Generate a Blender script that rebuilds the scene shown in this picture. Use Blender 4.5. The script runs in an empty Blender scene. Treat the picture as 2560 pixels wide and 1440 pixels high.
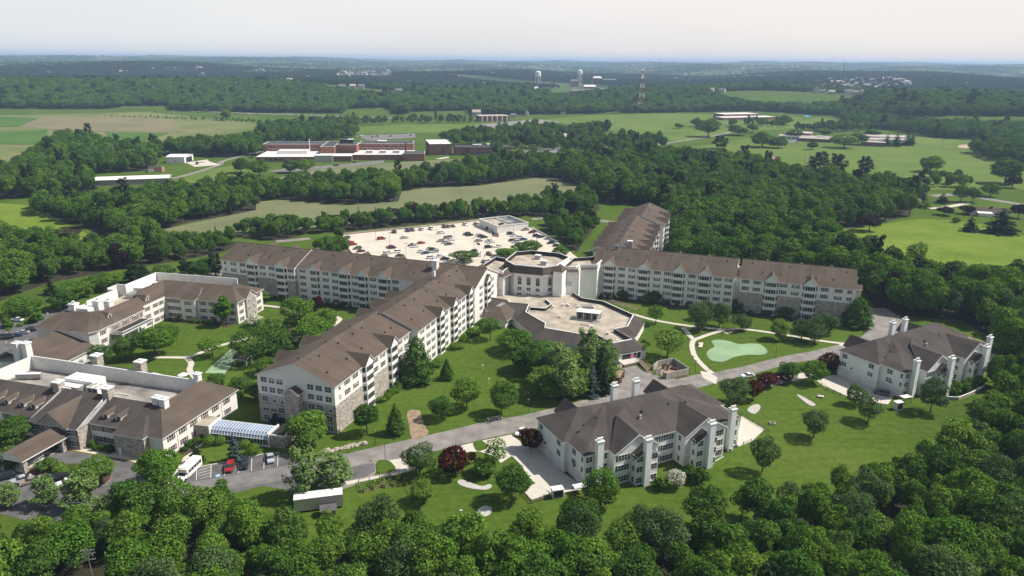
import bpy, bmesh, math, random
import numpy as np
from mathutils import Vector, Matrix
from mathutils.geometry import tessellate_polygon
R = math.radians
rnd = random.Random(7)
sc = bpy.context.scene
col = sc.collection

# ------------------------------------------------------------------ camera, sky, sun, exposure
CAM_H = 100.0
F_PX, PITCH, ROLL = 1850.0, R(17.1), R(0.5)
fw = np.array([0, math.cos(PITCH), -math.sin(PITCH)])
u0 = np.array([0, math.sin(PITCH), math.cos(PITCH)])
x0_ = np.array([1.0, 0, 0])
rt = math.cos(ROLL) * x0_ + math.sin(ROLL) * u0
up = math.cos(ROLL) * u0 - math.sin(ROLL) * x0_
cam_d = bpy.data.cameras.new('camera')
cam = bpy.data.objects.new('camera', cam_d)
col.objects.link(cam)
m = Matrix.Identity(4)
for i in range(3):
    m[i][0] = rt[i]; m[i][1] = up[i]; m[i][2] = -fw[i]
m[2][3] = CAM_H
cam.matrix_world = m
cam_d.sensor_width = 36.0
cam_d.lens = 36.0 * F_PX / 2560.0
cam_d.clip_start = 1.0
cam_d.clip_end = 80000.0
sc.camera = cam

SUN_AZ, SUN_EL = 8.0, 50.0          # azimuth counted from +X (the right of the picture) towards +Y
sd = Vector((math.cos(R(SUN_EL)) * math.cos(R(SUN_AZ)), math.cos(R(SUN_EL)) * math.sin(R(SUN_AZ)), math.sin(R(SUN_EL))))
sun_l = bpy.data.lights.new('sun', 'SUN')
sun_l.energy = 5.0
sun_l.angle = R(0.5)
sun_l.color = (1.0, 0.945, 0.86)
sun = bpy.data.objects.new('sun', sun_l)
sun.rotation_euler = sd.to_track_quat('Z', 'Y').to_euler()
col.objects.link(sun)

world = bpy.data.worlds.new('World')
sc.world = world
world.use_nodes = True
wn, wl = world.node_tree.nodes, world.node_tree.links
wn.clear()
sky = wn.new('ShaderNodeTexSky')
sky.sky_type = 'NISHITA'
sky.sun_disc = False
sky.sun_elevation = R(SUN_EL)
sky.sun_rotation = R(90.0 - SUN_AZ)
sky.altitude = 100
sky.air_density = 1.0
sky.dust_density = 1.5
sky.ozone_density = 1.2
# thin high cloud sheet over the whole sky: pulls the blue towards a pale warm white
tc = wn.new('ShaderNodeTexCoord')
mp = wn.new('ShaderNodeMapping'); mp.inputs['Scale'].default_value = (1.2, 1.2, 9.0)
nz = wn.new('ShaderNodeTexNoise'); nz.inputs['Scale'].default_value = 2.2; nz.inputs['Detail'].default_value = 7
sep = wn.new('ShaderNodeSeparateXYZ')
mr = wn.new('ShaderNodeValToRGB')
while len(mr.color_ramp.elements) < 5: mr.color_ramp.elements.new(.5)
for e_, (p_, f_) in zip(mr.color_ramp.elements, ((0, .84), (.075, .95), (.14, .6), (.3, .22), (1, .08))): e_.position = p_; e_.color = (f_, f_, f_, 1)
ma = wn.new('ShaderNodeMath'); ma.operation = 'MULTIPLY_ADD'; ma.inputs[1].default_value = 0.26; ma.inputs[2].default_value = -0.13
ad = wn.new('ShaderNodeMath'); ad.operation = 'ADD'; ad.use_clamp = True
mx = wn.new('ShaderNodeMix'); mx.data_type = 'RGBA'
wm = wn.new('ShaderNodeMix'); wm.data_type = 'RGBA'; wm.inputs['A'].default_value = (8.9, 9.1, 9.25, 1); wm.inputs['B'].default_value = (10.5, 9.5, 8.85, 1)
wr = wn.new('ShaderNodeMapRange'); wr.inputs[1].default_value = -0.6; wr.inputs[2].default_value = 0.7
bg = wn.new('ShaderNodeBackground'); bg.inputs['Strength'].default_value = 0.078
wo = wn.new('ShaderNodeOutputWorld')
wl.new(tc.outputs['Generated'], mp.inputs['Vector']); wl.new(mp.outputs['Vector'], nz.inputs['Vector'])
wl.new(tc.outputs['Generated'], sep.inputs[0]); wl.new(sep.outputs['Z'], mr.inputs[0])
wl.new(sep.outputs['X'], wr.inputs[0]); wl.new(wr.outputs[0], wm.inputs['Factor']); wl.new(wm.outputs['Result'], mx.inputs['B']); wl.new(nz.outputs['Fac'], ma.inputs[0]); wl.new(ma.outputs[0], ad.inputs[0]); wl.new(mr.outputs[0], ad.inputs[1])
wl.new(ad.outputs[0], mx.inputs['Factor']); wl.new(sky.outputs[0], mx.inputs['A']); wl.new(mx.outputs['Result'], bg.inputs['Color'])
wl.new(bg.outputs[0], wo.inputs['Surface'])

sc.view_settings.view_transform = 'Standard'
sc.view_settings.look = 'None'
sc.view_settings.exposure = 0.35
sc.view_settings.gamma = 1.0
sc.cycles.max_bounces = 5
sc.cycles.diffuse_bounces = 2
sc.cycles.glossy_bounces = 2
sc.cycles.transmission_bounces = 2
sc.cycles.transparent_max_bounces = 4
sc.cycles.volume_bounces = 1
sc.cycles.use_denoising = True

# ------------------------------------------------------------------ helpers: pixels of the survey picture -> ground
def P(x, y, z=0.0):
    d = (x - 1280) / F_PX * rt - (y - 720) / F_PX * up + fw
    t = (z - CAM_H) / d[2]
    return np.array([d[0] * t, d[1] * t])
CR = {'1': (3.879, 0, 640), '2': (3.789, 0, 880), '3': (3.6, 540, 580), '4': (4, 600, 800), '5': (4.235, 1160, 580), '6': (3.368, 1440, 500),
      '7': (4, 1300, 920), '8': (4.414, 1980, 760), 'a': (2.977, 0, 100), 'b': (2.977, 860, 100), 'c': (2.977, 1700, 100), 'd': (2.667, 1600, 360),
      'e': (3.2, 0, 1040), 'f': (3.6, 780, 1040), 'g': (3.6, 1500, 880), 'h': (3.765, 820, 480), 'm': (8.533, 830, 540), 'n': (8, 1110, 530),
      'o': (7.111, 600, 310), 'q': (5.565, 940, 330), 's': (4.267, 1700, 260), 't': (8, 0, 720), 'w': (9, 1480, 840), 'v': (4.571, 1180, 170), '0': (1, 0, 0)}
def px(c, x, y):
    s, ox, oy = CR[c]
    return ox + x / s, oy + y / s
def K(c, x, y, z=0.0):
    return P(*px(c, x, y), z)
def proj(X, Y, Z):
    v = np.array([X, Y, Z - CAM_H]); c = v @ fw
    return 1280 + F_PX * (v @ rt) / c, 720 - F_PX * (v @ up) / c, c
CA = R(-20.3)
def campus(u, v):                       # the campus grid -> world
    return np.array([u * math.cos(CA) - v * math.sin(CA), u * math.sin(CA) + v * math.cos(CA)])

# ------------------------------------------------------------------ terrain height
_ph = np.random.RandomState(3)
_W = [(_ph.uniform(0, 6.28), _ph.uniform(0, 6.28), w) for w in (2600, 1900, 1400, 1000, 700)]
def sstep(a, b, x):
    t = np.clip((x - a) / (b - a), 0, 1)
    return t * t * (3 - 2 * t)
def height(X, Y):
    X = np.asarray(X, float); Y = np.asarray(Y, float)
    D = np.hypot(X, Y)
    az = np.arctan2(X, np.maximum(Y, 1e-3))
    left = sstep(-0.10, -0.30, az); right = sstep(0.12, 0.34, az)
    amp = 16 + 20 * left + 14 * right
    d0 = 1560 - 360 * sstep(0.38, 0.52, az) + 40 * left
    h = amp * sstep(d0, d0 + 480, D)
    n = 0
    for i, (a, t, w) in enumerate(_W):
        n = n + np.sin((X * math.cos(t) + Y * math.sin(t)) * 6.283 / w + a) * (w / 2600) ** 0.7
    h = h + n * (4.0 + 6.0 * sstep(2200, 4500, D)) * sstep(1650, 2500, D) + 48 * sstep(2600, 11000, D) * (1 + 0.10 * np.sin(az * 17 + 1.0) + 0.06 * np.sin(az * 41))
    h = h - 10 * sstep(2100, 2700, D) * (1 - sstep(2900, 4200, D))
    return np.where(Y < -50, 0, h)
def PT(x, y):                            # pixel -> terrain, by marching the ray
    d = (x - 1280) / F_PX * rt - (y - 720) / F_PX * up + fw
    L = math.hypot(d[0], d[1])
    prev = 150.0
    D = 150.0
    while D < 20000:
        z = CAM_H + d[2] / L * D
        if z < float(height(d[0] / L * D, d[1] / L * D)):
            break
        prev = D; D *= 1.004
    return np.array([d[0] / L * D, d[1] / L * D, float(height(d[0] / L * D, d[1] / L * D))])

# ------------------------------------------------------------------ materials
MATS = {}
def nodes(name):
    m = bpy.data.materials.new(name); m.use_nodes = True
    nt = m.node_tree; b = nt.nodes['Principled BSDF']
    MATS[name] = m
    return m, nt, b
def mat(name, c, rough=0.8, var=0.12, scale=2.0, stretch=None, metal=0.0, bump=0.0, spec=0.3, coord='Object', c2=None, detail=5):
    m, nt, b = nodes(name)
    b.inputs['Roughness'].default_value = rough; b.inputs['Metallic'].default_value = metal
    b.inputs['Specular IOR Level'].default_value = spec
    tc = nt.nodes.new('ShaderNodeTexCoord'); mp = nt.nodes.new('ShaderNodeMapping')
    if stretch: mp.inputs['Scale'].default_value = stretch
    n = nt.nodes.new('ShaderNodeTexNoise'); n.inputs['Scale'].default_value = scale; n.inputs['Detail'].default_value = detail
    r = nt.nodes.new('ShaderNodeMapRange'); r.inputs[1].default_value = 0.3; r.inputs[2].default_value = 0.7
    mixn = nt.nodes.new('ShaderNodeMix'); mixn.data_type = 'RGBA'
    a = tuple(x * (1 - var) for x in c); bb = c2 or tuple(min(1, x * (1 + var)) for x in c)
    mixn.inputs['A'].default_value = (*a, 1); mixn.inputs['B'].default_value = (*bb, 1)
    L = nt.links.new
    L(tc.outputs[coord], mp.inputs[0]); L(mp.outputs[0], n.inputs['Vector']); L(n.outputs['Fac'], r.inputs[0]); L(r.outputs[0], mixn.inputs['Factor']); L(mixn.outputs['Result'], b.inputs['Base Color'])
    if bump:
        bn = nt.nodes.new('ShaderNodeBump'); bn.inputs['Strength'].default_value = bump; bn.inputs['Distance'].default_value = 0.05
        L(n.outputs['Fac'], bn.inputs['Height']); L(bn.outputs[0], b.inputs['Normal'])
    return m
def siding_mat(name, c):
    m, nt, b = nodes(name)
    b.inputs['Roughness'].default_value = 0.65; b.inputs['Specular IOR Level'].default_value = 0.25
    L = nt.links.new
    tc = nt.nodes.new('ShaderNodeTexCoord'); sp = nt.nodes.new('ShaderNodeSeparateXYZ'); L(tc.outputs['Object'], sp.inputs[0])
    fr = nt.nodes.new('ShaderNodeMath'); fr.operation = 'FRACT'; mu = nt.nodes.new('ShaderNodeMath'); mu.operation = 'MULTIPLY'; mu.inputs[1].default_value = 4.5
    L(sp.outputs['Z'], mu.inputs[0]); L(mu.outputs[0], fr.inputs[0])
    bn = nt.nodes.new('ShaderNodeBump'); bn.inputs['Strength'].default_value = 0.35; bn.inputs['Distance'].default_value = 0.03; L(fr.outputs[0], bn.inputs['Height']); L(bn.outputs[0], b.inputs['Normal'])
    n = nt.nodes.new('ShaderNodeTexNoise'); n.inputs['Scale'].default_value = 0.35; n.inputs['Detail'].default_value = 6
    mp = nt.nodes.new('ShaderNodeMapping'); mp.inputs['Scale'].default_value = (1, 1, 0.25); L(tc.outputs['Object'], mp.inputs[0]); L(mp.outputs[0], n.inputs['Vector'])
    mixn = nt.nodes.new('ShaderNodeMix'); mixn.data_type = 'RGBA'
    mixn.inputs['A'].default_value = (*[x * 0.86 for x in c], 1); mixn.inputs['B'].default_value = (*[min(.9, x * 1.08) for x in c], 1)
    L(n.outputs['Fac'], mixn.inputs['Factor']); L(mixn.outputs['Result'], b.inputs['Base Color'])
    return m
def roof_mat(name, c):
    """asphalt shingles: courses, blotches and downhill streaks of weathering"""
    m, nt, b = nodes(name)
    b.inputs['Roughness'].default_value = 0.95; b.inputs['Specular IOR Level'].default_value = 0.12
    L = nt.links.new
    tc = nt.nodes.new('ShaderNodeTexCoord')
    mp = nt.nodes.new('ShaderNodeMapping'); mp.inputs['Scale'].default_value = (1.0, 0.12, 0.12); L(tc.outputs['Object'], mp.inputs[0])
    n1 = nt.nodes.new('ShaderNodeTexNoise'); n1.inputs['Scale'].default_value = 0.55; n1.inputs['Detail'].default_value = 5; L(mp.outputs[0], n1.inputs['Vector'])
    n2 = nt.nodes.new('ShaderNodeTexNoise'); n2.inputs['Scale'].default_value = 0.16; n2.inputs['Detail'].default_value = 3; L(tc.outputs['Object'], n2.inputs['Vector'])
    n3 = nt.nodes.new('ShaderNodeTexNoise'); n3.inputs['Scale'].default_value = 5.0; n3.inputs['Detail'].default_value = 2; L(tc.outputs['Object'], n3.inputs['Vector'])
    a1 = nt.nodes.new('ShaderNodeMath'); a1.operation = 'ADD'; L(n1.outputs['Fac'], a1.inputs[0]); L(n2.outputs['Fac'], a1.inputs[1])
    a2 = nt.nodes.new('ShaderNodeMath'); a2.operation = 'MULTIPLY_ADD'; a2.inputs[1].default_value = 0.7; L(n3.outputs['Fac'], a2.inputs[0]); L(a1.outputs[0], a2.inputs[2])
    r = nt.nodes.new('ShaderNodeMapRange'); r.inputs[1].default_value = 0.95; r.inputs[2].default_value = 1.75; L(a2.outputs[0], r.inputs[0])
    mixn = nt.nodes.new('ShaderNodeMix'); mixn.data_type = 'RGBA'
    mixn.inputs['A'].default_value = (*[x * 0.72 for x in c], 1); mixn.inputs['B'].default_value = (*[x * 1.25 for x in c], 1)
    L(r.outputs[0], mixn.inputs['Factor']); L(mixn.outputs['Result'], b.inputs['Base Color'])
    return m
def stone_mat(name, cols, scale=1.6):
    m, nt, b = nodes(name)
    b.inputs['Roughness'].default_value = 0.9
    L = nt.links.new
    tc = nt.nodes.new('ShaderNodeTexCoord'); mp = nt.nodes.new('ShaderNodeMapping'); mp.inputs['Scale'].default_value = (1, 1, 1.7); L(tc.outputs['Object'], mp.inputs[0])
    v = nt.nodes.new('ShaderNodeTexVoronoi'); v.inputs['Scale'].default_value = scale; L(mp.outputs[0], v.inputs['Vector'])
    sp = nt.nodes.new('ShaderNodeSeparateColor'); L(v.outputs['Color'], sp.inputs[0])
    cr = nt.nodes.new('ShaderNodeValToRGB'); cr.color_ramp.interpolation = 'CONSTANT'
    while len(cr.color_ramp.elements) < len(cols): cr.color_ramp.elements.new(0.5)
    for i, c in enumerate(cols):
        cr.color_ramp.elements[i].position = i / len(cols); cr.color_ramp.elements[i].color = (*c, 1)
    L(sp.outputs[0], cr.inputs[0]); L(cr.outputs[0], b.inputs['Base Color'])
    return m
def leaf_mat(name, c, c2, trans=0.22):
    m = bpy.data.materials.new(name); m.use_nodes = True; nt = m.node_tree; nt.nodes.clear(); MATS[name] = m
    L = nt.links.new
    o = nt.nodes.new('ShaderNodeOutputMaterial'); mixs = nt.nodes.new('ShaderNodeMixShader'); mixs.inputs[0].default_value = trans
    d = nt.nodes.new('ShaderNodeBsdfDiffuse'); t = nt.nodes.new('ShaderNodeBsdfTranslucent')
    oi = nt.nodes.new('ShaderNodeObjectInfo'); ge = nt.nodes.new('ShaderNodeNewGeometry')
    mixn = nt.nodes.new('ShaderNodeMix'); mixn.data_type = 'RGBA'; mixn.inputs['A'].default_value = (*c, 1); mixn.inputs['B'].default_value = (*c2, 1)
    L(oi.outputs['Random'], mixn.inputs['Factor'])
    mr = nt.nodes.new('ShaderNodeMapRange'); mr.inputs[3].default_value = 0.45; mr.inputs[4].default_value = 1.55; L(ge.outputs['Random Per Island'], mr.inputs[0])
    mu = nt.nodes.new('ShaderNodeVectorMath'); mu.operation = 'SCALE'; L(mixn.outputs['Result'], mu.inputs[0]); L(mr.outputs[0], mu.inputs['Scale'])
    L(mu.outputs[0], d.inputs[0])
    tm = nt.nodes.new('ShaderNodeVectorMath'); tm.operation = 'MULTIPLY'; tm.inputs[1].default_value = (1.25, 1.35, 0.55); L(mu.outputs[0], tm.inputs[0]); L(tm.outputs[0], t.inputs[0])
    L(d.outputs[0], mixs.inputs[1]); L(t.outputs[0], mixs.inputs[2]); L(mixs.outputs[0], o.inputs['Surface'])
    return m
def ground_mat(name, cols, s1=0.02, s2=0.35, stretch=None, fine=0.25):
    """grass and field: large patches, mid mottling and fine grain"""
    m, nt, b = nodes(name)
    b.inputs['Roughness'].default_value = 1.0; b.inputs['Specular IOR Level'].default_value = 0.05
    L = nt.links.new
    tc = nt.nodes.new('ShaderNodeTexCoord'); mp = nt.nodes.new('ShaderNodeMapping'); L(tc.outputs['Object'], mp.inputs[0])
    if stretch:
        mp.inputs['Rotation'].default_value = (0, 0, stretch[0]); mp.inputs['Scale'].default_value = (stretch[1], stretch[2], 1)
    n1 = nt.nodes.new('ShaderNodeTexNoise'); n1.inputs['Scale'].default_value = s1; n1.inputs['Detail'].default_value = 6; L(tc.outputs['Object'], n1.inputs['Vector'])
    n2 = nt.nodes.new('ShaderNodeTexNoise'); n2.inputs['Scale'].default_value = s2; n2.inputs['Detail'].default_value = 6; L(mp.outputs[0], n2.inputs['Vector'])
    ad = nt.nodes.new('ShaderNodeMath'); ad.operation = 'MULTIPLY_ADD'; ad.inputs[1].default_value = 0.6; L(n2.outputs['Fac'], ad.inputs[0]); L(n1.outputs['Fac'], ad.inputs[2])
    r = nt.nodes.new('ShaderNodeMapRange'); r.inputs[1].default_value = 0.5; r.inputs[2].default_value = 1.1; L(ad.outputs[0], r.inputs[0])
    cr = nt.nodes.new('ShaderNodeValToRGB')
    while len(cr.color_ramp.elements) < len(cols): cr.color_ramp.elements.new(0.5)
    for i, c in enumerate(cols):
        cr.color_ramp.elements[i].position = i / (len(cols) - 1); cr.color_ramp.elements[i].color = (*c, 1)
    L(r.outputs[0], cr.inputs[0])
    n3 = nt.nodes.new('ShaderNodeTexNoise'); n3.inputs['Scale'].default_value = 1.6; n3.inputs['Detail'].default_value = 3; L(tc.outputs['Object'], n3.inputs['Vector'])
    mr = nt.nodes.new('ShaderNodeMapRange'); mr.inputs[1].default_value = 0.3; mr.inputs[2].default_value = 0.7; mr.inputs[3].default_value = 1 - fine; mr.inputs[4].default_value = 1 + fine; L(n3.outputs['Fac'], mr.inputs[0])
    mu = nt.nodes.new('ShaderNodeVectorMath'); mu.operation = 'SCALE'; L(cr.outputs[0], mu.inputs[0]); L(mr.outputs[0], mu.inputs['Scale'])
    L(mu.outputs[0], b.inputs['Base Color'])
    return m
SID = siding_mat('cream_siding', (0.77, 0.75, 0.69))
SIDG = siding_mat('pale_siding', (0.75, 0.765, 0.735))
STUC = mat('white_stucco', (0.70, 0.68, 0.64), 0.8, 0.08, 0.4)
STUCD = mat('cream_stucco', (0.68, 0.66, 0.60), 0.85, 0.08, 0.4, stretch=(1, 1, .3))
TRIM = mat('white_trim', (0.70, 0.70, 0.68), 0.5, 0.04, 3)
ROOF = roof_mat('brown_shingles', (0.098, 0.076, 0.060))
ROOFD = roof_mat('dark_brown_shingles', (0.072, 0.062, 0.056))
GLASS = mat('window_glass', (0.035, 0.042, 0.05), 0.12, 0.4, 0.9, spec=0.5)
SHUT = mat('maroon_shutter', (0.085, 0.022, 0.02), 0.6, 0.15, 3)
SHUTK = mat('black_shutter', (0.018, 0.017, 0.018), 0.6, 0.15, 3)
SHUTR = mat('brick_red_shutter', (0.23, 0.075, 0.06), 0.6, 0.15, 3)
STONE = stone_mat('fieldstone', [(0.34, 0.30, 0.26), (0.42, 0.37, 0.31), (0.28, 0.24, 0.215), (0.46, 0.41, 0.35), (0.36, 0.30, 0.25), (0.22, 0.20, 0.19), (0.39, 0.36, 0.32)])
FLAT = mat('roof_gravel', (0.37, 0.325, 0.255), 0.95, 0.34, 0.22, detail=8, bump=0.1)
FLATG = mat('grey_roof_gravel', (0.27, 0.25, 0.225), 0.95, 0.62, 0.13, detail=9, bump=0.1)
MEMB = mat('black_membrane', (0.025, 0.023, 0.022), 0.6, 0.2, 1)
CONC = mat('concrete', (0.52, 0.48, 0.41), 0.9, 0.08, 0.5, detail=8)
DECK = mat('bright_concrete_deck', (0.55, 0.49, 0.405), 0.9, 0.11, 0.12, detail=8)
ASPH = mat('pale_asphalt', (0.215, 0.197, 0.18), 0.95, 0.26, 0.25, detail=9)
ASPD = mat('dark_asphalt', (0.112, 0.109, 0.108), 0.95, 0.30, 0.3, detail=9)
ASPR = mat('grey_asphalt', (0.165, 0.158, 0.15), 0.95, 0.24, 0.3, detail=9)
PAINT = mat('road_paint', (0.72, 0.72, 0.70), 0.7, 0.1, 4)
YPAINT = mat('yellow_paint', (0.55, 0.36, 0.05), 0.7, 0.1, 4)
BLUEP = mat('blue_paint', (0.05, 0.27, 0.45), 0.7, 0.1, 4)
GREENC = mat('green_court', (0.225, 0.335, 0.19), 0.9, 0.16, 0.10, detail=8)
MULCH = mat('brown_mulch', (0.075, 0.045, 0.03), 1.0, 0.35, 2)
SOIL = mat('bare_soil', (0.27, 0.20, 0.135), 1.0, 0.3, 0.5, detail=8)
GRAVEL = mat('white_gravel', (0.42, 0.405, 0.38), 1.0, 0.35, 3, detail=8)
METAL = mat('grey_metal', (0.40, 0.40, 0.40), 0.45, 0.12, 3, metal=0.6)
WHITEM = mat('white_metal', (0.74, 0.73, 0.70), 0.45, 0.08, 1.5)
DARKM = mat('dark_metal', (0.03, 0.03, 0.032), 0.5, 0.2, 3)
WOOD = mat('weathered_wood', (0.20, 0.15, 0.11), 0.85, 0.3, 2, stretch=(1, 1, 6))
BARK = mat('bark', (0.075, 0.058, 0.045), 0.95, 0.3, 3)
BRICK = mat('red_brick', (0.25, 0.115, 0.078), 0.9, 0.16, 0.5, detail=9)
BRICKD = mat('dark_brick', (0.18, 0.088, 0.068), 0.9, 0.16, 0.5, detail=9)
DARKROOF = mat('dark_flat_roof', (0.062, 0.060, 0.064), 0.95, 0.2, 0.2)
WHITEROOF = mat('white_flat_roof', (0.76, 0.71, 0.67), 0.9, 0.06, 0.1)
TANROOF = mat('tan_flat_roof', (0.43, 0.36, 0.31), 0.95, 0.12, 0.1)
REDP = mat('red_paint', (0.36, 0.03, 0.025), 0.5, 0.1, 1)
PINK = mat('pink_plastic', (0.75, 0.09, 0.30), 0.5, 0.1, 1)
TIRE = mat('tire_rubber', (0.015, 0.015, 0.015), 0.9, 0.1, 4)
ROCKM = mat('pale_rock', (0.36, 0.31, 0.25), 0.95, 0.35, 1.2, detail=8, bump=0.3)
GRASS = ground_mat('lawn_grass', [(0.040, 0.075, 0.009), (0.064, 0.110, 0.012), (0.11, 0.145, 0.028)], 0.018, 0.16)
# ------------------------------------------------------------------ mesh builder
def tag(o, label=None, cat=None, group=None, kind=None):
    if label: o['label'] = label
    if cat: o['category'] = cat
    if group: o['group'] = group
    if kind: o['kind'] = kind
    return o
def empty(name, label, cat, loc=(0, 0, 0), rz=0.0, group=None):
    o = bpy.data.objects.new(name, None); col.objects.link(o)
    o.location = (loc[0], loc[1], loc[2] if len(loc) > 2 else 0.0); o.rotation_euler = (0, 0, rz)
    o.empty_display_size = 0.5
    return tag(o, label, cat, group)
def ccw(p):
    a = 0
    for i in range(len(p)):
        x1, y1 = p[i][0], p[i][1]; x2, y2 = p[(i + 1) % len(p)][0], p[(i + 1) % len(p)][1]
        a += x1 * y2 - x2 * y1
    return list(p) if a > 0 else list(p)[::-1]
class MB:
    def __init__(s): s.v = []; s.f = []; s.m = []; s.mats = []
    def mi(s, m):
        if m not in s.mats: s.mats.append(m)
        return s.mats.index(m)
    def face(s, pts, m):
        i = len(s.v); s.v += [tuple(map(float, p)) for p in pts]; s.f.append(list(range(i, i + len(pts)))); s.m.append(s.mi(m)); return s
    def tri(s, pts, m):                                  # any planar polygon, tessellated
        i = len(s.v); s.v += [tuple(map(float, p)) for p in pts]
        k = s.mi(m)
        for t in tessellate_polygon([[Vector(p) for p in pts]]):
            s.f.append([i + q for q in t]); s.m.append(k)
        return s
    def box(s, x0, x1, y0, y1, z0, z1, m, top=None, skip=''):
        a = [(x0, y0, z0), (x1, y0, z0), (x1, y1, z0), (x0, y1, z0), (x0, y0, z1), (x1, y0, z1), (x1, y1, z1), (x0, y1, z1)]
        i = len(s.v); s.v += a; k = s.mi(m); kt = s.mi(top or m)
        for q, mm, c in (((0, 3, 2, 1), k, 'b'), ((4, 5, 6, 7), kt, 't'), ((0, 1, 5, 4), k, ''), ((1, 2, 6, 5), k, ''), ((2, 3, 7, 6), k, ''), ((3, 0, 4, 7), k, '')):
            if c and c in skip: continue
            s.f.append([i + j for j in q]); s.m.append(mm)
        return s
    def prism(s, poly, z0, z1, m, top=None, bottom=True):
        poly = ccw(poly); n = len(poly); i = len(s.v)
        s.v += [(p[0], p[1], z0) for p in poly] + [(p[0], p[1], z1) for p in poly]
        k = s.mi(m); kt = s.mi(top or m)
        for j in range(n):
            s.f.append([i + j, i + (j + 1) % n, i + n + (j + 1) % n, i + n + j]); s.m.append(k)
        for t in tessellate_polygon([[Vector((p[0], p[1], 0)) for p in poly]]):
            t = list(t)
            a, b, c = (poly[q] for q in t)
            if (b[0] - a[0]) * (c[1] - a[1]) - (b[1] - a[1]) * (c[0] - a[0]) < 0: t = t[::-1]
            s.f.append([i + n + q for q in t]); s.m.append(kt)
            if bottom: s.f.append([i + q for q in t[::-1]]); s.m.append(k)
        return s
    def slab(s, pts, th, m, edge=None):                  # a sloped plate: top polygon + thickness downwards
        i = len(s.v); n = len(pts)
        s.v += [tuple(map(float, p)) for p in pts] + [(float(p[0]), float(p[1]), float(p[2]) - th) for p in pts]
        k = s.mi(m); ke = s.mi(edge or m)
        for t in tessellate_polygon([[Vector(p) for p in pts]]):
            t = list(t)
            a, b, c = (Vector(pts[q]) for q in t)
            if (b - a).cross(c - a).z < 0: t = t[::-1]
            s.f.append([i + q for q in t]); s.m.append(k)
            s.f.append([i + n + q for q in t[::-1]]); s.m.append(ke)
        for j in range(n):
            s.f.append([i + j, i + n + j, i + n + (j + 1) % n, i + (j + 1) % n]); s.m.append(ke)
        return s
    def tube(s, a, b, r, m, n=8, r2=None):
        a = Vector(a); b = Vector(b); d = (b - a).normalized(); r2 = r if r2 is None else r2
        e = d.cross(Vector((0, 0, 1)) if abs(d.z) < 0.9 else Vector((1, 0, 0))).normalized(); g = d.cross(e)
        i = len(s.v); k = s.mi(m)
        for c, rr in ((a, r), (b, r2)):
            for j in range(n):
                t = 6.28318 * j / n; s.v.append(tuple(c + e * math.cos(t) * rr + g * math.sin(t) * rr))
        for j in range(n): s.f.append([i + j, i + (j + 1) % n, i + n + (j + 1) % n, i + n + j]); s.m.append(k)
        s.f.append([i + j for j in range(n)][::-1]); s.m.append(k); s.f.append([i + n + j for j in range(n)]); s.m.append(k)
        return s
    def ball(s, c, r, m, nu=10, nv=6, sz=1.0, half=False):
        i = len(s.v); k = s.mi(m)
        for a in range(nv + 1):
            t = (math.pi / 2 if half else math.pi) * a / nv
            for b in range(nu):
                q = 6.28318 * b / nu
                s.v.append((c[0] + r * math.sin(t) * math.cos(q), c[1] + r * math.sin(t) * math.sin(q), c[2] + r * math.cos(t) * sz))
        for a in range(nv):
            for b in range(nu):
                s.f.append([i + a * nu + b, i + (a + 1) * nu + b, i + (a + 1) * nu + (b + 1) % nu, i + a * nu + (b + 1) % nu]); s.m.append(k)
        return s
    def mesh(s, name):
        me = bpy.data.meshes.new(name); me.from_pydata(s.v, [], s.f)
        for mm in s.mats: me.materials.append(mm)
        me.polygons.foreach_set('material_index', s.m); me.update()
        return me
    def build(s, name, parent=None, loc=(0, 0, 0), rz=0.0):
        return inst(name, s.mesh(name), parent, loc, rz)
def inst(name, me, parent=None, loc=(0, 0, 0), rz=0.0):
    o = bpy.data.objects.new(name, me); col.objects.link(o)
    o.location = loc; o.rotation_euler = (0, 0, rz); o.parent = parent
    return o
def dup_tree(o, parent=None):
    c = o.copy(); col.objects.link(c); c.parent = parent
    for ch in [x for x in KIDS.get(o.name, [])]: dup_tree(ch, c)
    return c
KIDS = {}
def index_kids(root):
    KIDS[root.name] = [c for c in root.children]
    for c in root.children: index_kids(c)
def smooth(pts, n=6, closed=True):
    pts = [np.array(p, float) for p in pts]; N = len(pts); out = []
    rng = range(N if closed else N - 1)
    for i in rng:
        if closed: p0, p1, p2, p3 = pts[i - 1], pts[i], pts[(i + 1) % N], pts[(i + 2) % N]
        else: p0, p1, p2, p3 = pts[max(i - 1, 0)], pts[i], pts[i + 1], pts[min(i + 2, N - 1)]
        for k in range(n):
            t = k / n
            out.append(0.5 * ((2 * p1) + (-p0 + p2) * t + (2 * p0 - 5 * p1 + 4 * p2 - p3) * t * t + (-p0 + 3 * p1 - 3 * p2 + p3) * t ** 3))
    if not closed: out.append(pts[-1])
    return out
def sheet(name, m, pts, z, label=None, kind='structure', cat=None, smo=0, th=0.0, side=None):
    """a ground sheet from survey pixels: pts = [(crop, x, y), ...]"""
    w = [K(*p) for p in pts]
    if smo: w = smooth(w, smo)
    w = ccw([tuple(p) for p in w])
    b = MB()
    if th: b.prism(w, z - th, z, side or m, m, bottom=False)
    else: b.tri([(p[0], p[1], z) for p in w], m)
    o = b.build(name)
    tag(o, label, cat, None, kind)
    return o
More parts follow.
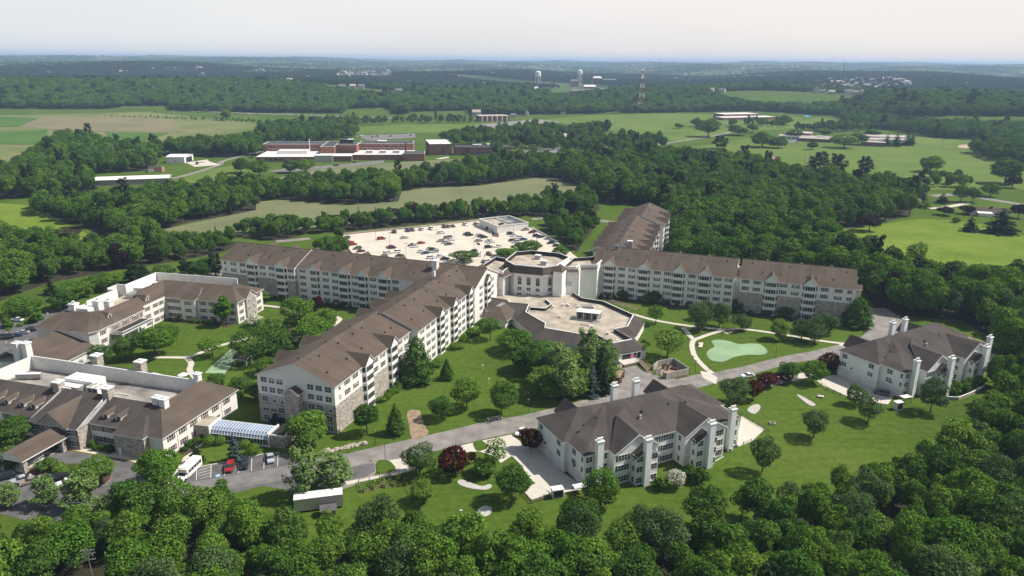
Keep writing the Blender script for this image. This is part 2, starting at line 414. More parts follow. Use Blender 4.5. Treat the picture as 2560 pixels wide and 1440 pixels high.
def strip(name, m, pts, width, z, kind='structure', smo=5, label=None, th=0.0, world=False):
    """a ribbon along a centre line (road, path, kerb)"""
    c = [np.array(p) if world else K(*p) for p in pts]
    if smo: c = smooth(c, smo, False)
    Lf, Rt = [], []
    for i, q in enumerate(c):
        d = c[min(i + 1, len(c) - 1)] - c[max(i - 1, 0)]; d = d / (np.hypot(*d) + 1e-9); n_ = np.array([-d[1], d[0]])
        Lf.append(q + n_ * width / 2); Rt.append(q - n_ * width / 2)
    b = MB()
    for i in range(len(c) - 1):
        b.face([(*Rt[i], z), (*Rt[i + 1], z), (*Lf[i + 1], z), (*Lf[i], z)], m)
        if th:
            b.face([(*Lf[i], z), (*Lf[i + 1], z), (*Lf[i + 1], z - th), (*Lf[i], z - th)], m)
            b.face([(*Rt[i + 1], z), (*Rt[i], z), (*Rt[i], z - th), (*Rt[i + 1], z - th)], m)
    o = b.build(name); tag(o, label, None, None, kind)
    return o
# ------------------------------------------------------------------ window and bay kit (shared meshes; facade faces -y, origin on the wall plane)
BLIND = mat('window_blind', (.34, .33, .30), .7, .15, 2)
def win_mesh(name, w, h, panes=2, shut=None, blind=0):
    b = MB()
    b.box(-w / 2 - .09, w / 2 + .09, -0.07, 0.02, -h / 2 - .1, h / 2 + .1, TRIM, skip='')
    pw = w / panes
    for i in range(panes):
        x = -w / 2 + i * pw
        for k in range(2):
            z0 = -h / 2 + k * h / 2
            b.box(x + .06, x + pw - .06, -0.09, -0.06, z0 + .05, z0 + h / 2 - .05, BLIND if (blind == 1 and k == 1) or (blind == 2 and (k == 1 or i == 0)) else GLASS)
    if shut:
        for sx in (-1, 1):
            xx = sx * (w / 2 + .33)
            b.box(xx - .21, xx + .21, -0.08, 0.02, -h / 2, h / 2, shut)
    return b.mesh(name)
WM = {'win': win_mesh('win', 1.75, 1.5, 2, SHUTK), 'winm': win_mesh('winm', 1.75, 1.5, 2, SHUT), 'nar': win_mesh('nar', 1.1, 1.5, 1), 'pair': win_mesh('pair', 2.0, 1.6, 2),
      'lit': win_mesh('lit', 1.75, 1.5, 2, SHUTR), 'plain': win_mesh('plain', 1.8, 1.45, 2), 'tri': win_mesh('tri', 2.7, 1.5, 3, SHUTK), 'hs': win_mesh('hs', 0.9, 1.4, 1), 'trir': win_mesh('trir', 2.6, 1.5, 3, SHUT)}
WM2 = {k: [win_mesh(k, *a, blind=q) for q in (1, 2)] for k, a in {'win': (1.75, 1.5, 2, SHUTK), 'winm': (1.75, 1.5, 2, SHUT), 'pair': (2.0, 1.6, 2), 'lit': (1.75, 1.5, 2, SHUTR), 'nar': (1.1, 1.5, 1)}.items()}
wr_ = random.Random(17)
def bay_mesh(w, H, pr=1.15, m=None):
    b = MB(); m = m or SID; c = 0.75
    b.prism([(-w / 2, 0), (-w / 2 + c, -pr), (w / 2 - c, -pr), (w / 2, 0)], 0, H, m, bottom=False)
    for z in [2.95 * i + .05 for i in range(1, 5)]:
        b.prism([(-w / 2 - .06, 0), (-w / 2 + c - .05, -pr - .06), (w / 2 - c + .05, -pr - .06), (w / 2 + .06, 0)], z - .12, z + .1, TRIM)
    return b.mesh('bay')
def bay_win_mesh(w, pr=1.15, n=4):
    b = MB(); c = 0.75; fw_ = w - 2 * c - .3; h = 1.6
    b.box(-fw_ / 2 - .06, fw_ / 2 + .06, -pr - .05, -pr + .02, -h / 2 - .08, h / 2 + .08, TRIM)
    for i in range(n):
        p = fw_ / n; x = -fw_ / 2 + i * p
        b.box(x + .05, x + p - .05, -pr - .08, -pr - .04, -h / 2, h / 2, GLASS)
    for s_ in (-1, 1):
        a = np.array([s_ * (w / 2 - c), -pr]); e = np.array([s_ * (w / 2), 0.0]); d = (e - a) / np.hypot(*(e - a)); nn = np.array([d[1], -d[0]]) * s_
        if nn[0] * s_ < 0: nn = -nn
        L_ = np.hypot(*(e - a)); q0 = a + d * L_ * .2 + nn * .05; q1 = a + d * L_ * .85 + nn * .05
        pts = [(*q0, -h / 2), (*q1, -h / 2), (*q1, h / 2), (*q0, h / 2)]
        b.face(pts if s_ > 0 else pts[::-1], GLASS)
    return b.mesh('bay_window')
def dormer_meshes(w, slope, pr=1.15, rise=0.47):
    """pediment (white gable face) and its little roof, running back into the main slope"""
    hw = w / 2 + .25; r = hw * 2 * rise; back = r / slope
    f = MB(); f.prism([], 0, 0, SID) if False else None
    f.face([(-hw + .25, -pr, 0), (hw - .25, -pr, 0), (0, -pr, r - .22)], SIDG)
    for s_ in (-1, 1):
        f.face([(s_ * (hw - .25), -pr, 0), (s_ * (hw - .25), 0.2, 0), (s_ * (hw - .3), 0.2, .1)] if s_ > 0 else [(s_ * (hw - .25), 0.2, 0), (s_ * (hw - .25), -pr, 0), (s_ * (hw - .3), 0.2, .1)], SID)
    f.box(-hw + .2, hw - .2, -pr - .06, -pr + .02, -.02, .28, TRIM)
    for s_ in (-1, 1):                                   # raked trim
        n = np.array([r, hw]) / math.hypot(r, hw) * .3
        pts = [(s_ * (hw), -pr - .1, 0.0), (0, -pr - .1, r), (0, -pr - .1, r - .42), (s_ * (hw - .5), -pr - .1, 0)]
        f.face(pts if s_ < 0 else pts[::-1], TRIM)
    g = MB()
    for s_ in (-1, 1):
        pts = [(s_ * hw, -pr - .35, 0.02), (0, -pr - .35, r + .05), (0, back + .3, r + .05), (s_ * hw, 0.1, 0.02)]
        g.slab(pts, .16, ROOF, TRIM)
    return f.mesh('pediment'), g.mesh('roof')
def vent_mesh():
    b = MB(); b.tube((0, 0, -.2), (0, 0, .55), .11, DARKM, 7); b.box(-.3, .3, -.3, .3, -.1, .12, DARKM)
    return b.mesh('roof_vent')
VENT = vent_mesh()
LV = [1.55 + 2.92 * i for i in range(5)]
ZE, ZR = 14.5, 19.6

class Wing:
    """long gabled block in local coordinates: x along, facade A at y=y0 (faces -y), facade B at y=y1"""
    def __init__(s, name, label, cat, loc, ang, group=None):
        s.root = empty(name, label, cat, loc, R(ang), group)
    def block(s, x0, x1, y0, y1, ends='both', stone=None, ze=ZE, zr=ZR, ov=.45, wall=None):
        b = MB(); m = wall or SID; ym = (y0 + y1) / 2
        b.prism([(x0, y0), (x1, y0), (x1, y1), (x0, y1)], -.6, ze, m, bottom=False)
        sl = (zr - ze) / ((y1 - y0) / 2)
        for x, d in ((x0, -1), (x1, 1)):
            p = [(x, y0, ze), (x, y1, ze), (x, ym, zr - .1)]
            b.face(p if d > 0 else p[::-1], m)
        for z in (LV[1] - 1.45, LV[2] - 1.45, LV[3] - 1.45, LV[4] - 1.45):
            if z < ze - 2: b.prism([(x0 - .03, y0 - .03), (x1 + .03, y0 - .03), (x1 + .03, y1 + .03), (x0 - .03, y1 + .03)], z - .07, z + .07, TRIM)
        b.build('wall', s.root)
        if stone:
            st = MB(); st.prism([(x0 - .12, y0 - .12), (x1 + .12, y0 - .12), (x1 + .12, y1 + .12), (x0 - .12, y1 + .12)], -.6, stone, STONE)
            st.build('stone_base', s.root)
        r = MB(); e = ov
        for sgn, ya in ((-1, y0 - e), (1, y1 + e)):
            pts = [(x0 - e, ya, ze + .12 - e * sl), (x1 + e, ya, ze + .12 - e * sl), (x1 + e, ym, zr + .12), (x0 - e, ym, zr + .12)]
            r.slab(pts, .3, ROOF, TRIM)
        o = r.build('roof', s.root)
        rb = MB(); rb.box(x0 - e + .1, x1 + e - .1, ym - .16, ym + .16, zr + .05, zr + .2, ROOFD); rb.build('ridge_cap', s.root)
        s.sl = sl
        return s
    def put(s, key, x, y, z, rz, name='window'):
        return inst(name, wr_.choice(WM2[key]) if key in WM2 and wr_.random() < .4 else WM[key], s.root, (x, y, z), rz)
    def side(s, y, face, feats, skip=0, key='win', levels=LV):
        """feats: ('w', x[, key]) column of windows, ('b', x, width) bay with a gable over it"""
        rz = 0 if face == 'A' else math.pi; sg = 1 if face == 'A' else -1
        for f in feats:
            if f[0] == 'w':
                for z in levels[skip:]:
                    s.put(f[2] if len(f) > 2 else key, f[1], y, z, rz)
            else:
                w = f[2]
                bm = BAYS.setdefault(w, (bay_mesh(w, ZE), bay_win_mesh(w, n=4 if w > 5 else 3)))
                bay = inst('bay', bm[0], s.root, (f[1], y, 0), rz)
                for z in LV[skip:]: inst('bay_window', bm[1], bay, (0, 0, z), 0)
                k = ('d', w, round(s.sl, 3))
                dm = BAYS.setdefault(k, dormer_meshes(w, s.sl))
                d = inst('dormer', dm[0], s.root, (f[1], y, ZE), rz)
                inst('roof', dm[1], d)
    def dormers_only(s, y, face, xs, w):
        rz = 0 if face == 'A' else math.pi
        for x in xs:
            k = ('d', w, round(s.sl, 3)); dm = BAYS.setdefault(k, dormer_meshes(w, s.sl))
            d = inst('dormer', dm[0], s.root, (x, y, ZE), rz); inst('roof', dm[1], d)
    def vents(s, x0, x1, y0, y1, n, sd_=1, frac=(.35, .8)):
        ym = (y0 + y1) / 2; r_ = random.Random(sd_)
        for i in range(n):
            x = x0 + (x1 - x0) * (i + .5 + r_.uniform(-.3, .3)) / n
            t = r_.choice(frac)
            for yy in ((y0 + (ym - y0) * t),):
                inst('roof_vent', VENT, s.root, (x, yy, ZE + (ZR - ZE) * t + .2))
BAYS = {}
# ---- A: the central wing, gable end towards the camera
A_ANG = 71.6
A = Wing('apartment_wing', 'five-storey cream wing with its gable end nearest and sunlit long side facing the lawn', 'apartment building', (-48.3, 185.0), A_ANG)
A.block(0, 47, 0.0, 25.0, stone=8.6)
A.block(47.05, 112, -2.6, 22.4)
A.side(0, 'A', [('w', 2.6, 'nar'), ('w', 6.6), ('w', 11.2), ('b', 17.6, 5.6), ('w', 23.0), ('w', 27.6), ('b', 33.4, 5.6), ('w', 39.3), ('w', 43.8)], key='winm')
A.side(-2.6, 'A', [('w', 50.5), ('w', 55.2), ('w', 59.2), ('b', 64.8, 5.2), ('w', 70.6), ('b', 76.8, 5.2), ('w', 83), ('w', 87), ('b', 92.3, 5.2), ('w', 98.5), ('w', 103.5)], key='winm')
A.dormers_only(25.0, 'B', [12.5, 25.5], 5.2)
A.dormers_only(22.4, 'B', [55, 66, 77], 5.2)
for yy in (2.0, 4.9, 7.6, 17.6, 20.2, 22.8):
    for z in LV: A.put('pair', -0.13 if z < 8 else 0, yy, z, -math.pi / 2, 'paired_window')
st = MB(); st.box(-2.6, .1, 10.3, 14.5, -.5, 11.6, STONE)
for q in (10.28, 14.52): st.box(-2.62, -2.5, q - .02, q + .02, 0, 11.6, TRIM)
st.build('stair_tower', A.root)
tr = MB()
for sg in (-1, 1):
    tr.slab([(-3.0, 12.4 + sg * 2.6, 11.5), (.05, 12.4 + sg * 2.6, 11.5), (.05, 12.4, 13.0), (-3.0, 12.4, 13.0)], .2, ROOF, TRIM)
tr.face([(-2.6, 10.3, 11.6), (-2.6, 12.4, 12.9), (-2.6, 14.5, 11.6)], STONE)
tr.build('stair_tower_roof', A.root)
A.vents(2, 45, 0, 25, 9, 3); A.vents(50, 108, -2.6, 22.4, 12, 4)
for i in range(7): inst('roof_vent', VENT, A.root, (4 + i * 14, 13.6 if i < 3 else 11.0, ZR - .3))
ch = MB(); ch.box(94, 95.2, 12.4, 13.4, 18, 20.9, STUC); ch.box(94.2, 95, 12.6, 13.2, 20.9, 21.3, METAL); ch.build('chimney', A.root)
# ---- B: the left wing
B = Wing('apartment_wing', 'long shaded cream wing running left from the central wing above the courtyard', 'apartment building', campus(-231.3, 252.6), -20.3)
B.block(0, 38.6, 0, 25, stone=8.6)
B.block(38.65, 121.5, 1.9, 26.9)
B.side(0, 'A', [('w', 2.2, 'nar'), ('w', 6.6), ('w', 11.6), ('b', 16.8, 5.6), ('w', 22.2), ('w', 27), ('b', 32.1, 5.6), ('w', 37)])
B.side(1.9, 'A', [('w', 41.5), ('b', 47.7, 4.6), ('w', 53), ('w', 57.5), ('b', 62.3, 5.6), ('w', 67.4), ('b', 71.2, 4.6), ('w', 76), ('b', 81.2, 5.6), ('w', 86.5)])
B.dormers_only(25, 'B', [9, 22, 33], 5.2); B.dormers_only(26.9, 'B', [47, 58, 67, 76, 100, 114], 5.2)
B.vents(2, 37, 0, 25, 6, 5); B.vents(42, 100, 1.9, 26.9, 10, 6)
for z in LV: B.put('hs', 38.6, -.0 + .9, z, math.pi / 2)
ch = MB(); ch.box(99.2, 101.4, 9.6, 12.0, 16.0, 21.3, STUC); ch.box(99.0, 101.6, 9.4, 12.2, 21.3, 21.7, TRIM); ch.build('chimney', B.root)
dm = dormer_meshes(5.2, .4)
B.root['label'] = 'long shaded cream wing running left from the central wing above the courtyard'
# end bay of B on the sunny side, continuing the line of A's bays
bay = inst('bay', BAYS[5.2][0], B.root, (121.5, 14.4, 0), math.pi / 2)
for z in LV: inst('bay_window', BAYS[5.2][1], bay, (0, 0, z))
for yy in (8.5, 20.5):
    for z in LV: B.put('winm', 121.5, yy, z, math.pi / 2)
d = inst('dormer', BAYS[('d', 5.2, round(A.sl, 3))][0], B.root, (121.5, 14.4, ZE), math.pi / 2); inst('roof', BAYS[('d', 5.2, round(A.sl, 3))][1], d)
# ---- C: the right wing
C = Wing('apartment_wing', 'long shaded cream wing right of the white octagon, facing the putting green', 'apartment building', campus(-76.0, 308.9), -20.3)
C.block(0, 60.2, 0, 25)
C.block(62.6, 106.6, 0.5, 25.5, stone=8.6)
cn = MB(); cn.box(60.2, 62.6, 2.2, 24, -.5, 13.6, STUCD, FLAT); cn.build('recess', C.root)
C.side(0, 'A', [('w', 2.0, 'nar'), ('b', 7.3, 5.6), ('w', 12.8), ('w', 17.3), ('b', 22.5, 5.6), ('w', 28.3), ('w', 32.7), ('b', 37.3, 5.6), ('w', 43), ('b', 48.2, 5.6), ('w', 53.6), ('w', 58)])
C.side(.5, 'A', [('w', 64.8), ('w', 69.2), ('b', 74.9, 5.6), ('w', 79.6), ('w', 84.2), ('b', 89.7, 5.6), ('w', 95.2), ('w', 100.3)])
for z in LV: C.put('plain', 104.4, .5, z, 0, 'corner_window')
C.dormers_only(25, 'B', [8, 22, 34, 47], 5.2); C.dormers_only(25.5, 'B', [72, 86, 98], 5.2)
C.vents(2, 58, 0, 25, 10, 8); C.vents(64, 105, .5, 25.5, 8, 9)
st = MB(); st.box(106.5, 109.6, 10.8, 15.2, -.5, 12.0, STONE); st.build('stair_tower', C.root)
tr = MB(); pk = (108, 13, 13.4)
q = [(106.6, 10.4, 12), (110, 10.4, 12), (110, 15.6, 12), (106.6, 15.6, 12)]
tr.slab([q[0], q[1], (110, 13, 13.4), (106.6, 13, 13.4)], .2, ROOF, TRIM); tr.slab([q[2], q[3], (106.6, 13, 13.4), (110, 13, 13.4)], .2, ROOF, TRIM); tr.build('stair_tower_roof', C.root)
vt = MB(); vt.tube((7.6, 11, 18.5), (7.6, 11, 20.6), .35, DARKM); vt.tube((7.6, 11, 20.6), (7.6, 11, 20.9), .5, METAL); vt.build('flue', C.root)
# left gable return of C that meets the link
ob = MB(); ob.slab([(-.3, 12.5, ZR + .12), (-8, 19.0, 14.8), (-8, 23, 14.8), (-.3, 25.4, ZE)], .25, ROOF, TRIM); ob.build('return_roof', C.root)
# ---- D: the rear wing running away behind C
D = Wing('apartment_wing', 'rear cream wing with many small roof gables running away behind the right wing', 'apartment building', (61.7, 331.5), 74.2)
D.block(0, 66, 0.0, 24.6)
D.block(66.05, 107, -2.6, 22.0)
D.side(0, 'A', [('b', 7, 5.2), ('w', 13), ('b', 19, 5.2), ('w', 25), ('b', 31, 4.6), ('w', 37), ('b', 43, 5.2), ('w', 50), ('b', 56.5, 5.2), ('w', 62)])
D.side(-2.6, 'A', [('w', 70), ('b', 77, 5.2), ('w', 84), ('b', 92, 5.2), ('w', 99), ('w', 103.5)])
D.dormers_only(24.6, 'B', [10, 22, 34, 44, 56], 5.2); D.dormers_only(22, 'B', [73, 86, 98], 5.2)
D.vents(4, 62, 0, 24.6, 10, 11); D.vents(68, 104, -2.6, 22, 7, 12)
for i in range(10): inst('roof_vent', VENT, D.root, (6 + i * 9.6, 14.6 if i < 6 else 12, ZR - .5))
bx = MB(); bx.box(-.5, 1.9, 6.4, 9.0, 16.5, 20.6, METAL, WHITEM); bx.build('roof_unit', D.root)

# ------------------------------------------------------------------ the white octagon in the middle, with its links and turret
hub = empty('octagon_hall', 'white octagonal hall with arched windows, brown mansard edge and flat gravel roof between the wings', 'hall', campus(-98.3, 298.0), CA)
def hubp(px_): return px_
HUBW = mat('hub_white_stucco', (.82, .805, .75), .85, .06, .4, stretch=(1, 1, .3))
oc = [(-6.4, -12.6), (6.2, -12.0), (11.0, -6.5), (12.2, 8.5), (6.0, 13.5), (-7.5, 13.5), (-13.4, 8.0), (-12.6, -6.8)]
b = MB(); b.prism(oc, 0, 15.2, HUBW, FLAT, bottom=False); b.build('wall', hub)
def offs(poly, d):
    poly = ccw(poly); n = len(poly); out = []
    for i in range(n):
        p0, p1, p2 = (np.array(poly[i - 1]), np.array(poly[i]), np.array(poly[(i + 1) % n]))
        a = (p1 - p0) / np.hypot(*(p1 - p0)); c = (p2 - p1) / np.hypot(*(p2 - p1)); na = np.array([a[1], -a[0]]); nc = np.array([c[1], -c[0]])
        k = na + nc; k = k / max(.35, (k @ na)); out.append(tuple(p1 + k * d))
    return out
def parapet(b, poly, z0, z1, th, outer, inner, cap):
    poly = ccw(poly); ins = offs(poly, -th); n = len(poly)
    for i in range(n):
        j = (i + 1) % n
        b.face([(*poly[i], z0), (*poly[j], z0), (*poly[j], z1), (*poly[i], z1)], outer)
        b.face([(*ins[j], z0), (*ins[i], z0), (*ins[i], z1), (*ins[j], z1)], inner)
        b.face([(*poly[i], z1), (*poly[j], z1), (*ins[j], z1), (*ins[i], z1)], cap)
b = MB(); parapet(b, offs(oc, -.05), 15.2, 17.0, .5, HUBW, MEMB, TRIM); b.build('parapet', hub)
b = MB(); o1 = offs(oc, 1.3); o0 = offs(oc, .05)
oc_ = ccw(oc)
for i in (0, 1, 7, 6):
    j = (i + 1) % 8
    b.slab([(*o1[i], 13.6), (*o1[j], 13.6), (*o0[j], 16.6), (*o0[i], 16.6)], .25, ROOF, TRIM)
b.build('mansard_roof', hub)
def arch_mesh():
    b = MB(); n = 9; w = 1.7
    def half(r, y, m, z0, zc):
        pts = [(-r, y, z0), (r, y, z0)] + [(r * math.cos(math.pi * k / n), y, zc + r * math.sin(math.pi * k / n)) for k in range(n + 1)]
        b.tri([(p[0], p[1], p[2]) for p in pts], m)
    half(w / 2 + .12, -.06, TRIM, -1.9, .9)
    for x0, x1, z0, z1 in ((-.75, -.05, -1.75, -.1), (.05, .75, -1.75, -.1), (-.75, -.05, .0, .85), (.05, .75, .0, .85)): b.box(x0, x1, -.1, -.07, z0, z1, GLASS)
    for sg in (-1, 1):
        b.tri([(sg * .06, -.1, .95)] + [(sg * .76 * math.cos(t), -.1, .95 + .7 * math.sin(t)) for t in (0, .35, .7, 1.05, 1.45)], GLASS)
    return b.mesh('arched_window')
ARCH = arch_mesh()
def on_edge(a, c, t, z, off=.04):
    a = np.array(a); c = np.array(c); d = (c - a) / np.hypot(*(c - a)); p = a + (c - a) * t
    return (p[0] + d[1] * off, p[1] - d[0] * off, z), math.atan2(d[1], d[0])
for (e0, e1, ts) in ((oc[0], oc[1], (.2, .52, .84)), (oc[1], oc[2], (.5,))):
    for t in ts:
        l, rz = on_edge(e0, e1, t, 10.2); inst('arched_window', ARCH, hub, l, rz)
        for z in (6.6, 3.9): l, rz = on_edge(e0, e1, t, z); inst('window', WM['plain'], hub, l, rz)
for i, (x, y) in enumerate(((-2.0, 6.2), (3.6, -2.2))):
    b = MB(); b.box(x - 1.3, x + 1.3, y - 1.0, y + 1.0, 15.25, 17.0, METAL, WHITEM); b.box(x - 1.6, x + 1.6, y - 1.2, y + 1.2, 15.24, 15.6, WHITEM); b.box(x - 1.35, x + 1.35, y - 1.1, y + 1.1, 17.0, 17.15, WHITEM); b.build('roof_unit', hub)
# turret with a pyramid roof
b = MB(); b.box(10.4, 14.4, -10.6, -4.4, 0, 15.3, HUBW); b.build('turret', hub)
b = MB(); c_ = (12.4, -7.5, 18.0); q = [(10.0, -11, 15.2), (14.8, -11, 15.2), (14.8, -4, 15.2), (10.0, -4, 15.2)]
for i in range(4): b.face([q[i], q[(i + 1) % 4], c_], ROOF)
b.build('turret_roof', hub)
# left link to the central wing, right link to the right wing
b = MB(); lk = [(-22, -21.5), (-9.4, -17.6), (-9.6, -9), (-13, 3), (-22, 5)]
b.prism(lk, 0, 13.2, HUBW, FLAT, bottom=False); b.box(-15.6, -14.6, -20.3, -19.0, 0, 13.0, HUBW); b.box(-9.9, -9.0, -18.2, -17.2, 0, 13.0, HUBW); b.build('link_wall', hub)
b = MB(); parapet(b, offs(lk, -.3), 13.2, 14.8, .4, HUBW, MEMB, TRIM); b.slab([(-22, -22.5, 12.6), (-8.8, -18.6, 12.6), (-9.8, -15.8, 14.6), (-22, -19.4, 14.6)], .25, ROOF, TRIM)
b.slab([(-8.8, -18.6, 12.6), (-6.6, -13.6, 13.2), (-9.2, -12, 15.2), (-9.8, -15.8, 14.6)], .25, ROOF, TRIM); b.build('link_roof', hub)
b = MB(); rk = [(12.5, -4.5), (18.4, -2.0), (18.8, 2.0), (25.6, 5.2), (26, 22), (12.4, 12)]
b.prism(rk, 0, 14.2, HUBW, FLAT, bottom=False); b.box(17.9, 19.3, -1.4, .4, 0, 14.4, HUBW); b.build('link_wall', hub)
b = MB(); parapet(b, offs(rk, -.3), 14.2, 15.8, .4, HUBW, MEMB, TRIM); b.slab([(14, -5.1, 13.7), (19.2, -3, 13.7), (18.6, 0, 15.4), (14, -2, 15.4)], .25, ROOF, TRIM)
b.slab([(19.2, 1.2, 13.7), (25.6, 4.2, 13.7), (25.6, 7.0, 15.4), (19.2, 4, 15.4)], .25, ROOF, TRIM); b.build('link_roof', hub)
for x, y, z, w_, rr in ((15.6, -3.3, 8.2, 2.0, .4), (-11.2, -18.15, 6.2, 2.0, .3)):
    b = MB(); b.box(-w_ / 2, w_ / 2, -.06, .02, -.9, .9, METAL)
    for k in range(7): b.box(-w_ / 2, w_ / 2, -.1, -.05, -.85 + k * .25, -.72 + k * .25, WHITEM)
    b.build('louvre_vent', hub, (x, y, z), rr)

# ------------------------------------------------------------------ low community building in front of the octagon
low = empty('community_building', 'single-storey building with brown sloped edges round a wide gravel flat roof below the octagon', 'building', campus(0, 0), CA)
PPT = [(-111.5, 272.0), (-102.5, 271.2), (-100.5, 268.6), (-92.5, 269.6), (-90.4, 259.7), (-79.1, 250.1), (-77.8, 245.1), (-64.8, 243.9), (-59.5, 246.6), (-50.7, 239.4), (-45.2, 245.6), (-53.4, 253.8), (-49.4, 258.6), (-49.9, 272.2), (-57.0, 278.0), (-65.1, 284.6), (-74.5, 285.6), (-80.5, 291.7)]
EPT = [(-112.5, 264.0), (-106.0, 262.5), (-102.0, 260.0), (-97.5, 259.5), (-94.0, 256.4), (-82.2, 244.1), (-80.8, 239.0), (-63.8, 238.2), (-58.0, 240.5), (-48.9, 234.1), (-39.4, 243.4), (-45.9, 253.5), (-45.4, 256.0), (-45.4, 271.6), (-53.5, 281.2), (-62.0, 288.4), (-73.0, 290.0), (-78.0, 295.0)]
back = [(-88, 290), (-108, 281)]
b = MB(); inner = EPT + back
b.prism([tuple(np.array(e) * .93 + np.array(p_) * .07) for e, p_ in zip(EPT, PPT)] + back, 0, 3.3, STUCD, bottom=False); b.build('wall', low)
b = MB(); n = len(PPT)
for i in range(n - 1):
    b.slab([(*EPT[i], 3.2), (*EPT[i + 1], 3.2), (*PPT[i + 1], 5.5), (*PPT[i], 5.5)], .22, ROOFD, TRIM)
b.build('sloped_roof', low)
b = MB(); ins = [tuple(np.array(p_) + (np.array((-70, 264)) - np.array(p_)) / np.hypot(*(np.array((-70, 264)) - np.array(p_))) * .45) for p_ in PPT]
for i in range(n - 1):
    b.face([(*PPT[i], 5.45), (*PPT[i + 1], 5.45), (*PPT[i + 1], 5.75), (*PPT[i], 5.75)], TRIM)
    b.face([(*PPT[i], 5.75), (*PPT[i + 1], 5.75), (*ins[i + 1], 5.75), (*ins[i], 5.75)], TRIM)
    b.face([(*ins[i + 1], 4.2), (*ins[i], 4.2), (*ins[i], 5.75), (*ins[i + 1], 5.75)], MEMB)
b.build('parapet', low)
b = MB(); b.prism(PPT + back, 3.3, 4.3, STUCD, FLAT, bottom=False); b.build('flat_roof', low)
# raised lower deck by the octagon and the inner kerb wall
b = MB(); kk = [(-90.9, 266.8), (-84.8, 267.6), (-84.2, 274.0), (-88.5, 279.5)]
for i in range(3):
    a, c = np.array(kk[i]), np.array(kk[i + 1]); d = (c - a) / np.hypot(*(c - a)); q = np.array([-d[1], d[0]]) * .22
    b.prism([tuple(a - q), tuple(c - q), tuple(c + q), tuple(a + q)], 4.2, 5.4, MEMB, TRIM)
b.build('kerb_wall', low)
# entry pavilion with a hipped roof and a lead skylight on its crown
b = MB(); b.prism([(-106.2, 254.6), (-96.6, 253.9), (-95.8, 262.5), (-105.6, 263.5)], 0, 3.3, STUC, bottom=False); b.build('pavilion_wall', low)
q = [(-107.3, 253.6, 3.2), (-95.6, 253.0, 3.2), (-94.6, 264.0, 3.2), (-106.4, 266.0, 3.2)]; t_ = [(-103.0, 260.0, 6.3), (-101.2, 259.9, 6.3), (-100.6, 264.8, 6.3), (-102.4, 265.4, 6.3)]
b = MB()
for i in range(4): b.slab([q[i], q[(i + 1) % 4], t_[(i + 1) % 4], t_[i]], .2, ROOF, TRIM)
b.build('pavilion_roof', low)
b = MB(); b.slab([(x, y, z + .12) for x, y, z in t_], .3, METAL); b.build('skylight', low)
for x in (-104.6, -102.6): inst('window', WM['plain'], low, (x, 254.5 + (.0), 1.7), -.07)
# big rooftop chiller behind a white frame, duct, small vents
b = MB(); b.box(-4.6, 4.6, -2.2, 2.2, 3.1, 3.35, WHITEM)
b.box(-4.6, -4.3, -2.2, 2.2, 0, 3.1, WHITEM); b.box(-4.3, 4.6, 2.0, 2.2, 0, 3.1, WHITEM)
for x in (-1.6, 1.4, 4.45): b.box(x - .12, x + .12, -2.2, -2.0, 0, 3.1, WHITEM)
b.box(-4.6, 4.6, -2.2, -2.05, 0, .3, WHITEM)
for x in (-3.2, -.3, 2.6):
    b.box(x - 1.0, x + 1.0, -1.5, 1.6, .3, 2.2, METAL); b.tube((x, -1.9, 1.4), (x, -1.4, 1.4), .75, DARKM, 12)
b.build('chiller', low, (*(-66.0, 264.5), 4.3), .05)
b = MB(); b.box(-1.8, 1.8, -1.2, 1.2, 0, .35, WHITEM, FLAT); b.box(-1.4, 1.4, -.9, .9, .3, .5, FLAT); b.build('roof_hatch', low, (-65.5, 257.5, 4.3), .1)
b = MB(); b.box(-2.2, 2.2, -.5, .5, .2, .9, METAL); b.tube((2.4, 0, 0), (2.4, 0, 1.0), .5, WHITEM); b.build('duct', low, (-69.8, 277.0, 4.3), .35)
for x, y in ((-80, 276), (-78.5, 277), (-77.6, 276), (-73.5, 276.2), (-76.8, 261.6), (-62.3, 255.4), (-55.2, 250.6), (-50.2, 244), (-83, 272)):
    b = MB(); b.tube((0, 0, 0), (0, 0, .7), .35, METAL); b.tube((0, 0, .7), (0, 0, 1.0), .5, WHITEM); b.build('roof_fan', low, (x, y, 4.3))
b = MB()
for dx in (-.35, .35): b.tube((dx, 0, 0), (dx, 0, 1.9), .05, WHITEM, 5)
for k in range(4): b.tube((-.35, 0, .4 + k * .4), (.35, 0, .4 + k * .4), .04, WHITEM, 5)
b.build('roof_ladder', low, (-61.8, 247.8, 4.3))
# service door bay
b = MB(); b.box(0, 3.4, -.12, .05, 0, 2.6, DARKM); b.box(4.6, 5.6, -.1, .05, 0, 2.2, SHUT); b.box(6.1, 7.3, -.1, .05, 0, 2.2, DARKM); b.build('service_doors', low, (-46.6, 236.9, .9), R(44))

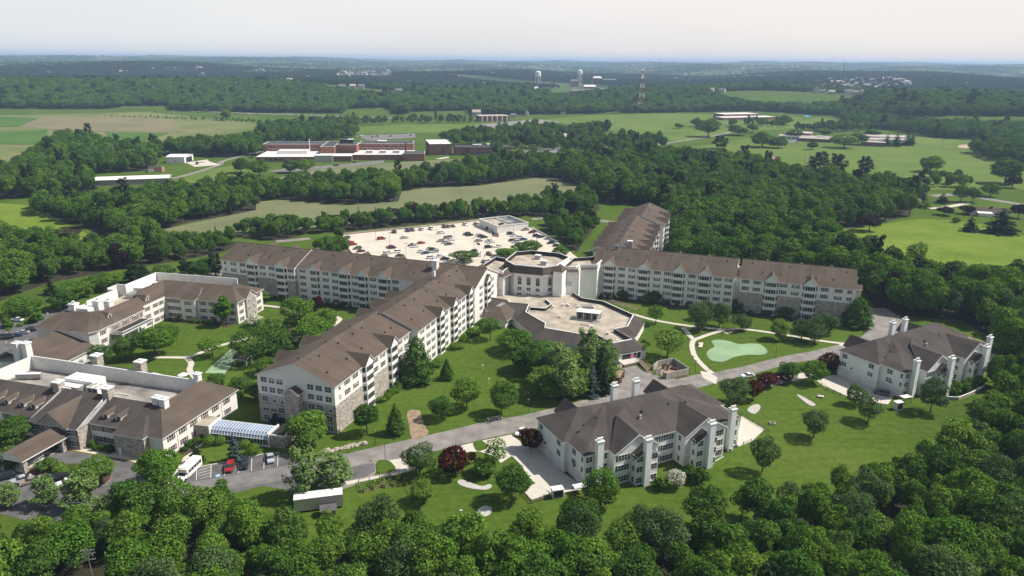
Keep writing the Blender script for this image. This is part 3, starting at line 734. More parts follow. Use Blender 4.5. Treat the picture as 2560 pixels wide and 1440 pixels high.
# ------------------------------------------------------------------ hip-roofed condominium house, built once and copied
def condo(loc, ang, label):
    h = empty('condominium', label, 'apartment house', loc, ang, None)
    foot = [(-1, 8.2), (.2, 8.2), (.2, .3), (7.2, .3), (7.2, -2.2), (20.2, -2.2), (20.2, 1.6), (28.6, 1.6), (28.6, -2.2), (41.6, -2.2), (41.6, .3), (48.8, .3), (48.8, 8.2), (50, 8.2), (50, 22.4), (-1, 22.4)]
    b = MB(); b.prism(foot, -1.2, 8.8, SIDG, bottom=False)
    for gx in (13.7, 35.1): b.face([(gx - 6.5, -2.2, 8.8), (gx + 6.5, -2.2, 8.8), (gx, -2.2, 12.6)], SIDG)
    b.build('wall', h)
    b = MB()
    f2 = offs(foot, .05)
    b.prism(f2, -1.2, 2.75, STUCD); b.prism(offs(foot, .09), 2.75, 2.95, TRIM); b.build('base_storey', h)
    ze = 8.7; R1, R2, R3, R4 = (7.5, 15.8, 13.2), (15.2, 15.2, 13.2), (33.6, 15.2, 13.2), (41.5, 15.8, 13.2)
    M1, M2 = (17.8, 10.2, 13.25), (31.2, 10.2, 13.25)
    M2 = (35.0, 10.2, 13.25); M1 = (17.8, 10.2, 13.25); MM = 49 / 2
    E = lambda x, y: (x, y, ze)
    def mir(p): return (48.8 - p[0], p[1], p[2])
    b = MB(); half = [
        [E(-1.5, 22.9), E(-1.5, 8.0), R1], [E(-1.5, 8.0), E(-.2, 7.8), R1], [E(-.2, 7.8), E(-.2, -.1), R2, R1],
        [E(-.2, -.1), E(7.0, -.1), M1, R2], [E(7.0, -2.7), (13.7, -2.7, 12.8), (14.4, 8.4, 12.8), E(7.0, -.1)],
        [(13.7, -2.7, 12.8), E(20.6, -2.7), E(20.6, 1.2), (14.4, 8.4, 12.8)], [(14.4, 8.4, 12.8), E(20.6, 1.2), M1]]
    for f_ in half:
        b.slab(f_, .22, ROOFD, TRIM); b.slab([mir(p) for p in f_], .22, ROOFD, TRIM)
    b.slab([E(20.6, 1.2), E(28.2, 1.2), (31.0, 10.2, 13.25), M1], .22, ROOFD, TRIM)
    b.slab([R1, E(-1.5, 22.9), E(17.0, 22.9), R2], .22, ROOFD, TRIM); b.slab([R4, E(50.3, 22.9), E(31.8, 22.9), R3], .22, ROOFD, TRIM)
    b.slab([R2, E(17.0, 22.9), E(31.8, 22.9), R3], .22, ROOFD, TRIM); b.slab([M1, (31.0, 10.2, 13.25), R3, R2], .2, ROOFD, TRIM)
    b.build('roof', h)
    for gx in (13.7, 35.1):                              # raked white boards on the two big front gables
        b = MB()
        for sg in (-1, 1):
            p = [(gx + sg * 6.9, -2.78, ze - .35), (gx + sg * 6.9, -2.78, ze + .02), (gx, -2.78, 12.85), (gx, -2.78, 12.45)]
            b.face(p if sg > 0 else p[::-1], TRIM)
        b.build('gable_trim', h)
    for gx in (15.2, 33.6):                              # small gabled bays with the chimney in the middle
        b = MB(); b.box(gx - 3.2, gx + 3.2, -4.7, -2.1, -1.2, 7.6, SIDG); b.face([(gx - 3.2, -4.7, 7.6), (gx + 3.2, -4.7, 7.6), (gx, -4.7, 9.7)], SIDG); b.build('front_bay', h)
        b = MB()
        for sg in (-1, 1): b.slab([(gx + sg * 3.6, -5.1, 7.5), (gx + sg * 3.6, -2.2, 7.5), (gx, -2.2, 9.95), (gx, -5.1, 9.95)], .2, ROOFD, TRIM)
        b.build('bay_roof', h)
    def chim(x, y, z0, z1, flues=3):
        b = MB(); b.box(x - .84, x + .84, y - .66, y + .66, z0, z1, SIDG); b.box(x - 1.0, x + 1.0, y - .82, y + .82, z1, z1 + .22, TRIM)
        o = b.build('chimney', h)
        for k in range(flues):
            f_ = MB(); xx = x - .6 + k * .6; f_.tube((xx, y, z1 + .2), (xx, y, z1 + .8), .16, METAL, 7); f_.tube((xx, y, z1 + .8), (xx, y, z1 + .95), .28, WHITEM, 7); f_.build('flue', o)
    for x, y, z0, z1 in ((3.7, -.75, -1, 12.3), (14.6, -5.3, -1, 12.6), (34.2, -5.3, -1, 12.6), (45.1, -.75, -1, 12.3), (20.6, 18.9, 9, 15.6), (27.6, 18.9, 9, 15.6)): chim(x, y, z0, z1)
    for gx in (9.5, 39.3):                               # rear entry gables
        b = MB(); b.box(gx - 3, gx + 3, 22.0, 26, -1, 7.5, SIDG); b.build('rear_bay', h)
        b = MB()
        for sg in (-1, 1): b.slab([(gx + sg * 3.5, 18, 7.6), (gx + sg * 3.5, 26.5, 7.6), (gx, 26.5, 11.0), (gx, 18, 11.0)], .2, ROOFD, TRIM)
        b.build('rear_bay_roof', h)
    W_ = lambda k, x, y, z, rz: inst('window', WM[k], h, (x, y, z), rz)
    for z in (4.4, 7.2):
        for y in (20.4, 10.8): W_('plain', -1.02, y, z, -math.pi / 2); W_('plain', 50.02, y, z, math.pi / 2)
        for y in (5.2,): W_('plain', .18, y, z, -math.pi / 2); W_('plain', 48.82, y, z, math.pi / 2)
        W_('hs', .18, 1.2, z, -math.pi / 2); W_('hs', 48.82, 1.2, z, math.pi / 2)
    for z in (1.4, 4.4, 7.2):
        g = -.06 if z < 2.7 else 0
        for x in (1.5, 5.8, 43, 47.2): W_('plain', x, .3 + g, z, 0)
        for x in (9.6, 39.2): W_('tri', x, -2.2 + g, z, 0)
        for x in (12.9, 17.3, 31.5, 35.9): W_('plain', x, -4.7, z, 0)
        for x in (22.2,): W_('win', x, 1.6 + g, z, 0)
        W_('tri', 25.9, 1.6 + g, z, 0)
        W_('hs', 28.58, -.2, z, -math.pi / 2); W_('hs', 11.98, -3.6, z, -math.pi / 2); W_('hs', 30.4, -3.6, z, -math.pi / 2)
    gd = MB(); gd.box(-1.35, 1.35, -.1, .02, 0, 2.2, TRIM)
    for k in range(3): gd.box(-1.3, 1.3, -.12, -.1, .55 * (k + 1) - .02, .55 * (k + 1) + .02, METAL)
    gme = gd.mesh('garage_door')
    for y in (20.6, 16.2, 11.8): inst('garage_door', gme, h, (-1.06, y, .05), -math.pi / 2); inst('garage_door', gme, h, (50.06, y, .05), math.pi / 2)
    inst('garage_door', gme, h, (.14, 3.0, .05), -math.pi / 2); inst('garage_door', gme, h, (48.66, 3.0, .05), math.pi / 2)
    for y, xx in ((17.2, -1.1), (4.0, .1)):
        b = MB(); b.tube((0, 0, 0), (-.5, 0, .1), .05, DARKM, 5); b.box(-.75, -.4, -.2, .2, -.1, .4, DARKM); b.build('wall_lamp', h, (xx, y, 4.0))
    for x, y in ((22, 8), (10, 11), (5, 9), (31, 8.5), (37, 9), (12, 4)): inst('roof_vent', VENT, h, (x, y, 12.4 if 7.5 < y < 9 else 11.6 if y > 7 else 10.3))
    b = MB(); b.tube((0, 0, 0), (0, 0, 1.0), .35, WHITEM); b.ball((0, 0, 1.1), .45, METAL, 8, 5); b.build('roof_fan', h, (20.5, 6.6, 11.0))
    return h
F1 = condo((17.9, 159.0), R(25.8), 'three-storey pale condominium with dark brown hip roof nearest the camera beside the curved road')
index_kids(F1)
F2 = dup_tree(F1)
F2.location = (121.9, 211.0, 0); F2.rotation_euler = (0, 0, R(30.8))
F2['label'] = 'three-storey pale condominium with dark hip roof backing onto the dense right-hand woods'

# ------------------------------------------------------------------ care home on the left: L-shaped, three storeys, mansard round a flat roof
def LT(o, ang):
    a = R(ang)
    return lambda x, y: (o[0] + x * math.cos(a) - y * math.sin(a), o[1] + x * math.sin(a) + y * math.cos(a))
L3 = empty('care_home', 'L-shaped three-storey beige building with brown mansard roof and white parapets round a grassy court', 'care home', (-137.5, 281.3), R(-12.3))
foot = [(.0, -1), (31.2, -1), (31.2, 17.4), (21.4, 17.4), (21.4, 16), (-16.8, 16), (-16.8, -22), (-16.8, -36), (-21.2, -36), (-21.2, -42.6), (.2, -42.6), (2, -40.4), (2, -17), (-.3, -15), (-.3, -1)]
b = MB(); b.prism(foot, -.5, 9, STUCD, FLAT, bottom=False)
for z in (3.0, 5.95): b.prism(offs(foot, .05), z - .1, z + .1, TRIM)
b.build('wall', L3)
b = MB(); e = 8.9; t = 12.4
fac = [[(-.6, -1.5, e), (31.8, -1.5, e), (23.7, 8.6, t), (-8.4, 9.4, t)], [(31.8, -1.5, e), (31.8, 18, e), (23.9, 11.5, t), (23.7, 8.6, t)], [(31.8, 18, e), (21, 18, e), (21.2, 12, t), (23.9, 11.5, t)],
       [(-.6, -15.2, e), (-.6, -1.5, e), (-8.4, 9.4, t), (-8.6, -6.5, t)], [(2.4, -40.6, e), (2.4, -16.5, e), (-3.8, -12.5, t - .3), (-4.2, -29.8, t)], [(2.4, -16.5, e), (-.6, -15.2, e), (-8.6, -6.5, t), (-3.8, -12.5, t - .3)],
       [(-21.8, -43.2, e), (.6, -43.2, e), (-7.6, -32.2, t), (-17.6, -34, t)], [(.6, -43.2, e), (2.4, -40.6, e), (-4.2, -29.8, t), (-7.6, -32.2, t)], [(-21.8, -30, e), (-21.8, -43.2, e), (-17.6, -34, t), (-17.6, -30, t)]]
for f_ in fac: b.slab(f_, .25, ROOF, TRIM)
b.build('mansard_roof', L3)
# hipped bay on the court side, small gabled dormers, right-end gable
b = MB(); b.box(7.4, 13.5, -2.4, -.9, -.5, 8.9, STUCD); b.build('court_bay', L3)
b = MB(); q = [(6.9, -2.9, 8.9), (14, -2.9, 8.9), (14, 1.2, 9.6), (6.9, 1.2, 9.6)]; pk = (12, 5.6, 11.6)
b.slab([q[0], q[1], pk], .2, ROOF, TRIM); b.slab([q[1], (14, 0, 9.4), pk], .2, ROOF, TRIM); b.slab([q[0], (6.9, 0, 9.4), pk], .2, ROOF, TRIM); b.build('court_bay_roof', L3)
b = MB(); b.box(31.0, 31.9, 4.5, 11.5, -.5, 8.9, STONE); b.face([(31.9, 4.5, 8.9), (31.9, 11.5, 8.9), (31.9, 8, 11.4)], STONE); b.build('end_gable', L3)
b = MB()
for sg in (-1, 1): b.slab([(32.3, 8 + sg * 3.9, 8.8), (28.5, 8 + sg * 3.9, 9.6), (26.2, 8, 11.7), (32.3, 8, 11.7)], .2, ROOF, TRIM)
b.build('end_gable_roof', L3)
def small_dormer(root, x, y, z, rz, w=1.7, back=3.2, wall=None, r=None):
    b = MB(); b.face([(-w / 2, 0, 0), (w / 2, 0, 0), (w / 2, 0, 1.2), (0, 0, 2.0), (-w / 2, 0, 1.2)], wall or TRIM); b.box(-w / 2 + .35, w / 2 - .35, -.04, 0, .2, 1.2, GLASS)
    for sg in (-1, 1):
        p = [(sg * w / 2, 0, 0), (sg * w / 2, back * .7, 1.2), (sg * w / 2, 0, 1.2)]; b.face(p if sg > 0 else p[::-1], wall or TRIM)
    o = b.build('dormer', root, (x, y, z), rz)
    g = MB()
    for sg in (-1, 1): g.slab([(sg * (w / 2 + .3), -.25, 1.05), (sg * (w / 2 + .3), back * .75, 1.05), (0, back * 1.25, 2.1), (0, -.25, 2.1)], .12, r or ROOF, TRIM)
    g.build('roof', o)
small_dormer(L3, -2.2, -9.0, 9.7, math.pi / 2); small_dormer(L3, -.6, -31.0, 10.1, math.pi / 2)
for z in (1.5, 4.4, 7.4):
    for x in (1.6, 4.6, 16.2, 20.2, 24.6, 28.6): inst('window', WM['lit'], L3, (x, -1.02, z), 0)
    inst('window', WM['lit'], L3, (10.4, -2.42, z), 0)
    for y in (-4, -7.4, -12): inst('window', WM['lit'], L3, (-.28, y, z), math.pi / 2)
    for y in (-19, -23.5, -28, -38): inst('window', WM['lit'], L3, (2.02, y, z), math.pi / 2)
    for y in (1.6, 14.4): inst('window', WM['lit'], L3, (31.22, y, z), math.pi / 2)
    for y in (6.2, 9.8): inst('window', WM['hs'], L3, (31.92, y, z), math.pi / 2)
b = MB(); b.box(1.9, 2.12, -34.5, -19, 3.1, 8.8, STONE); b.build('stone_panel', L3)
for y in (-22, -27, -32):
    inst('window', WM['lit'], L3, (2.14, y, 7.3), math.pi / 2)
b = MB(); b.box(2.0, 7.2, -35, -18.5, 5.6, 5.95, WHITEM, DARKM)
for y in (-34.6, -26.8, -18.9): b.box(6.8, 7.1, y - .15, y + .15, 0, 5.6, WHITEM)
for y in (-35, -18.6): b.box(2.0, 7.2, y, y + .1, 6.75, 6.95, WHITEM); [b.box(2.2 + k * .5, 2.28 + k * .5, y, y + .08, 5.95, 6.75, WHITEM) for k in range(10)]
b.box(7.1, 7.22, -35, -18.5, 6.75, 6.95, WHITEM); [b.box(7.12, 7.2, -34.9 + k * .55, -34.82 + k * .55, 5.95, 6.75, WHITEM) for k in range(30)]
b.build('balcony', L3)
b = MB()
def pw(b, a, c, z0, z1, th=.35, m=STUC):
    a = np.array(a); c = np.array(c); d = (c - a) / np.hypot(*(c - a)); q = np.array([-d[1], d[0]]) * th / 2
    b.prism([tuple(a - q), tuple(c - q), tuple(c + q), tuple(a + q)], z0, z1, m, TRIM)
pw(b, (-16.6, 15.8), (21.4, 15.8), 8.5, 13.2); pw(b, (-16.6, -2.6), (-16.6, 15.6), 8.5, 13.2); pw(b, (-20.5, -2.8), (-16.4, -2.8), 8.5, 13.2); pw(b, (-16.2, -24), (-16.2, -8), 8.5, 13); pw(b, (-20.5, -8), (-20.5, -2.8), 8.5, 13); pw(b, (-16.2, -8), (-20.5, -8), 8.5, 12.6)
b.build('parapet', L3)
b = MB(); b.box(-20.3, -16.4, -24, -8, -.5, 8.5, STUCD, FLAT); b.build('west_wall', L3)
b = MB(); b.slab([(-16.4, -26, 12.2), (-16.4, -10, 12.2), (-21.5, -10, 8.7), (-21.5, -26, 8.7)], .25, ROOF, TRIM); b.slab([(-17.6, -30, t), (-15, -26, t), (-22, -26, 8.8), (-21.8, -30, 8.9)], .25, ROOF, TRIM); b.build('west_roof', L3)
b = MB(); b.box(-14.2, -9.8, -1.5, 3.4, 9.0, 11.8, WHITEM); b.box(-13.8, -10.4, -7, -1.5, 9, 10.8, METAL); b.build('roof_unit', L3)
b = MB(); b.box(-14.5, -9.5, 6.5, 11.5, 9, 10.6, WHITEM); b.tube((-12, 8, 10.6), (-12, 8, 10.9), .8, DARKM, 12); b.build('cooling_unit', L3)
for x, y, w_, h_ in ((-14.2, -32.0, 1.2, 14.6), (-8.0, -27.5, 1.3, 14.9), (-2.0 - 4.5, -24.0, 1.2, 13.8)):
    b = MB(); b.box(x - w_, x + w_, y - w_, y + w_, 9, h_, STUC); b.box(x - w_ - .2, x + w_ + .2, y - w_ - .2, y + w_ + .2, h_, h_ + .35, TRIM); o = b.build('chimney', L3)
    b = MB(); b.tube((x, y, h_ + .3), (x, y, h_ + 1.0), .3, METAL); b.tube((x, y, h_ + 1.0), (x, y, h_ + 1.2), .5, WHITEM); b.build('flue', o)
b = MB(); b.box(-14.0, -8.2, -32.4, -28.6, 9, 13.3, STUC); b.build('roof_enclosure', L3)

# ------------------------------------------------------------------ connecting hall between the two left buildings
hall = empty('connecting_hall', 'low hall with a broad brown gable roof joining the care home to the entrance building', 'hall', (-137.5, 281.3), R(-12.3))
b = MB(); b.box(-21.5, 2.4, -62, -43.0, -.5, 4.0, STUC); b.build('wall', hall)
b = MB(); b.slab([(3.0, -62.5, 3.9), (3.0, -43.4, 3.9), (-3.5, -40.5, 6.0), (-13.6, -40.5, 8.6), (-13.6, -62.5, 8.6)], .3, ROOF, TRIM); b.slab([(-13.6, -62.5, 8.6), (-13.6, -40.5, 8.6), (-22.5, -43.4, 3.9), (-22.5, -62.5, 3.9)], .3, ROOF, TRIM); b.build('roof', hall)
b = MB(); b.tube((2.75, -47, 0), (2.75, -47, 3.8), .08, TRIM, 6); b.tube((2.75, -55, 0), (2.75, -55, 3.8), .08, TRIM, 6); b.build('downpipes', hall)

# ------------------------------------------------------------------ entrance building, bottom left
L2 = empty('entrance_building', 'two-storey lower-left building with dormered brown roofs, stone chimneys and white parapet', 'building', (-89.2, 171.2), R(-16.3))
foot = [(-75, -1), (-40.6, -1), (-40.6, -3.2), (-25.2, -3.2), (-25.2, .8), (-14.4, .8), (-14.4, -2.2), (-5.0, -2.2), (-5, -.6), (-.5, -.6), (-.5, 29.8), (-9, 29.8), (-9, 24.5), (-75, 24.5)]
b = MB(); b.prism(foot, -.8, 6.3, SID, FLATG, bottom=False); b.prism(offs(foot, .04), 3.1, 3.3, TRIM); b.build('wall', L2)
b = MB(); e = 6.3; t = 10.2
fac = [[(-76, -1.6, e), (-41, -1.6, e), (-41, 8.6, t), (-76, 8.6, t)], [(-41.2, -3.8, e), (-24.8, -3.8, e), (-26.0, 8.2, t + .6), (-40.0, 8.2, t + .6)], [(-24.8, .3, e), (-14, .3, e), (-8.4, 8.8, t), (-26, 8.8, t)],
       [(-5, -1.2, e), (.1, -1.2, e), (-8.4, 8.8, t), (-9.2, 4.4, 8.3)], [(-14, .3, e), (-5, -1.2, e), (-9.2, 4.4, 8.2), (-8.4, 8.8, t)], [(.1, -1.2, e), (.1, 30.4, e), (-8.6, 25.2, t), (-8.4, 8.8, t)], [(.1, 30.4, e), (-9.4, 30.4, e), (-8.6, 25.2, t)]]
for f_ in fac: b.slab(f_, .25, ROOFD if fac.index(f_) < 5 else ROOF, TRIM)  # front slopes get the darker shingle, so their shade is put into the colour
b.slab([(-14.9, -2.8, e), (-4.6, -2.8, e), (-9.4, 4.2, 8.9)], .25, ROOFD, TRIM); b.slab([(-4.6, -2.8, e), (-4.6, -.8, e), (-8.4, 4.6, 8.2), (-9.4, 4.2, 8.9)], .25, ROOFD, TRIM); b.slab([(-14.9, -2.8, e), (-9.4, 4.2, 8.9), (-13, 2.2, 7.2), (-14.9, .3, e)], .25, ROOFD, TRIM)
b.build('mansard_roof', L2)
b = MB()
for x in (-41.3, -24.9):                                   # white verge walls of the centre block
    sg = 1
    b.face([(x, -3.8, 6.25), (x, 8.2, 10.75), (x, 8.2, 9.6), (x, .6, 6.25)], TRIM); b.face([(x, .6, 6.25), (x, 8.2, 9.6), (x, 8.2, 10.75), (x, -3.8, 6.25)], TRIM)
b.box(-41.4, -38.6, 8.2, 8.7, 6.3, 10.9, STUC); b.build('verge_wall', L2)
b = MB(); b.prism([(-40.72, -3.32), (-25.08, -3.32), (-25.08, .7), (-40.72, .7)], -.8, 6.25, STONE); b.build('stone_front', L2); b = MB(); b.prism([(-14.5, -2.32), (-4.9, -2.32), (-4.9, .9), (-14.5, .9)], -.8, 6.2, STONE); b.build('stone_front', L2)
# cross gable over the door
b = MB(); b.face([(-38, -3.9, 6.3), (-28, -3.9, 6.3), (-33, -3.9, 10.0)], STONE); b.build('entrance_gable', L2)
b = MB()
for sg in (-1, 1): b.slab([(-33 + sg * 5.5, -4.3, 6.2), (-33 + sg * 5.5, -3.4, 6.3), (-33, 7, 10.4), (-33, -4.3, 10.4)], .2, ROOF, TRIM)
b.build('entrance_gable_roof', L2)
b = MB(); b.box(-1.6, 1.6, -.08, .02, -1, .8, TRIM); b.tri([(1.7 * math.cos(math.pi * k / 10), -.06, .8 + 1.3 * math.sin(math.pi * k / 10)) for k in range(11)], TRIM)
for x in (-1.5, -.5, .5): b.box(x + .06, x + .94, -.12, -.08, -.9, .7, GLASS)
b.tri([(1.4 * math.cos(math.pi * k / 10), -.12, .9 + 1.0 * math.sin(math.pi * k / 10)) for k in range(11)], GLASS); b.build('arched_window', L2, (-33, -3.4, 4.8))
for x in (-58, -53.8, -48.2 + .0, -44.2): small_dormer(L2, x, 1.0, 7.2, 0, 1.7, 3.4, SID)
for x in (-21.2, -16.9): small_dormer(L2, x, 2.4, 7.1, 0, 1.7, 3.4, SID)
for z in (1.7, 4.8):
    for x in (-72, -67, -62, -57, -52, -47, -43): inst('window', WM['lit'], L2, (x, -1.02, z), 0)
    for x in (-38.6, -27.4): inst('window', WM['trir'], L2, (x, -3.34, z), 0)
    for x in (-22.6, -18.9, -15.8): inst('window', WM['trir'], L2, (x, .78, z), 0)
    for y in (2.4, 6.8, 11.2, 15.6, 20.2, 25.2): inst('window', WM['lit'], L2, (-.48, y, z), math.pi / 2)
for y in (4.6, 13.4, 22.8):
    b = MB(); b.tube((-.42, y, 0), (-.42, y, 6.2), .07, TRIM, 6); b.build('downpipe', L2)
b = MB(); b.box(-.5, .5, -.1, 0, 0, 2.2, TRIM); b.build('side_door', L2, (-13.0, -2.34, 0))
b = MB(); pw(b, (-76, 24.3), (-9, 24.3), 6, 10.6, .4, STUC); pw(b, (-70.5, 9), (-70.5, 24.3), 6, 10.4, .4, STUC); b.build('parapet', L2)
def stone_chimney(root, x, y, z0, z1, w=1.1, m=STONE):
    b = MB(); b.box(x - w, x + w, y - w, y + w, z0, z1, m); b.box(x - w - .2, x + w + .2, y - w - .2, y + w + .2, z1, z1 + .35, TRIM); o = b.build('chimney', root)
    b = MB()
    for k in (-.4, .4): b.tube((x + k, y, z1 + .3), (x + k, y, z1 + .75), .28, WHITEM, 8)
    b.build('chimney_pot', o)
for x, y, z0, z1 in ((-42.4, 8.2, 6.5, 12.4), (-25.4, 8.4, 6.5, 12.8), (-9.9, 9.2, 8, 11.8), (-7.4, 8.9, 8, 11.8)): stone_chimney(L2, x, y, z0, z1, 1.1 if x < -12 else .9, STONE if x < -12 else STUC)
for x, y in ((-46.5, 26.0), (-30.3, 26.0)): stone_chimney(L2, x, y, 0, 13.0, 1.2)
for x, y in ((-74.3, 23.4), (-71.6, 24.2)): stone_chimney(L2, x, y, 6, 14.6, 1.0, STUC)
stone_chimney(L2, -9.6, 25.2, 8, 12.0, .8, STUC)
b = MB(); b.box(-47.5, -37, 14.6, 19.2, 7.0, 10.2, WHITEM); b.box(-49.5, -40, 12.0, 14.6, 7.2, 9.2, METAL, WHITEM); b.tube((-49.6, 13.3, 8.2), (-50.5, 13.3, 8.2), 1.1, METAL, 10); b.build('roof_unit', L2)
b = MB(); b.box(-38, -33.2, 12.2, 16.4, 6.6, 6.9, METAL); b.box(-37.6, -33.6, 12.6, 16.0, 6.9, 9.6, WHITEM); b.box(-37.2, -35.8, 12.5, 12.6, 7.2, 9.2, DARKM); b.box(-35.5, -34.0, 12.5, 12.6, 7.2, 9.2, DARKM)
for x in (-36.6, -34.7):
    for y in (13.5, 15.1): b.tube((x, y, 9.6), (x, y, 9.75), .6, FLAT, 12)
b.build('chiller', L2)
b = MB(); b.box(-3.6, 3.6, -.7, .7, .5, 1.9, METAL, WHITEM); b.box(-.8, .8, -.5, .5, 0, .5, METAL); b.build('duct', L2, (-64.5, 17.6, 6.3), .35)
b = MB(); b.box(-32, -31.8, 9.4, 17, 6.35, 6.6, WHITEM); b.box(-32, -27, 16.9, 17.1, 6.35, 6.6, WHITEM); b.build('roof_pipe', L2)
# rear sun room seen over the parapet
b = MB(); b.box(-45, -27.5, 24.7, 30, -.5, 7.6, STUC); b.build('rear_room', L2)
b = MB(); b.slab([(-45.4, 30.4, 7.4), (-45.4, 27, 9.6), (-27, 27, 9.6), (-27, 30.4, 7.4)], .2, ROOFD, TRIM); b.slab([(-45.4, 24.6, 8.6), (-27, 24.6, 8.6), (-27, 27, 9.6), (-45.4, 27, 9.6)], .2, ROOFD, TRIM); b.build('rear_room_roof', L2)
b = MB(); b.slab([(-27.5, 24.8, 6.6), (-20.5, 27, 5.0), (-22, 31, 5.0), (-28, 30, 6.6)], .2, WHITEM); b.box(-27.5, -21.5, 25, 30, 0, 5.0, STUC); b.build('rear_porch', L2)
# porte-cochere
pc = empty('entrance_canopy', 'brown gable-roofed drive-through canopy on stone piers before the entrance', 'canopy', (-89.2, 171.2), R(-16.3))
b = MB()
for sg in (-1, 1): b.slab([(-32.2 + sg * 4.4, -17.6, 4.0), (-32.2 + sg * 4.4, -3.5, 4.0), (-32.2, -3.5, 6.2), (-32.2, -17.6, 6.2)], .3, ROOF, TRIM)
b.build('roof', pc)
b = MB(); b.face([(-36.2, -17.2, 4.0), (-28.2, -17.2, 4.0), (-32.2, -17.2, 6.0)], SIDG); b.box(-36.2, -28.2, -17.3, -17.0, 3.4, 4.0, TRIM); b.box(-28.5, -28.2, -17.0, -3.6, 3.4, 4.0, TRIM); b.box(-36.2, -35.9, -17.0, -3.6, 3.4, 4.0, TRIM); b.build('gable_beam', pc)
for x in (-35.6, -28.8):
    for y in (-16.6, -5.2): bb = MB(); bb.box(x - .55, x + .55, y - .55, y + .55, -.3, 3.4, STONE); bb.build('pier', pc)
# glazed walkway between the entrance building and the central wing
gw = empty('glass_walkway', 'glazed barrel-roofed walkway linking the entrance building to the gable end', 'walkway', (-84.5, 186.0), R(-17.5))
GLB = mat('blue_tinted_glazing', (0.20, 0.27, 0.38), 0.18, 0.25, 0.15, spec=0.6)
b = MB(); n = 20; L_ = 17.5
prof = [(-2.6, .6), (-2.6, 2.2), (-2.1, 3.1), (-1.2, 3.7), (1.8, 3.9), (2.6, 3.6), (2.6, .6)]
for i in range(len(prof) - 1):
    (y0, z0), (y1, z1) = prof[i], prof[i + 1]
    b.face([(0, y0, z0), (0, y1, z1), (L_, y1, z1), (L_, y0, z0)][::-1], GLASS if i in (0, 5) else GLB)
b.build('glazing', gw)
b = MB()
for k in range(n + 1):
    x = L_ * k / n
    for i in range(len(prof) - 1): b.tube((x, prof[i][0] * 1.01, prof[i][1]), (x, prof[i + 1][0] * 1.01, prof[i + 1][1] + .02), .07, TRIM, 4)
for y, z in prof[1:6]: b.tube((0, y * 1.01, z + .02), (L_, y * 1.01, z + .02), .07, TRIM, 4)
b.build('frame', gw)
b = MB(); b.box(0, L_, -2.7, 2.7, -.3, .62, STUCD); b.build('sill_wall', gw)
b = MB(); b.box(-5.5, 0, -2.7, 3.0, -.3, 4.2, STONE, FLAT); b.box(-.25, .1, -2.95, 2.9, 0, 4.4, TRIM); b.build('west_lobby', gw)
b = MB(); b.box(L_, L_ + 4.4, -2.4, 2.9, -.3, 3.5, STONE, MEMB); b.box(L_ - .1, L_ + .25, -2.95, 2.9, 0, 4.2, TRIM); b.box(L_ + .25, L_ + 4.6, -2.6, -2.3, 3.4, 3.9, TRIM); b.box(L_ + 4.4, L_ + 4.7, -2.6, 9.5, 3.4, 3.9, TRIM); b.box(L_ + .3, L_ + 4.4, 2.9, 9.5, -.3, 3.5, STONE, MEMB); b.build('east_lobby', gw)
# ------------------------------------------------------------------ fix the walkway to its measured place
_a, _b = K('e', 1685, 195), K('e', 2150, 252); _d = (_b - _a) / np.hypot(*(_b - _a)); _o = _a + np.array([-_d[1], _d[0]]) * 2.7
gw.location = (_o[0], _o[1], 0); gw.rotation_euler = (0, 0, math.atan2(_d[1], _d[0]))

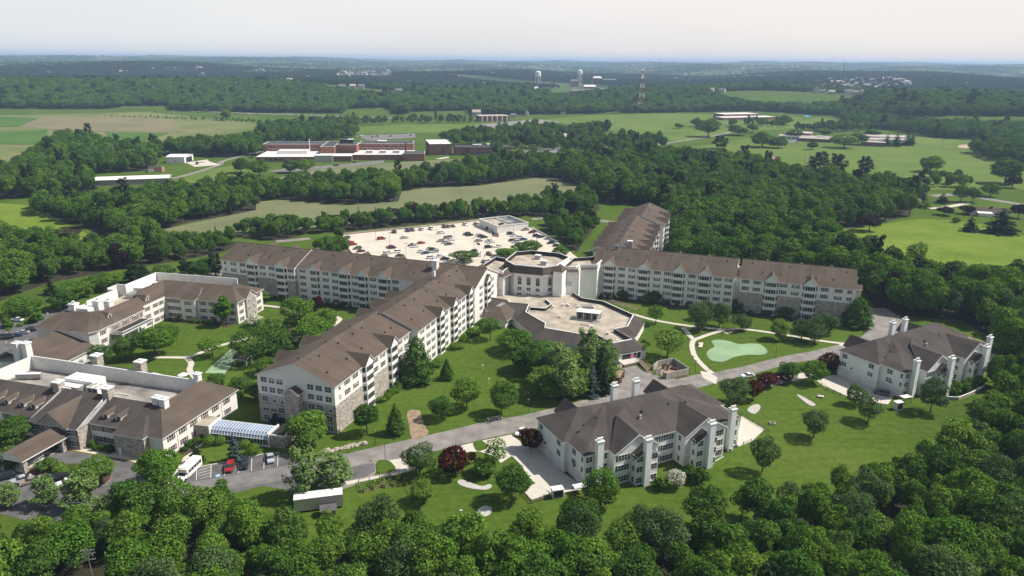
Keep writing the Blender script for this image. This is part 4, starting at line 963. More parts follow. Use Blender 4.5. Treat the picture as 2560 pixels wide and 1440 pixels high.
# ------------------------------------------------------------------ terrain: one sheet to the horizon
def terrain():
    az = np.concatenate([np.radians(np.linspace(-180, -42, 40, endpoint=False)), np.radians(np.linspace(-42, 42, 560, endpoint=False)), np.radians(np.linspace(42, 180, 40, endpoint=False))])
    rr = np.concatenate([[60.0], np.geomspace(120, 1100, 14), np.geomspace(1150, 4200, 110), np.geomspace(4300, 24000, 170)])
    A_, R_ = np.meshgrid(az, rr)
    X = R_ * np.sin(A_); Y = R_ * np.cos(A_)
    Z = np.where(np.abs(A_) > 1.2, 0, height(X, Y))
    rs = np.random.RandomState(5)
    canopy = (rs.rand(*Z.shape) - .5) * 2
    Z = Z + sstep(3300, 4300, R_) * (12 + canopy * 7.5) * (np.abs(A_) < .74)
    n, k = X.shape
    v = np.stack([X, Y, Z], -1).reshape(-1, 3)
    v = np.vstack([v, [[0, 0, 0]]])
    me = bpy.data.meshes.new('ground')
    i, j = np.meshgrid(np.arange(n - 1), np.arange(k), indexing='ij'); j2 = (j + 1) % k
    q = np.stack([i * k + j, i * k + j2, (i + 1) * k + j2, (i + 1) * k + j], -1).reshape(-1, 4)[:, ::-1]
    tri = [[len(v) - 1, (jj + 1) % k, jj] for jj in range(k)]
    me.from_pydata(v.tolist(), [], q.tolist() + tri); me.update()
    m, nt, b = nodes('ground_cover'); L = nt.links.new
    b.inputs['Roughness'].default_value = 1; b.inputs['Specular IOR Level'].default_value = .03
    tc = nt.nodes.new('ShaderNodeTexCoord')
    def noise(s, d=6):
        q_ = nt.nodes.new('ShaderNodeTexNoise'); q_.inputs['Scale'].default_value = s; q_.inputs['Detail'].default_value = d; L(tc.outputs['Object'], q_.inputs['Vector']); return q_.outputs['Fac']
    def ramp(f, stops):
        c = nt.nodes.new('ShaderNodeValToRGB')
        while len(c.color_ramp.elements) < len(stops): c.color_ramp.elements.new(.5)
        for e_, (p_, cc) in zip(c.color_ramp.elements, stops): e_.position = p_; e_.color = (*cc, 1)
        L(f, c.inputs[0]); return c.outputs[0]
    def mixc(f, a, c_):
        x = nt.nodes.new('ShaderNodeMix'); x.data_type = 'RGBA'; L(f, x.inputs['Factor']); L(a, x.inputs['A']); L(c_, x.inputs['B']); return x.outputs['Result']
    lawn = mixc(noise(.16), ramp(noise(.018), [(.3, (.036, .075, .009)), (.55, (.066, .118, .013)), (.72, (.112, .145, .030))]), ramp(noise(.5, 3), [(.25, (.038, .074, .010)), (.75, (.108, .150, .028))]))
    mpg = nt.nodes.new('ShaderNodeMapping'); mpg.inputs['Rotation'].default_value = (0, 0, R(28)); mpg.inputs['Scale'].default_value = (.05, .75, 1); L(tc.outputs['Object'], mpg.inputs[0])
    mg = nt.nodes.new('ShaderNodeTexNoise'); mg.inputs['Scale'].default_value = 1.0; mg.inputs['Detail'].default_value = 3; L(mpg.outputs[0], mg.inputs['Vector'])
    mgr = nt.nodes.new('ShaderNodeMapRange'); mgr.inputs[1].default_value = .3; mgr.inputs[2].default_value = .7; mgr.inputs[3].default_value = .90; mgr.inputs[4].default_value = 1.10; L(mg.outputs['Fac'], mgr.inputs[0])
    mgs = nt.nodes.new('ShaderNodeVectorMath'); mgs.operation = 'SCALE'; L(lawn, mgs.inputs[0]); L(mgr.outputs[0], mgs.inputs['Scale']); lawn = mgs.outputs[0]
    far = ramp(noise(.0027, 5), [(.0, (.020, .040, .016)), (.52, (.028, .054, .019)), (.57, (.14, .17, .09)), (.61, (.03, .056, .02)), (.7, (.19, .19, .11))])
    vl = nt.nodes.new('ShaderNodeVectorMath'); vl.operation = 'LENGTH'; L(tc.outputs['Object'], vl.inputs[0])
    mr = nt.nodes.new('ShaderNodeMapRange'); mr.inputs[1].default_value = 2400; mr.inputs[2].default_value = 3600; L(vl.outputs['Value'], mr.inputs[0])
    L(mixc(mr.outputs[0], lawn, far), b.inputs['Base Color'])
    me.materials.append(m)
    o = bpy.data.objects.new('ground', me); col.objects.link(o); tag(o, 'rolling green ground reaching to the wooded horizon', None, None, 'structure')
terrain()

# ------------------------------------------------------------------ fields, lawns, roads, paths
def F(*p): return [('0', *q) for q in p]
CROPF = ground_mat('mown_hay_field', [(.09, .125, .035), (.14, .165, .06), (.21, .20, .10)], .012, .25, (R(-60), .06, 1.0), .18)
STUB = ground_mat('striped_stubble', [(.115, .135, .06), (.155, .168, .085), (.21, .20, .115)], .02, .5, (R(-22), .05, 1.0), .22)
BARE = ground_mat('bare_field', [(.135, .135, .07), (.18, .165, .092), (.235, .195, .118)], .01, .3, (R(-20), .08, 1), .12)
BRIGHT = ground_mat('bright_crop', [(.055, .115, .02), (.068, .135, .024), (.085, .15, .03)], .01, .3, None, .1)
MEAD = ground_mat('pale_meadow', [(.075, .125, .022), (.105, .16, .032), (.14, .185, .05)], .012, .12, (0, .4, 1), .12)
ROUGH = ground_mat('rough_meadow', [(.085, .135, .016), (.125, .185, .022), (.175, .225, .045)], .03, .35, (R(15), .35, 1), .28)
WATERM = mat('pond_water', (.05, .04, .022), .08, .2, .2, spec=.6)
sheet('field', CROPF, F((-60, 275), (150, 274), (330, 275.5), (640, 308), (640, 322), (560, 338), (400, 352), (290, 356), (130, 362), (60, 392), (0, 412), (-60, 420)), .03)
sheet('brown_field', BARE, F((45, 317), (110, 293), (280, 291), (430, 297), (462, 331), (260, 329), (120, 323)), .30)
sheet('green_field', BRIGHT, F((-60, 289), (95, 295), (45, 317.5), (-60, 319)), .34)
sheet('green_field', BRIGHT, F((-60, 336), (119, 323.6), (116, 362), (-60, 360)), .32)
sheet('green_field', BRIGHT, F((262, 330), (424, 333.5), (365, 352), (285, 352)), .36)
sheet('stubble_field', STUB, F((395, 612), (405, 575), (470, 560), (640, 525), (640, 505), (700, 500), (860, 514), (995, 505), (1004, 480), (1061, 471), (1196, 465), (1330, 446), (1375, 443), (1461, 468), (1465, 476), (1330, 508), (1200, 528), (1000, 548), (850, 562), (700, 576), (450, 600)), .05)
sheet('stubble_field', STUB, F((640, 474), (660, 455), (740, 432), (860, 414), (1120, 398), (1240, 402), (1120, 434), (1000, 454), (860, 464), (700, 478)), .05)
sheet('lawn', MEAD, F((425, 458), (470, 432), (580, 414), (640, 430), (640, 445), (560, 462), (430, 470)), .05)
sheet('meadow', MEAD, F((1340, 300), (1480, 288), (1720, 282.5), (2095, 284), (2110, 312), (1960, 322), (1830, 330), (1700, 354), (1650, 347), (1520, 324)), .05)
sheet('meadow', MEAD, F((890, 335), (900, 318), (1010, 310), (1190, 310), (1190, 322), (1090, 330)), .05)
sheet('meadow', MEAD, F((1700, 372), (1880, 345), (2180, 345), (2340, 342), (2480, 350), (2425, 387), (2490, 403), (2560, 415), (2700, 470), (2480, 474), (2300, 474), (2100, 448), (1900, 414), (1870, 390)), .05)
sheet('rough_meadow', ROUGH, F((2045, 586), (2060, 574), (2150, 570), (2300, 548), (2450, 560), (2560, 590), (2750, 640), (2750, 760), (2400, 720), (2200, 700), (2140, 650)), .04, smo=4)
sheet('marsh', ROUGH, F((-60, 505), (60, 512), (130, 540), (230, 590), (300, 610), (150, 630), (-60, 600)), .03)
sheet('pond', WATERM, F((128, 590), (148, 570), (188, 566), (204, 578), (176, 598), (144, 602)), .06, smo=4)
sheet('infield', mat('infield_dirt', (.42, .32, .22), 1, .1, .2), F((2395, 364), (2420, 361), (2448, 363), (2454, 368), (2425, 371), (2400, 369)), .09, smo=3)
road_pts = F((790, 1160), (880, 1131), (1031, 1097), (1141, 1072), (1224, 1051), (1300, 1040), (1362, 1025), (1417, 1012), (1460, 1000), (1495, 989), (1518, 980), (1534, 958), (1541, 925), (1590, 914), (1608, 928), (1640, 938), (1664, 949), (1690, 946), (1757, 934), (1792, 930), (1861, 916), (1917, 901), (1972, 888), (2022, 880), (2095, 862), (2139, 853), (2166, 832), (2172, 800), (2168, 770), (2215, 770), (2262, 800), (2280, 840), (2240, 872), (2107, 890), (2048, 899), (1980, 908), (1861, 941), (1792, 957), (1757, 967), (1700, 984), (1600, 1010), (1500, 1036), (1420, 1053), (1348, 1069), (1300, 1079), (1224, 1095), (1152, 1112), (1094, 1127), (1002, 1151), (947, 1163), (935, 1190), (880, 1215), (830, 1235), (760, 1250))
sheet('road', ASPH, road_pts, .045)
sheet('car_park', ASPD, [('e', *p) for p in ((-80, 195), (120, 230), (330, 300), (450, 300), (520, 262), (640, 285), (860, 325), (1010, 350), (1085, 378), (1095, 420), (1180, 500), (1230, 545), (1320, 560), (1420, 545), (1455, 500), (1465, 440), (1570, 415), (1900, 352), (2130, 300), (2280, 300), (2380, 360), (2480, 420), (2440, 560), (2350, 600), (2100, 560), (1900, 610), (1700, 640), (1400, 680), (1100, 720), (800, 800), (300, 860), (-80, 760))], .038)
strip('access_road', ASPR, [('e', 860, 700), ('e', 1150, 640), ('e', 1500, 585), ('e', 1800, 540), ('e', 2150, 480), ('e', 2500, 400), ('f', 330, 390)], 6.5, .052)
sheet('car_park', ASPD, [('f', *p) for p in ((60, 560), (430, 440), (560, 425), (570, 500), (420, 580), (100, 640), (0, 680))], .056)
sheet('car_park', ASPD, [('t', *p) for p in ((-120, 1500), (-120, 740), (250, 700), (600, 620), (860, 500), (1060, 410), (1400, 270), (1300, 440), (900, 640), (760, 780), (790, 1000), (500, 1180), (300, 1280), (0, 1500))], .04)
sheet('parking_deck', DECK, F((844, 589), (1207, 551.5), (1330, 570), (1395, 606), (1445, 645), (1200, 668), (884, 642)), .06)
def pave(pts, z=.065, m=CONC): return sheet('pavement', m, pts, z)
pave([('f', *p) for p in ((1330, 268), (1600, 208), (1790, 168), (1900, 250), (2060, 300), (2060, 335), (1790, 365), (1700, 425), (1640, 362), (1500, 320), (1310, 330))])
pave([('f', 1790, 352), ('f', 2060, 312), ('7', 200, 815), ('7', 415, 1040), ('7', 640, 1185), ('7', 600, 1222), ('7', 330, 1265), ('f', 1960, 570), ('f', 1880, 440)], .07)
pave([('f', *p) for p in ((690, 402), (835, 376), (910, 480), (765, 502))])
pave([('7', 2145, 800), ('7', 2215, 480), ('7', 2445, 615), ('7', 2310, 745)])
pave([('8', *p) for p in ((270, 845), (400, 790), (560, 780), (910, 940), (1130, 1010), (1060, 1110), (870, 1080), (640, 1035), (330, 895))])
pave([('8', 2140, 640), ('8', 2200, 540), ('8', 2330, 600), ('8', 2260, 720)])
pave([('7', *p) for p in ((1800, 30), (1885, 45), (1975, 95), (1962, 165), (1830, 100))])
pave([('8', *p) for p in ((510, 452), (600, 424), (718, 450), (620, 492))])
pave([('g', *p) for p in ((1420, 270), (1500, 240), (1640, 215), (1830, 190), (1990, 160), (2010, 200), (1800, 250), (1560, 300), (1400, 320))])
pave([('e', *p) for p in ((400, 318), (530, 258), (640, 283), (860, 323), (1010, 348), (1085, 376), (1130, 350), (900, 285), (560, 235), (300, 300))], .066)
pave([('e', *p) for p in ((1330, 540), (1390, 470), (1470, 330), (1560, 270), (1600, 200), (1630, 215), (1530, 310), (1440, 470), (1400, 545))], .062)
sheet('green_court', GREENC, [('1', *p) for p in ((1985, 1135), (2100, 1020), (2240, 905), (2345, 915), (2290, 1000), (2180, 1145))], .07)
sheet('putting_green', GREENC, [('6', *p) for p in ((1140, 1190), (1200, 1178), (1290, 1190), (1380, 1215), (1470, 1208), (1560, 1220), (1612, 1280), (1560, 1305), (1440, 1305), (1330, 1325), (1240, 1362), (1140, 1350), (1100, 1300), (1120, 1262), (1165, 1235))], .07, smo=5)
sheet('gravel_bunker', GRAVEL, [('f', *p) for p in ((1310, 592), (1350, 574), (1450, 610), (1530, 632), (1600, 615), (1616, 640), (1560, 666), (1440, 655), (1340, 625))], .08, smo=4)
sheet('gravel_bunker', GRAVEL, [('f', *p) for p in ((1500, 840), (1560, 810), (1620, 830), (1600, 890), (1520, 912), (1488, 890))], .08, smo=4)
sheet('gravel_bunker', GRAVEL, [('g', *p) for p in ((1325, 525), (1370, 480), (1430, 474), (1442, 510), (1390, 558))], .08, smo=4)
sheet('gravel_bunker', GRAVEL, [('g', *p) for p in ((1775, 393), (1805, 393), (1938, 470), (1890, 482))], .08, smo=3)
sheet('bare_soil', SOIL, [('4', *p) for p in ((1675, 915), (1790, 905), (1812, 960), (1850, 1060), (1882, 1140), (1728, 1192), (1690, 1050))], .06, smo=3)
sheet('bare_soil', SOIL, [('w', *p) for p in ((1500, 700), (1900, 620), (2150, 720), (1700, 830), (1560, 900))], .09)
for pts in (((1840, 940), (2100, 880), (2200, 910), (1900, 975)),): sheet('planting_bed', MULCH, [('w', *p) for p in pts], .07)
for pts in (((590, 410), (620, 400), (700, 410), (755, 490), (610, 520), (575, 460)),): sheet('grass_island', GRASS, [('f', *p) for p in pts], .17, smo=3, th=.14, side=CONC)
sheet('grass_island', GRASS, [('f', *p) for p in ((1450, 250), (1490, 226), (1540, 232), (1580, 290), (1490, 318))], .17, smo=3, th=.14, side=CONC)
sheet('planting_island', MULCH, [('e', *p) for p in ((160, 465), (280, 390), (470, 375), (600, 395), (850, 430), (895, 455), (880, 510), (820, 560), (700, 550), (450, 480), (330, 500))], .16, smo=3, th=.14, side=CONC)
sheet('planting_island', MULCH, [('e', *p) for p in ((1100, 440), (1330, 420), (1400, 380), (1340, 540), (1230, 545), (1175, 505))], .16, smo=3, th=.14, side=CONC)
PATHS = [[('6', *p) for p in ((470, 958), (620, 1003), (780, 1035), (950, 1060), (1100, 1078), (1260, 1090))], [('6', *p) for p in ((1260, 1090), (1130, 1130), (1045, 1160), (985, 1190), (980, 1255), (1010, 1330), (1095, 1420), (1150, 1460))], [('6', *p) for p in ((1260, 1090), (1400, 1088), (1550, 1105), (1700, 1128), (1900, 1160), (2050, 1185), (2230, 1208), (2330, 1216))], [('6', *p) for p in ((905, 1075), (945, 1130), (995, 1180))],
         [('1', *p) for p in ((1480, 985), (1680, 985), (1800, 985), (1900, 960), (2050, 895), (2250, 840), (2450, 790))], [('1', *p) for p in ((1800, 985), (1855, 1040), (1840, 1110), (1905, 1195))], [('3', *p) for p in ((400, 660), (600, 685), (760, 740))], [('3', *p) for p in ((1050, 850), (1115, 790), (1080, 765))]]
for i, pp in enumerate(PATHS): strip('path', CONC, pp, 1.9, .075 + i * .004)
strip('path', CONC, [('f', 300, 610), ('f', 600, 548), ('f', 950, 470)], 1.6, .115)
strip('highway', ASPH, F((290, 275), (450, 277), (600, 283), (760, 288), (880, 292), (1010, 297)), 16, .4)
strip('road', ASPH, F((1640, 362), (1720, 350), (1790, 339), (1850, 325)), 7, .10)
strip('road', ASPH, F((410, 452), (480, 434), (545, 413), (560, 402), (640, 382), (660, 378)), 6, .12)
strip('road', ASPH, F((1330, 548), (1400, 545), (1480, 549), (1530, 556)), 6, .08)
strip('road', ASPH, F((690, 604), (740, 600), (775, 596)), 6, .08)
strip('road', ASPH, F((540, 690), (552, 668), (575, 640)), 5, .08)
strip('road', ASPH, F((2330, 490), (2400, 487), (2470, 498), (2560, 512), (2700, 530)), 9, .09)
strip('path', CONC, F((2300, 520), (2350, 520), (2420, 508)), 5, .10)
strip('road', ASPH, F((1300, 385), (1380, 378), (1440, 385), (1470, 400), (1380, 410)), 14, .10)
sheet('car_park', ASPR, [('o', *p) for p in ((490, 842), (800, 790), (1420, 750), (1980, 700), (2560, 640), (2560, 690), (2000, 745), (1500, 790), (800, 862))], .08)
sheet('car_park', ASPR, [('o', *p) for p in ((2060, 230), (2080, 205), (2560, 190), (2560, 270), (2350, 300))], .10)
sheet('car_park', ASPR, [('q', *p) for p in ((0, 45), (540, 20), (560, 80), (0, 110))], .11)
sheet('car_park', ASPR, [('q', *p) for p in ((1860, 290), (2560, 210), (2560, 330), (2250, 350), (1300, 370))], .09)
sheet('car_park', ASPR, [('s', *p) for p in ((1110, 395), (1280, 380), (1300, 405), (1130, 415))], .09)
sheet('helipad', CONC, [('a', *p) for p in ((1385, 912), (1540, 890), (1560, 905), (1640, 930), (1450, 945))], .13)
sheet('helipad', CONC, [('q', *p) for p in ((820, 375), (930, 355), (1010, 345), (1020, 360), (900, 378))], .12)
sheet('car_park', ASPH, F((1190, 312), (1340, 298), (1400, 305), (1360, 320), (1200, 322)), .11)
# markings
def mark(pts, w, m, z): strip('road_marking', m, pts, w, z, smo=0)
for x in (1575, 1690, 1800, 1912, 2015, 2115, 2225): mark([('e', x, 412 - (x - 1575) * .17), ('e', x - 4, 515 - (x - 1575) * .17)], .12, PAINT, .062)
for k in range(4): mark([('e', 1580 + k * 4, 440 + k * 22), ('e', 1688, 408 + k * 24)], .12, PAINT, .064 + k * .002)
sheet('accessible_sign_marking', BLUEP, [('e', *p) for p in ((1720, 474), (1764, 464), (1764, 488), (1722, 493))], .066)
b = MB(); _c = K('e', 1743, 479)
for k in range(10):
    t0, t1 = k * .62, (k + 1) * .62
    b.face([(_c[0] + .42 * math.cos(t0), _c[1] + .42 * math.sin(t0), .072), (_c[0] + .42 * math.cos(t1), _c[1] + .42 * math.sin(t1), .072), (_c[0] + .28 * math.cos(t1), _c[1] + .28 * math.sin(t1), .072), (_c[0] + .28 * math.cos(t0), _c[1] + .28 * math.sin(t0), .072)], PAINT)
b.box(_c[0] - .1, _c[0] + .05, _c[1] + .1, _c[1] + .75, .068, .0735, PAINT); b.box(_c[0] - .1, _c[0] + .4, _c[1] + .1, _c[1] + .25, .068, .0745, PAINT)
tag(b.build('wheelchair_symbol_marking'), None, None, None, 'structure')
strip('yellow_kerb', YPAINT, [('e', *p) for p in ((520, 266), (640, 287), (860, 327), (1010, 352), (1088, 380))], .25, .16, th=.15)
strip('kerb', CONC, [('e', *p) for p in ((1570, 415), (1900, 352), (2130, 300), (2240, 296))], .3, .16, th=.15, smo=0)
strip('kerb', CONC, [('e', *p) for p in ((-60, 462), (170, 470), (300, 505))], .3, .15, th=.14, smo=0)
for a_, c_ in (((398, 470), (450, 520)),): pass
def deck_lines():
    b = MB(); ang = R(30); dx = np.array([math.cos(ang), math.sin(ang)]); dy = np.array([-math.sin(ang), math.cos(ang)])
    for (cx, cy), n, L_ in ((K('m', 900, 650), 8, 5), (K('m', 1750, 620), 9, 5), (K('m', 2300, 660), 8, 5), (K('n', 200, 700), 8, 5), (K('n', 1150, 520), 9, 5), (K('m', 700, 420), 0, 5)):
        o = np.array([cx, cy])
        for k in range(n):
            for s_ in (-1, 1):
                q = o + dy * (k - n / 2) * 2.7 + dx * s_ * 2.55; p0 = q - dx * 2.4; p1 = q + dx * 2.4; w = dy * .07
                b.face([(*(p0 - w), .066), (*(p1 - w), .066), (*(p1 + w), .066), (*(p0 + w), .066)], PAINT)
    o = K('m', 180, 430); e = K('m', 2350, 215)
    for k in range(34):
        q = o + (e - o) * k / 33; p1 = q - dy * 5; w = dx * .07
        b.face([(*(q - w), .066), (*(q + w), .066), (*(p1 + w), .066), (*(p1 - w), .066)], PAINT)
    tag(b.build('deck_markings'), None, None, None, 'structure')
deck_lines()
# ------------------------------------------------------------------ foliage
LEAF = leaf_mat('leaf_mid_green', (0.065, 0.147, 0.018), (0.111, 0.198, 0.028))
LEAFD = leaf_mat('leaf_dark_green', (0.049, 0.112, 0.019), (0.080, 0.150, 0.028))
LEAFY = leaf_mat('leaf_yellow_green', (0.091, 0.175, 0.020), (0.128, 0.208, 0.034))
LEAFB = leaf_mat('leaf_blue_green', (0.059, 0.107, 0.033), (0.082, 0.134, 0.048))
LEAFP = leaf_mat('leaf_purple', (.020, .012, .016), (.034, .018, .022), .12)
LEAFR = leaf_mat('leaf_dark_red', (0.045, 0.009, 0.011), (0.071, 0.013, 0.013), .15)
LEAFW = leaf_mat('leaf_white_blossom', (.42, .43, .33), (.52, .52, .42), .15)
PINEM = leaf_mat('pine_needles', (0.112, 0.188, 0.051), (0.158, 0.232, 0.069), .15)
SPRM = leaf_mat('spruce_needles', (.020, .040, .016), (.030, .054, .022), .1)
BLUESP = leaf_mat('blue_spruce_needles', (.050, .078, .072), (.068, .095, .088), .1)
def quads(pos, nor, size, rs):
    n = len(pos); nor = nor / (np.linalg.norm(nor, axis=1, keepdims=True) + 1e-9)
    t = np.cross(nor, rs.normal(size=(n, 3))); t /= np.linalg.norm(t, axis=1, keepdims=True) + 1e-9
    b_ = np.cross(nor, t); s = (size * rs.uniform(.55, 1.35, n))[:, None]
    v = np.stack([pos - t * s, pos - b_ * s * .72, pos + t * s, pos + b_ * s * .72], 1).reshape(-1, 3)
    return v
def leaf_mesh(name, v, m):
    me = bpy.data.meshes.new(name); n = len(v) // 4
    me.vertices.add(len(v)); me.vertices.foreach_set('co', v.astype(np.float32).ravel())
    me.loops.add(4 * n); me.loops.foreach_set('vertex_index', np.arange(4 * n, dtype=np.int32))
    me.polygons.add(n); me.polygons.foreach_set('loop_start', np.arange(0, 4 * n, 4, dtype=np.int32)); me.polygons.foreach_set('loop_total', np.full(n, 4, np.int32))
    me.materials.append(m); me.update(calc_edges=True)
    return me
def crown_broad(seed, w, h, z0, nl, nq, qs, dense=1.0, flat=0.0, cone=0.0):
    """lobes of leaf clusters through an ellipsoid; uneven outline, gaps between lobes"""
    rs = np.random.RandomState(seed); rx = w / 2; rz = (h - z0) / 2; c = np.array([0, 0, z0 + rz])
    cen, rad = [], []
    for i in range(nl):
        d = rs.normal(size=3); d /= np.linalg.norm(d)
        d[2] = rs.uniform(-.95, 1.0) * max(.35, abs(d[2])) if rs.rand() < .5 else d[2]
        k = rs.uniform(.35, .68)
        p = d * np.array([rx, rx, rz]) * k
        r = rx * rs.uniform(.30, .46)
        if cone:
            f = (p[2] + rz) / (2 * rz); p[:2] *= (1 - cone * f) * 1.15; r *= (1.1 - cone * .75 * f)
        if flat: p[2] *= (1 - flat)
        cen.append(p); rad.append(r)
    cen = np.array(cen); rad = np.array(rad); per = (rad ** 2) / (rad ** 2).sum()
    P_, N_ = [], []
    for i in range(nl):
        n = max(8, int(nq * per[i] * 1.7))
        d = rs.normal(size=(n, 3)); d /= np.linalg.norm(d, axis=1, keepdims=True)
        lump = 1 + .16 * np.sin(d[:, :1] * 7 + seed) * np.cos(d[:, 1:2] * 6 + i) + .12 * np.sin(d[:, 2:] * 9 + i * 2)
        p = cen[i] + d * rad[i] * lump * rs.uniform(.78, 1.07, (n, 1)) * np.array([1, 1, .85])
        keep = np.ones(n, bool)
        for j in range(nl):
            if j != i: keep &= np.linalg.norm((p - cen[j]) / np.array([1, 1, .85]), axis=1) > rad[j] * .80
        keep &= ~((d[:, 2] < -.6) & (rs.rand(n) < .5))
        P_.append(p[keep]); N_.append((d * .8 + np.array([0, 0, .35]) + rs.normal(size=(n, 3)) * .45)[keep])
    pos = np.vstack(P_) + c; nor = np.vstack(N_)
    return quads(pos, nor, qs, rs)
def crown_conifer(seed, w, h, z0, nq, qs, power=1.0, droop=.25, gaps=.0):
    rs = np.random.RandomState(seed); lv = max(8, int(h * 1.3)); P_, N_ = [], []
    nb = 0
    for k in range(lv):
        f = k / lv; z = z0 + (h - z0) * f; r = w / 2 * (1 - f) ** power + .12
        m_ = int(6 + 5 * (1 - f))
        for q in range(m_):
            if rs.rand() < gaps: continue
            a = rs.uniform(0, 6.283); rr = r * rs.uniform(.7, 1.12); n = max(3, int(nq * (rr / w) / (lv * 2.4)))
            t = rs.uniform(.12, 1, n); s_ = rs.normal(0, .16, n) * rr * (1.1 - t)
            x = np.cos(a) * t * rr - np.sin(a) * s_; y = np.sin(a) * t * rr + np.cos(a) * s_
            zz = z - droop * t * rr + rs.normal(0, .06, n) * rr
            P_.append(np.stack([x, y, zz], 1)); N_.append(np.stack([np.cos(a) * .55 + rs.normal(0, .35, n), np.sin(a) * .55 + rs.normal(0, .35, n), .75 + rs.normal(0, .25, n)], 1))
    return quads(np.vstack(P_), np.vstack(N_), qs, rs)
def crown_cone(seed, w, h, z0, nq, qs, pw_=.75):
    """dense foliage to the ground, drawn in towards a pointed top, with lumps and dents"""
    rs = np.random.RandomState(seed); f = 1 - np.sqrt(rs.rand(nq)); a = rs.uniform(0, 6.283, nq)
    lump = 1 + .13 * np.sin(a * 5 + f * 9 + seed) + .10 * np.sin(a * 9 - f * 21) + .10 * np.sin(f * 34 + a * 3)
    r = w / 2 * np.minimum(1, (f / .13 + .12)) ** .6 * (1 - f) ** pw_ * lump * rs.uniform(.72, 1.06, nq)
    p = np.stack([np.cos(a) * r, np.sin(a) * r, z0 + f * (h - z0) + rs.normal(0, .08, nq)], 1)
    n_ = np.stack([np.cos(a), np.sin(a), np.full(nq, .45)], 1) + rs.normal(0, .42, (nq, 3))
    return quads(p, n_, qs, rs)
def crown_pine(seed, w, h, z0, nq, qs):
    """white pine: open horizontal plates with sky between"""
    rs = np.random.RandomState(seed); P_, N_ = [], []; nb = 26
    for k in range(nb):
        f = (k + rs.uniform(-.3, .3)) / nb; z = z0 + (h - z0) * max(0, f); a = k * 2.4 + rs.uniform(-.4, .4)
        rr = w / 2 * (1 - f * .5) * min(1, .55 + f * 1.6) * rs.uniform(.55, 1.12); n = int(nq / nb)
        t = .25 + .75 * np.sqrt(rs.rand(n)); s_ = rs.normal(0, .24, n) * rr
        x = np.cos(a) * t * rr - np.sin(a) * s_; y = np.sin(a) * t * rr + np.cos(a) * s_
        zz = z + .12 * t * rr + rs.normal(0, .05 * w, n)
        P_.append(np.stack([x, y, zz], 1)); N_.append(np.stack([rs.normal(0, .4, n) + .25 * np.cos(a), rs.normal(0, .4, n) + .25 * np.sin(a), np.full(n, .8)], 1))
    return quads(np.vstack(P_), np.vstack(N_), qs, rs)
def trunk_mesh(seed, h, r, limbs=5, z1=.75, w=6):
    rs = random.Random(seed); b = MB(); pts = [(0, 0, -.3)]
    for k in range(1, 5): pts.append((rs.uniform(-.12, .12) * k * .6, rs.uniform(-.12, .12) * k * .6, h * z1 * k / 4))
    for k in range(4): b.tube(pts[k], pts[k + 1], r * (1 - k * .22) * (1.25 if k == 0 else 1), BARK, 7, r * (1 - (k + 1) * .22))
    for i in range(limbs):
        a = i * 2.4 + rs.uniform(-.3, .3); f = rs.uniform(.35, .9); z = h * z1 * f
        b.tube((0, 0, z), (math.cos(a) * w * .3, math.sin(a) * w * .3, z + h * .16), r * .35, BARK, 5, r * .1)
    return b.mesh('trunk')
def kind_of(crowns, trunks, w, h): return dict(c=crowns, t=trunks, w=w, h=h)
def variants(n, fn, mats, seed0): 
    out = []
    for i in range(n):
        v = fn(seed0 + i)
        for m in mats: out.append(leaf_mesh('crown', v, m))
    return out
TR = [trunk_mesh(s_, 12, .22) for s_ in range(3)]
KIND = {}
KIND['broad'] = kind_of(variants(7, lambda s_: crown_broad(s_, 9, 12, .5, 19 + (s_ % 3) * 6, 8800, .215, cone=(0, .38, .2)[s_ % 3]), [LEAF, LEAFD], 10), TR, 9, 12)
KIND['bright'] = kind_of(variants(3, lambda s_: crown_broad(s_, 9, 12, .4, 22, 7600, .215), [LEAFY], 40), TR, 9, 12)
KIND['round'] = kind_of(variants(4, lambda s_: crown_broad(s_, 8, 11, .2, 28, 7800, .19), [LEAFD, LEAF], 50), [trunk_mesh(9, 8, .16)], 8, 11)
KIND['silver'] = kind_of(variants(3, lambda s_: crown_broad(s_, 8, 11, .5, 22, 6600, .175), [LEAFB], 55), [trunk_mesh(10, 9, .17)], 8, 11)
KIND['conic'] = kind_of(variants(2, lambda s_: crown_cone(s_, 7.6, 14, .3, 5600, .25, .6), [LEAFD], 60), [trunk_mesh(11, 10, .2, 2)], 7, 14)
KIND['column'] = kind_of(variants(2, lambda s_: crown_broad(s_, 4.6, 11, .4, 20, 3600, .24, cone=.25), [LEAF], 66), [trunk_mesh(12, 8, .14, 3)], 4.6, 11)
KIND['spread'] = kind_of(variants(2, lambda s_: crown_broad(s_, 14, 9, 1.6, 30, 8000, .23, flat=.35), [LEAFD], 70), [trunk_mesh(13, 8, .3, 7, .8, 12)], 14, 9)
KIND['loose'] = kind_of(variants(3, lambda s_: crown_broad(s_, 8, 13, 1.8, 22, 2300, .25), [LEAF, LEAFY], 75), [trunk_mesh(14, 12, .18, 8, .85, 8)], 8, 13)
KIND['red'] = kind_of(variants(2, lambda s_: crown_broad(s_, 6, 5, .8, 16, 3400, .18), [LEAFR], 80), [trunk_mesh(15, 4, .12, 5)], 6, 5)
KIND['purple'] = kind_of(variants(2, lambda s_: crown_broad(s_, 9, 11, 1.4, 20, 4000, .30, cone=.3), [LEAFP], 84), TR, 9, 11)
KIND['spruce'] = kind_of(variants(2, lambda s_: crown_conifer(s_, 5, 10, .4, 5200, .20), [SPRM], 88), [trunk_mesh(16, 9, .15, 0, .95)], 5, 10)
KIND['bluespruce'] = kind_of(variants(2, lambda s_: crown_conifer(s_, 5, 10, .4, 5200, .20), [BLUESP], 90), [trunk_mesh(16, 9, .15, 0, .95)], 5, 10)
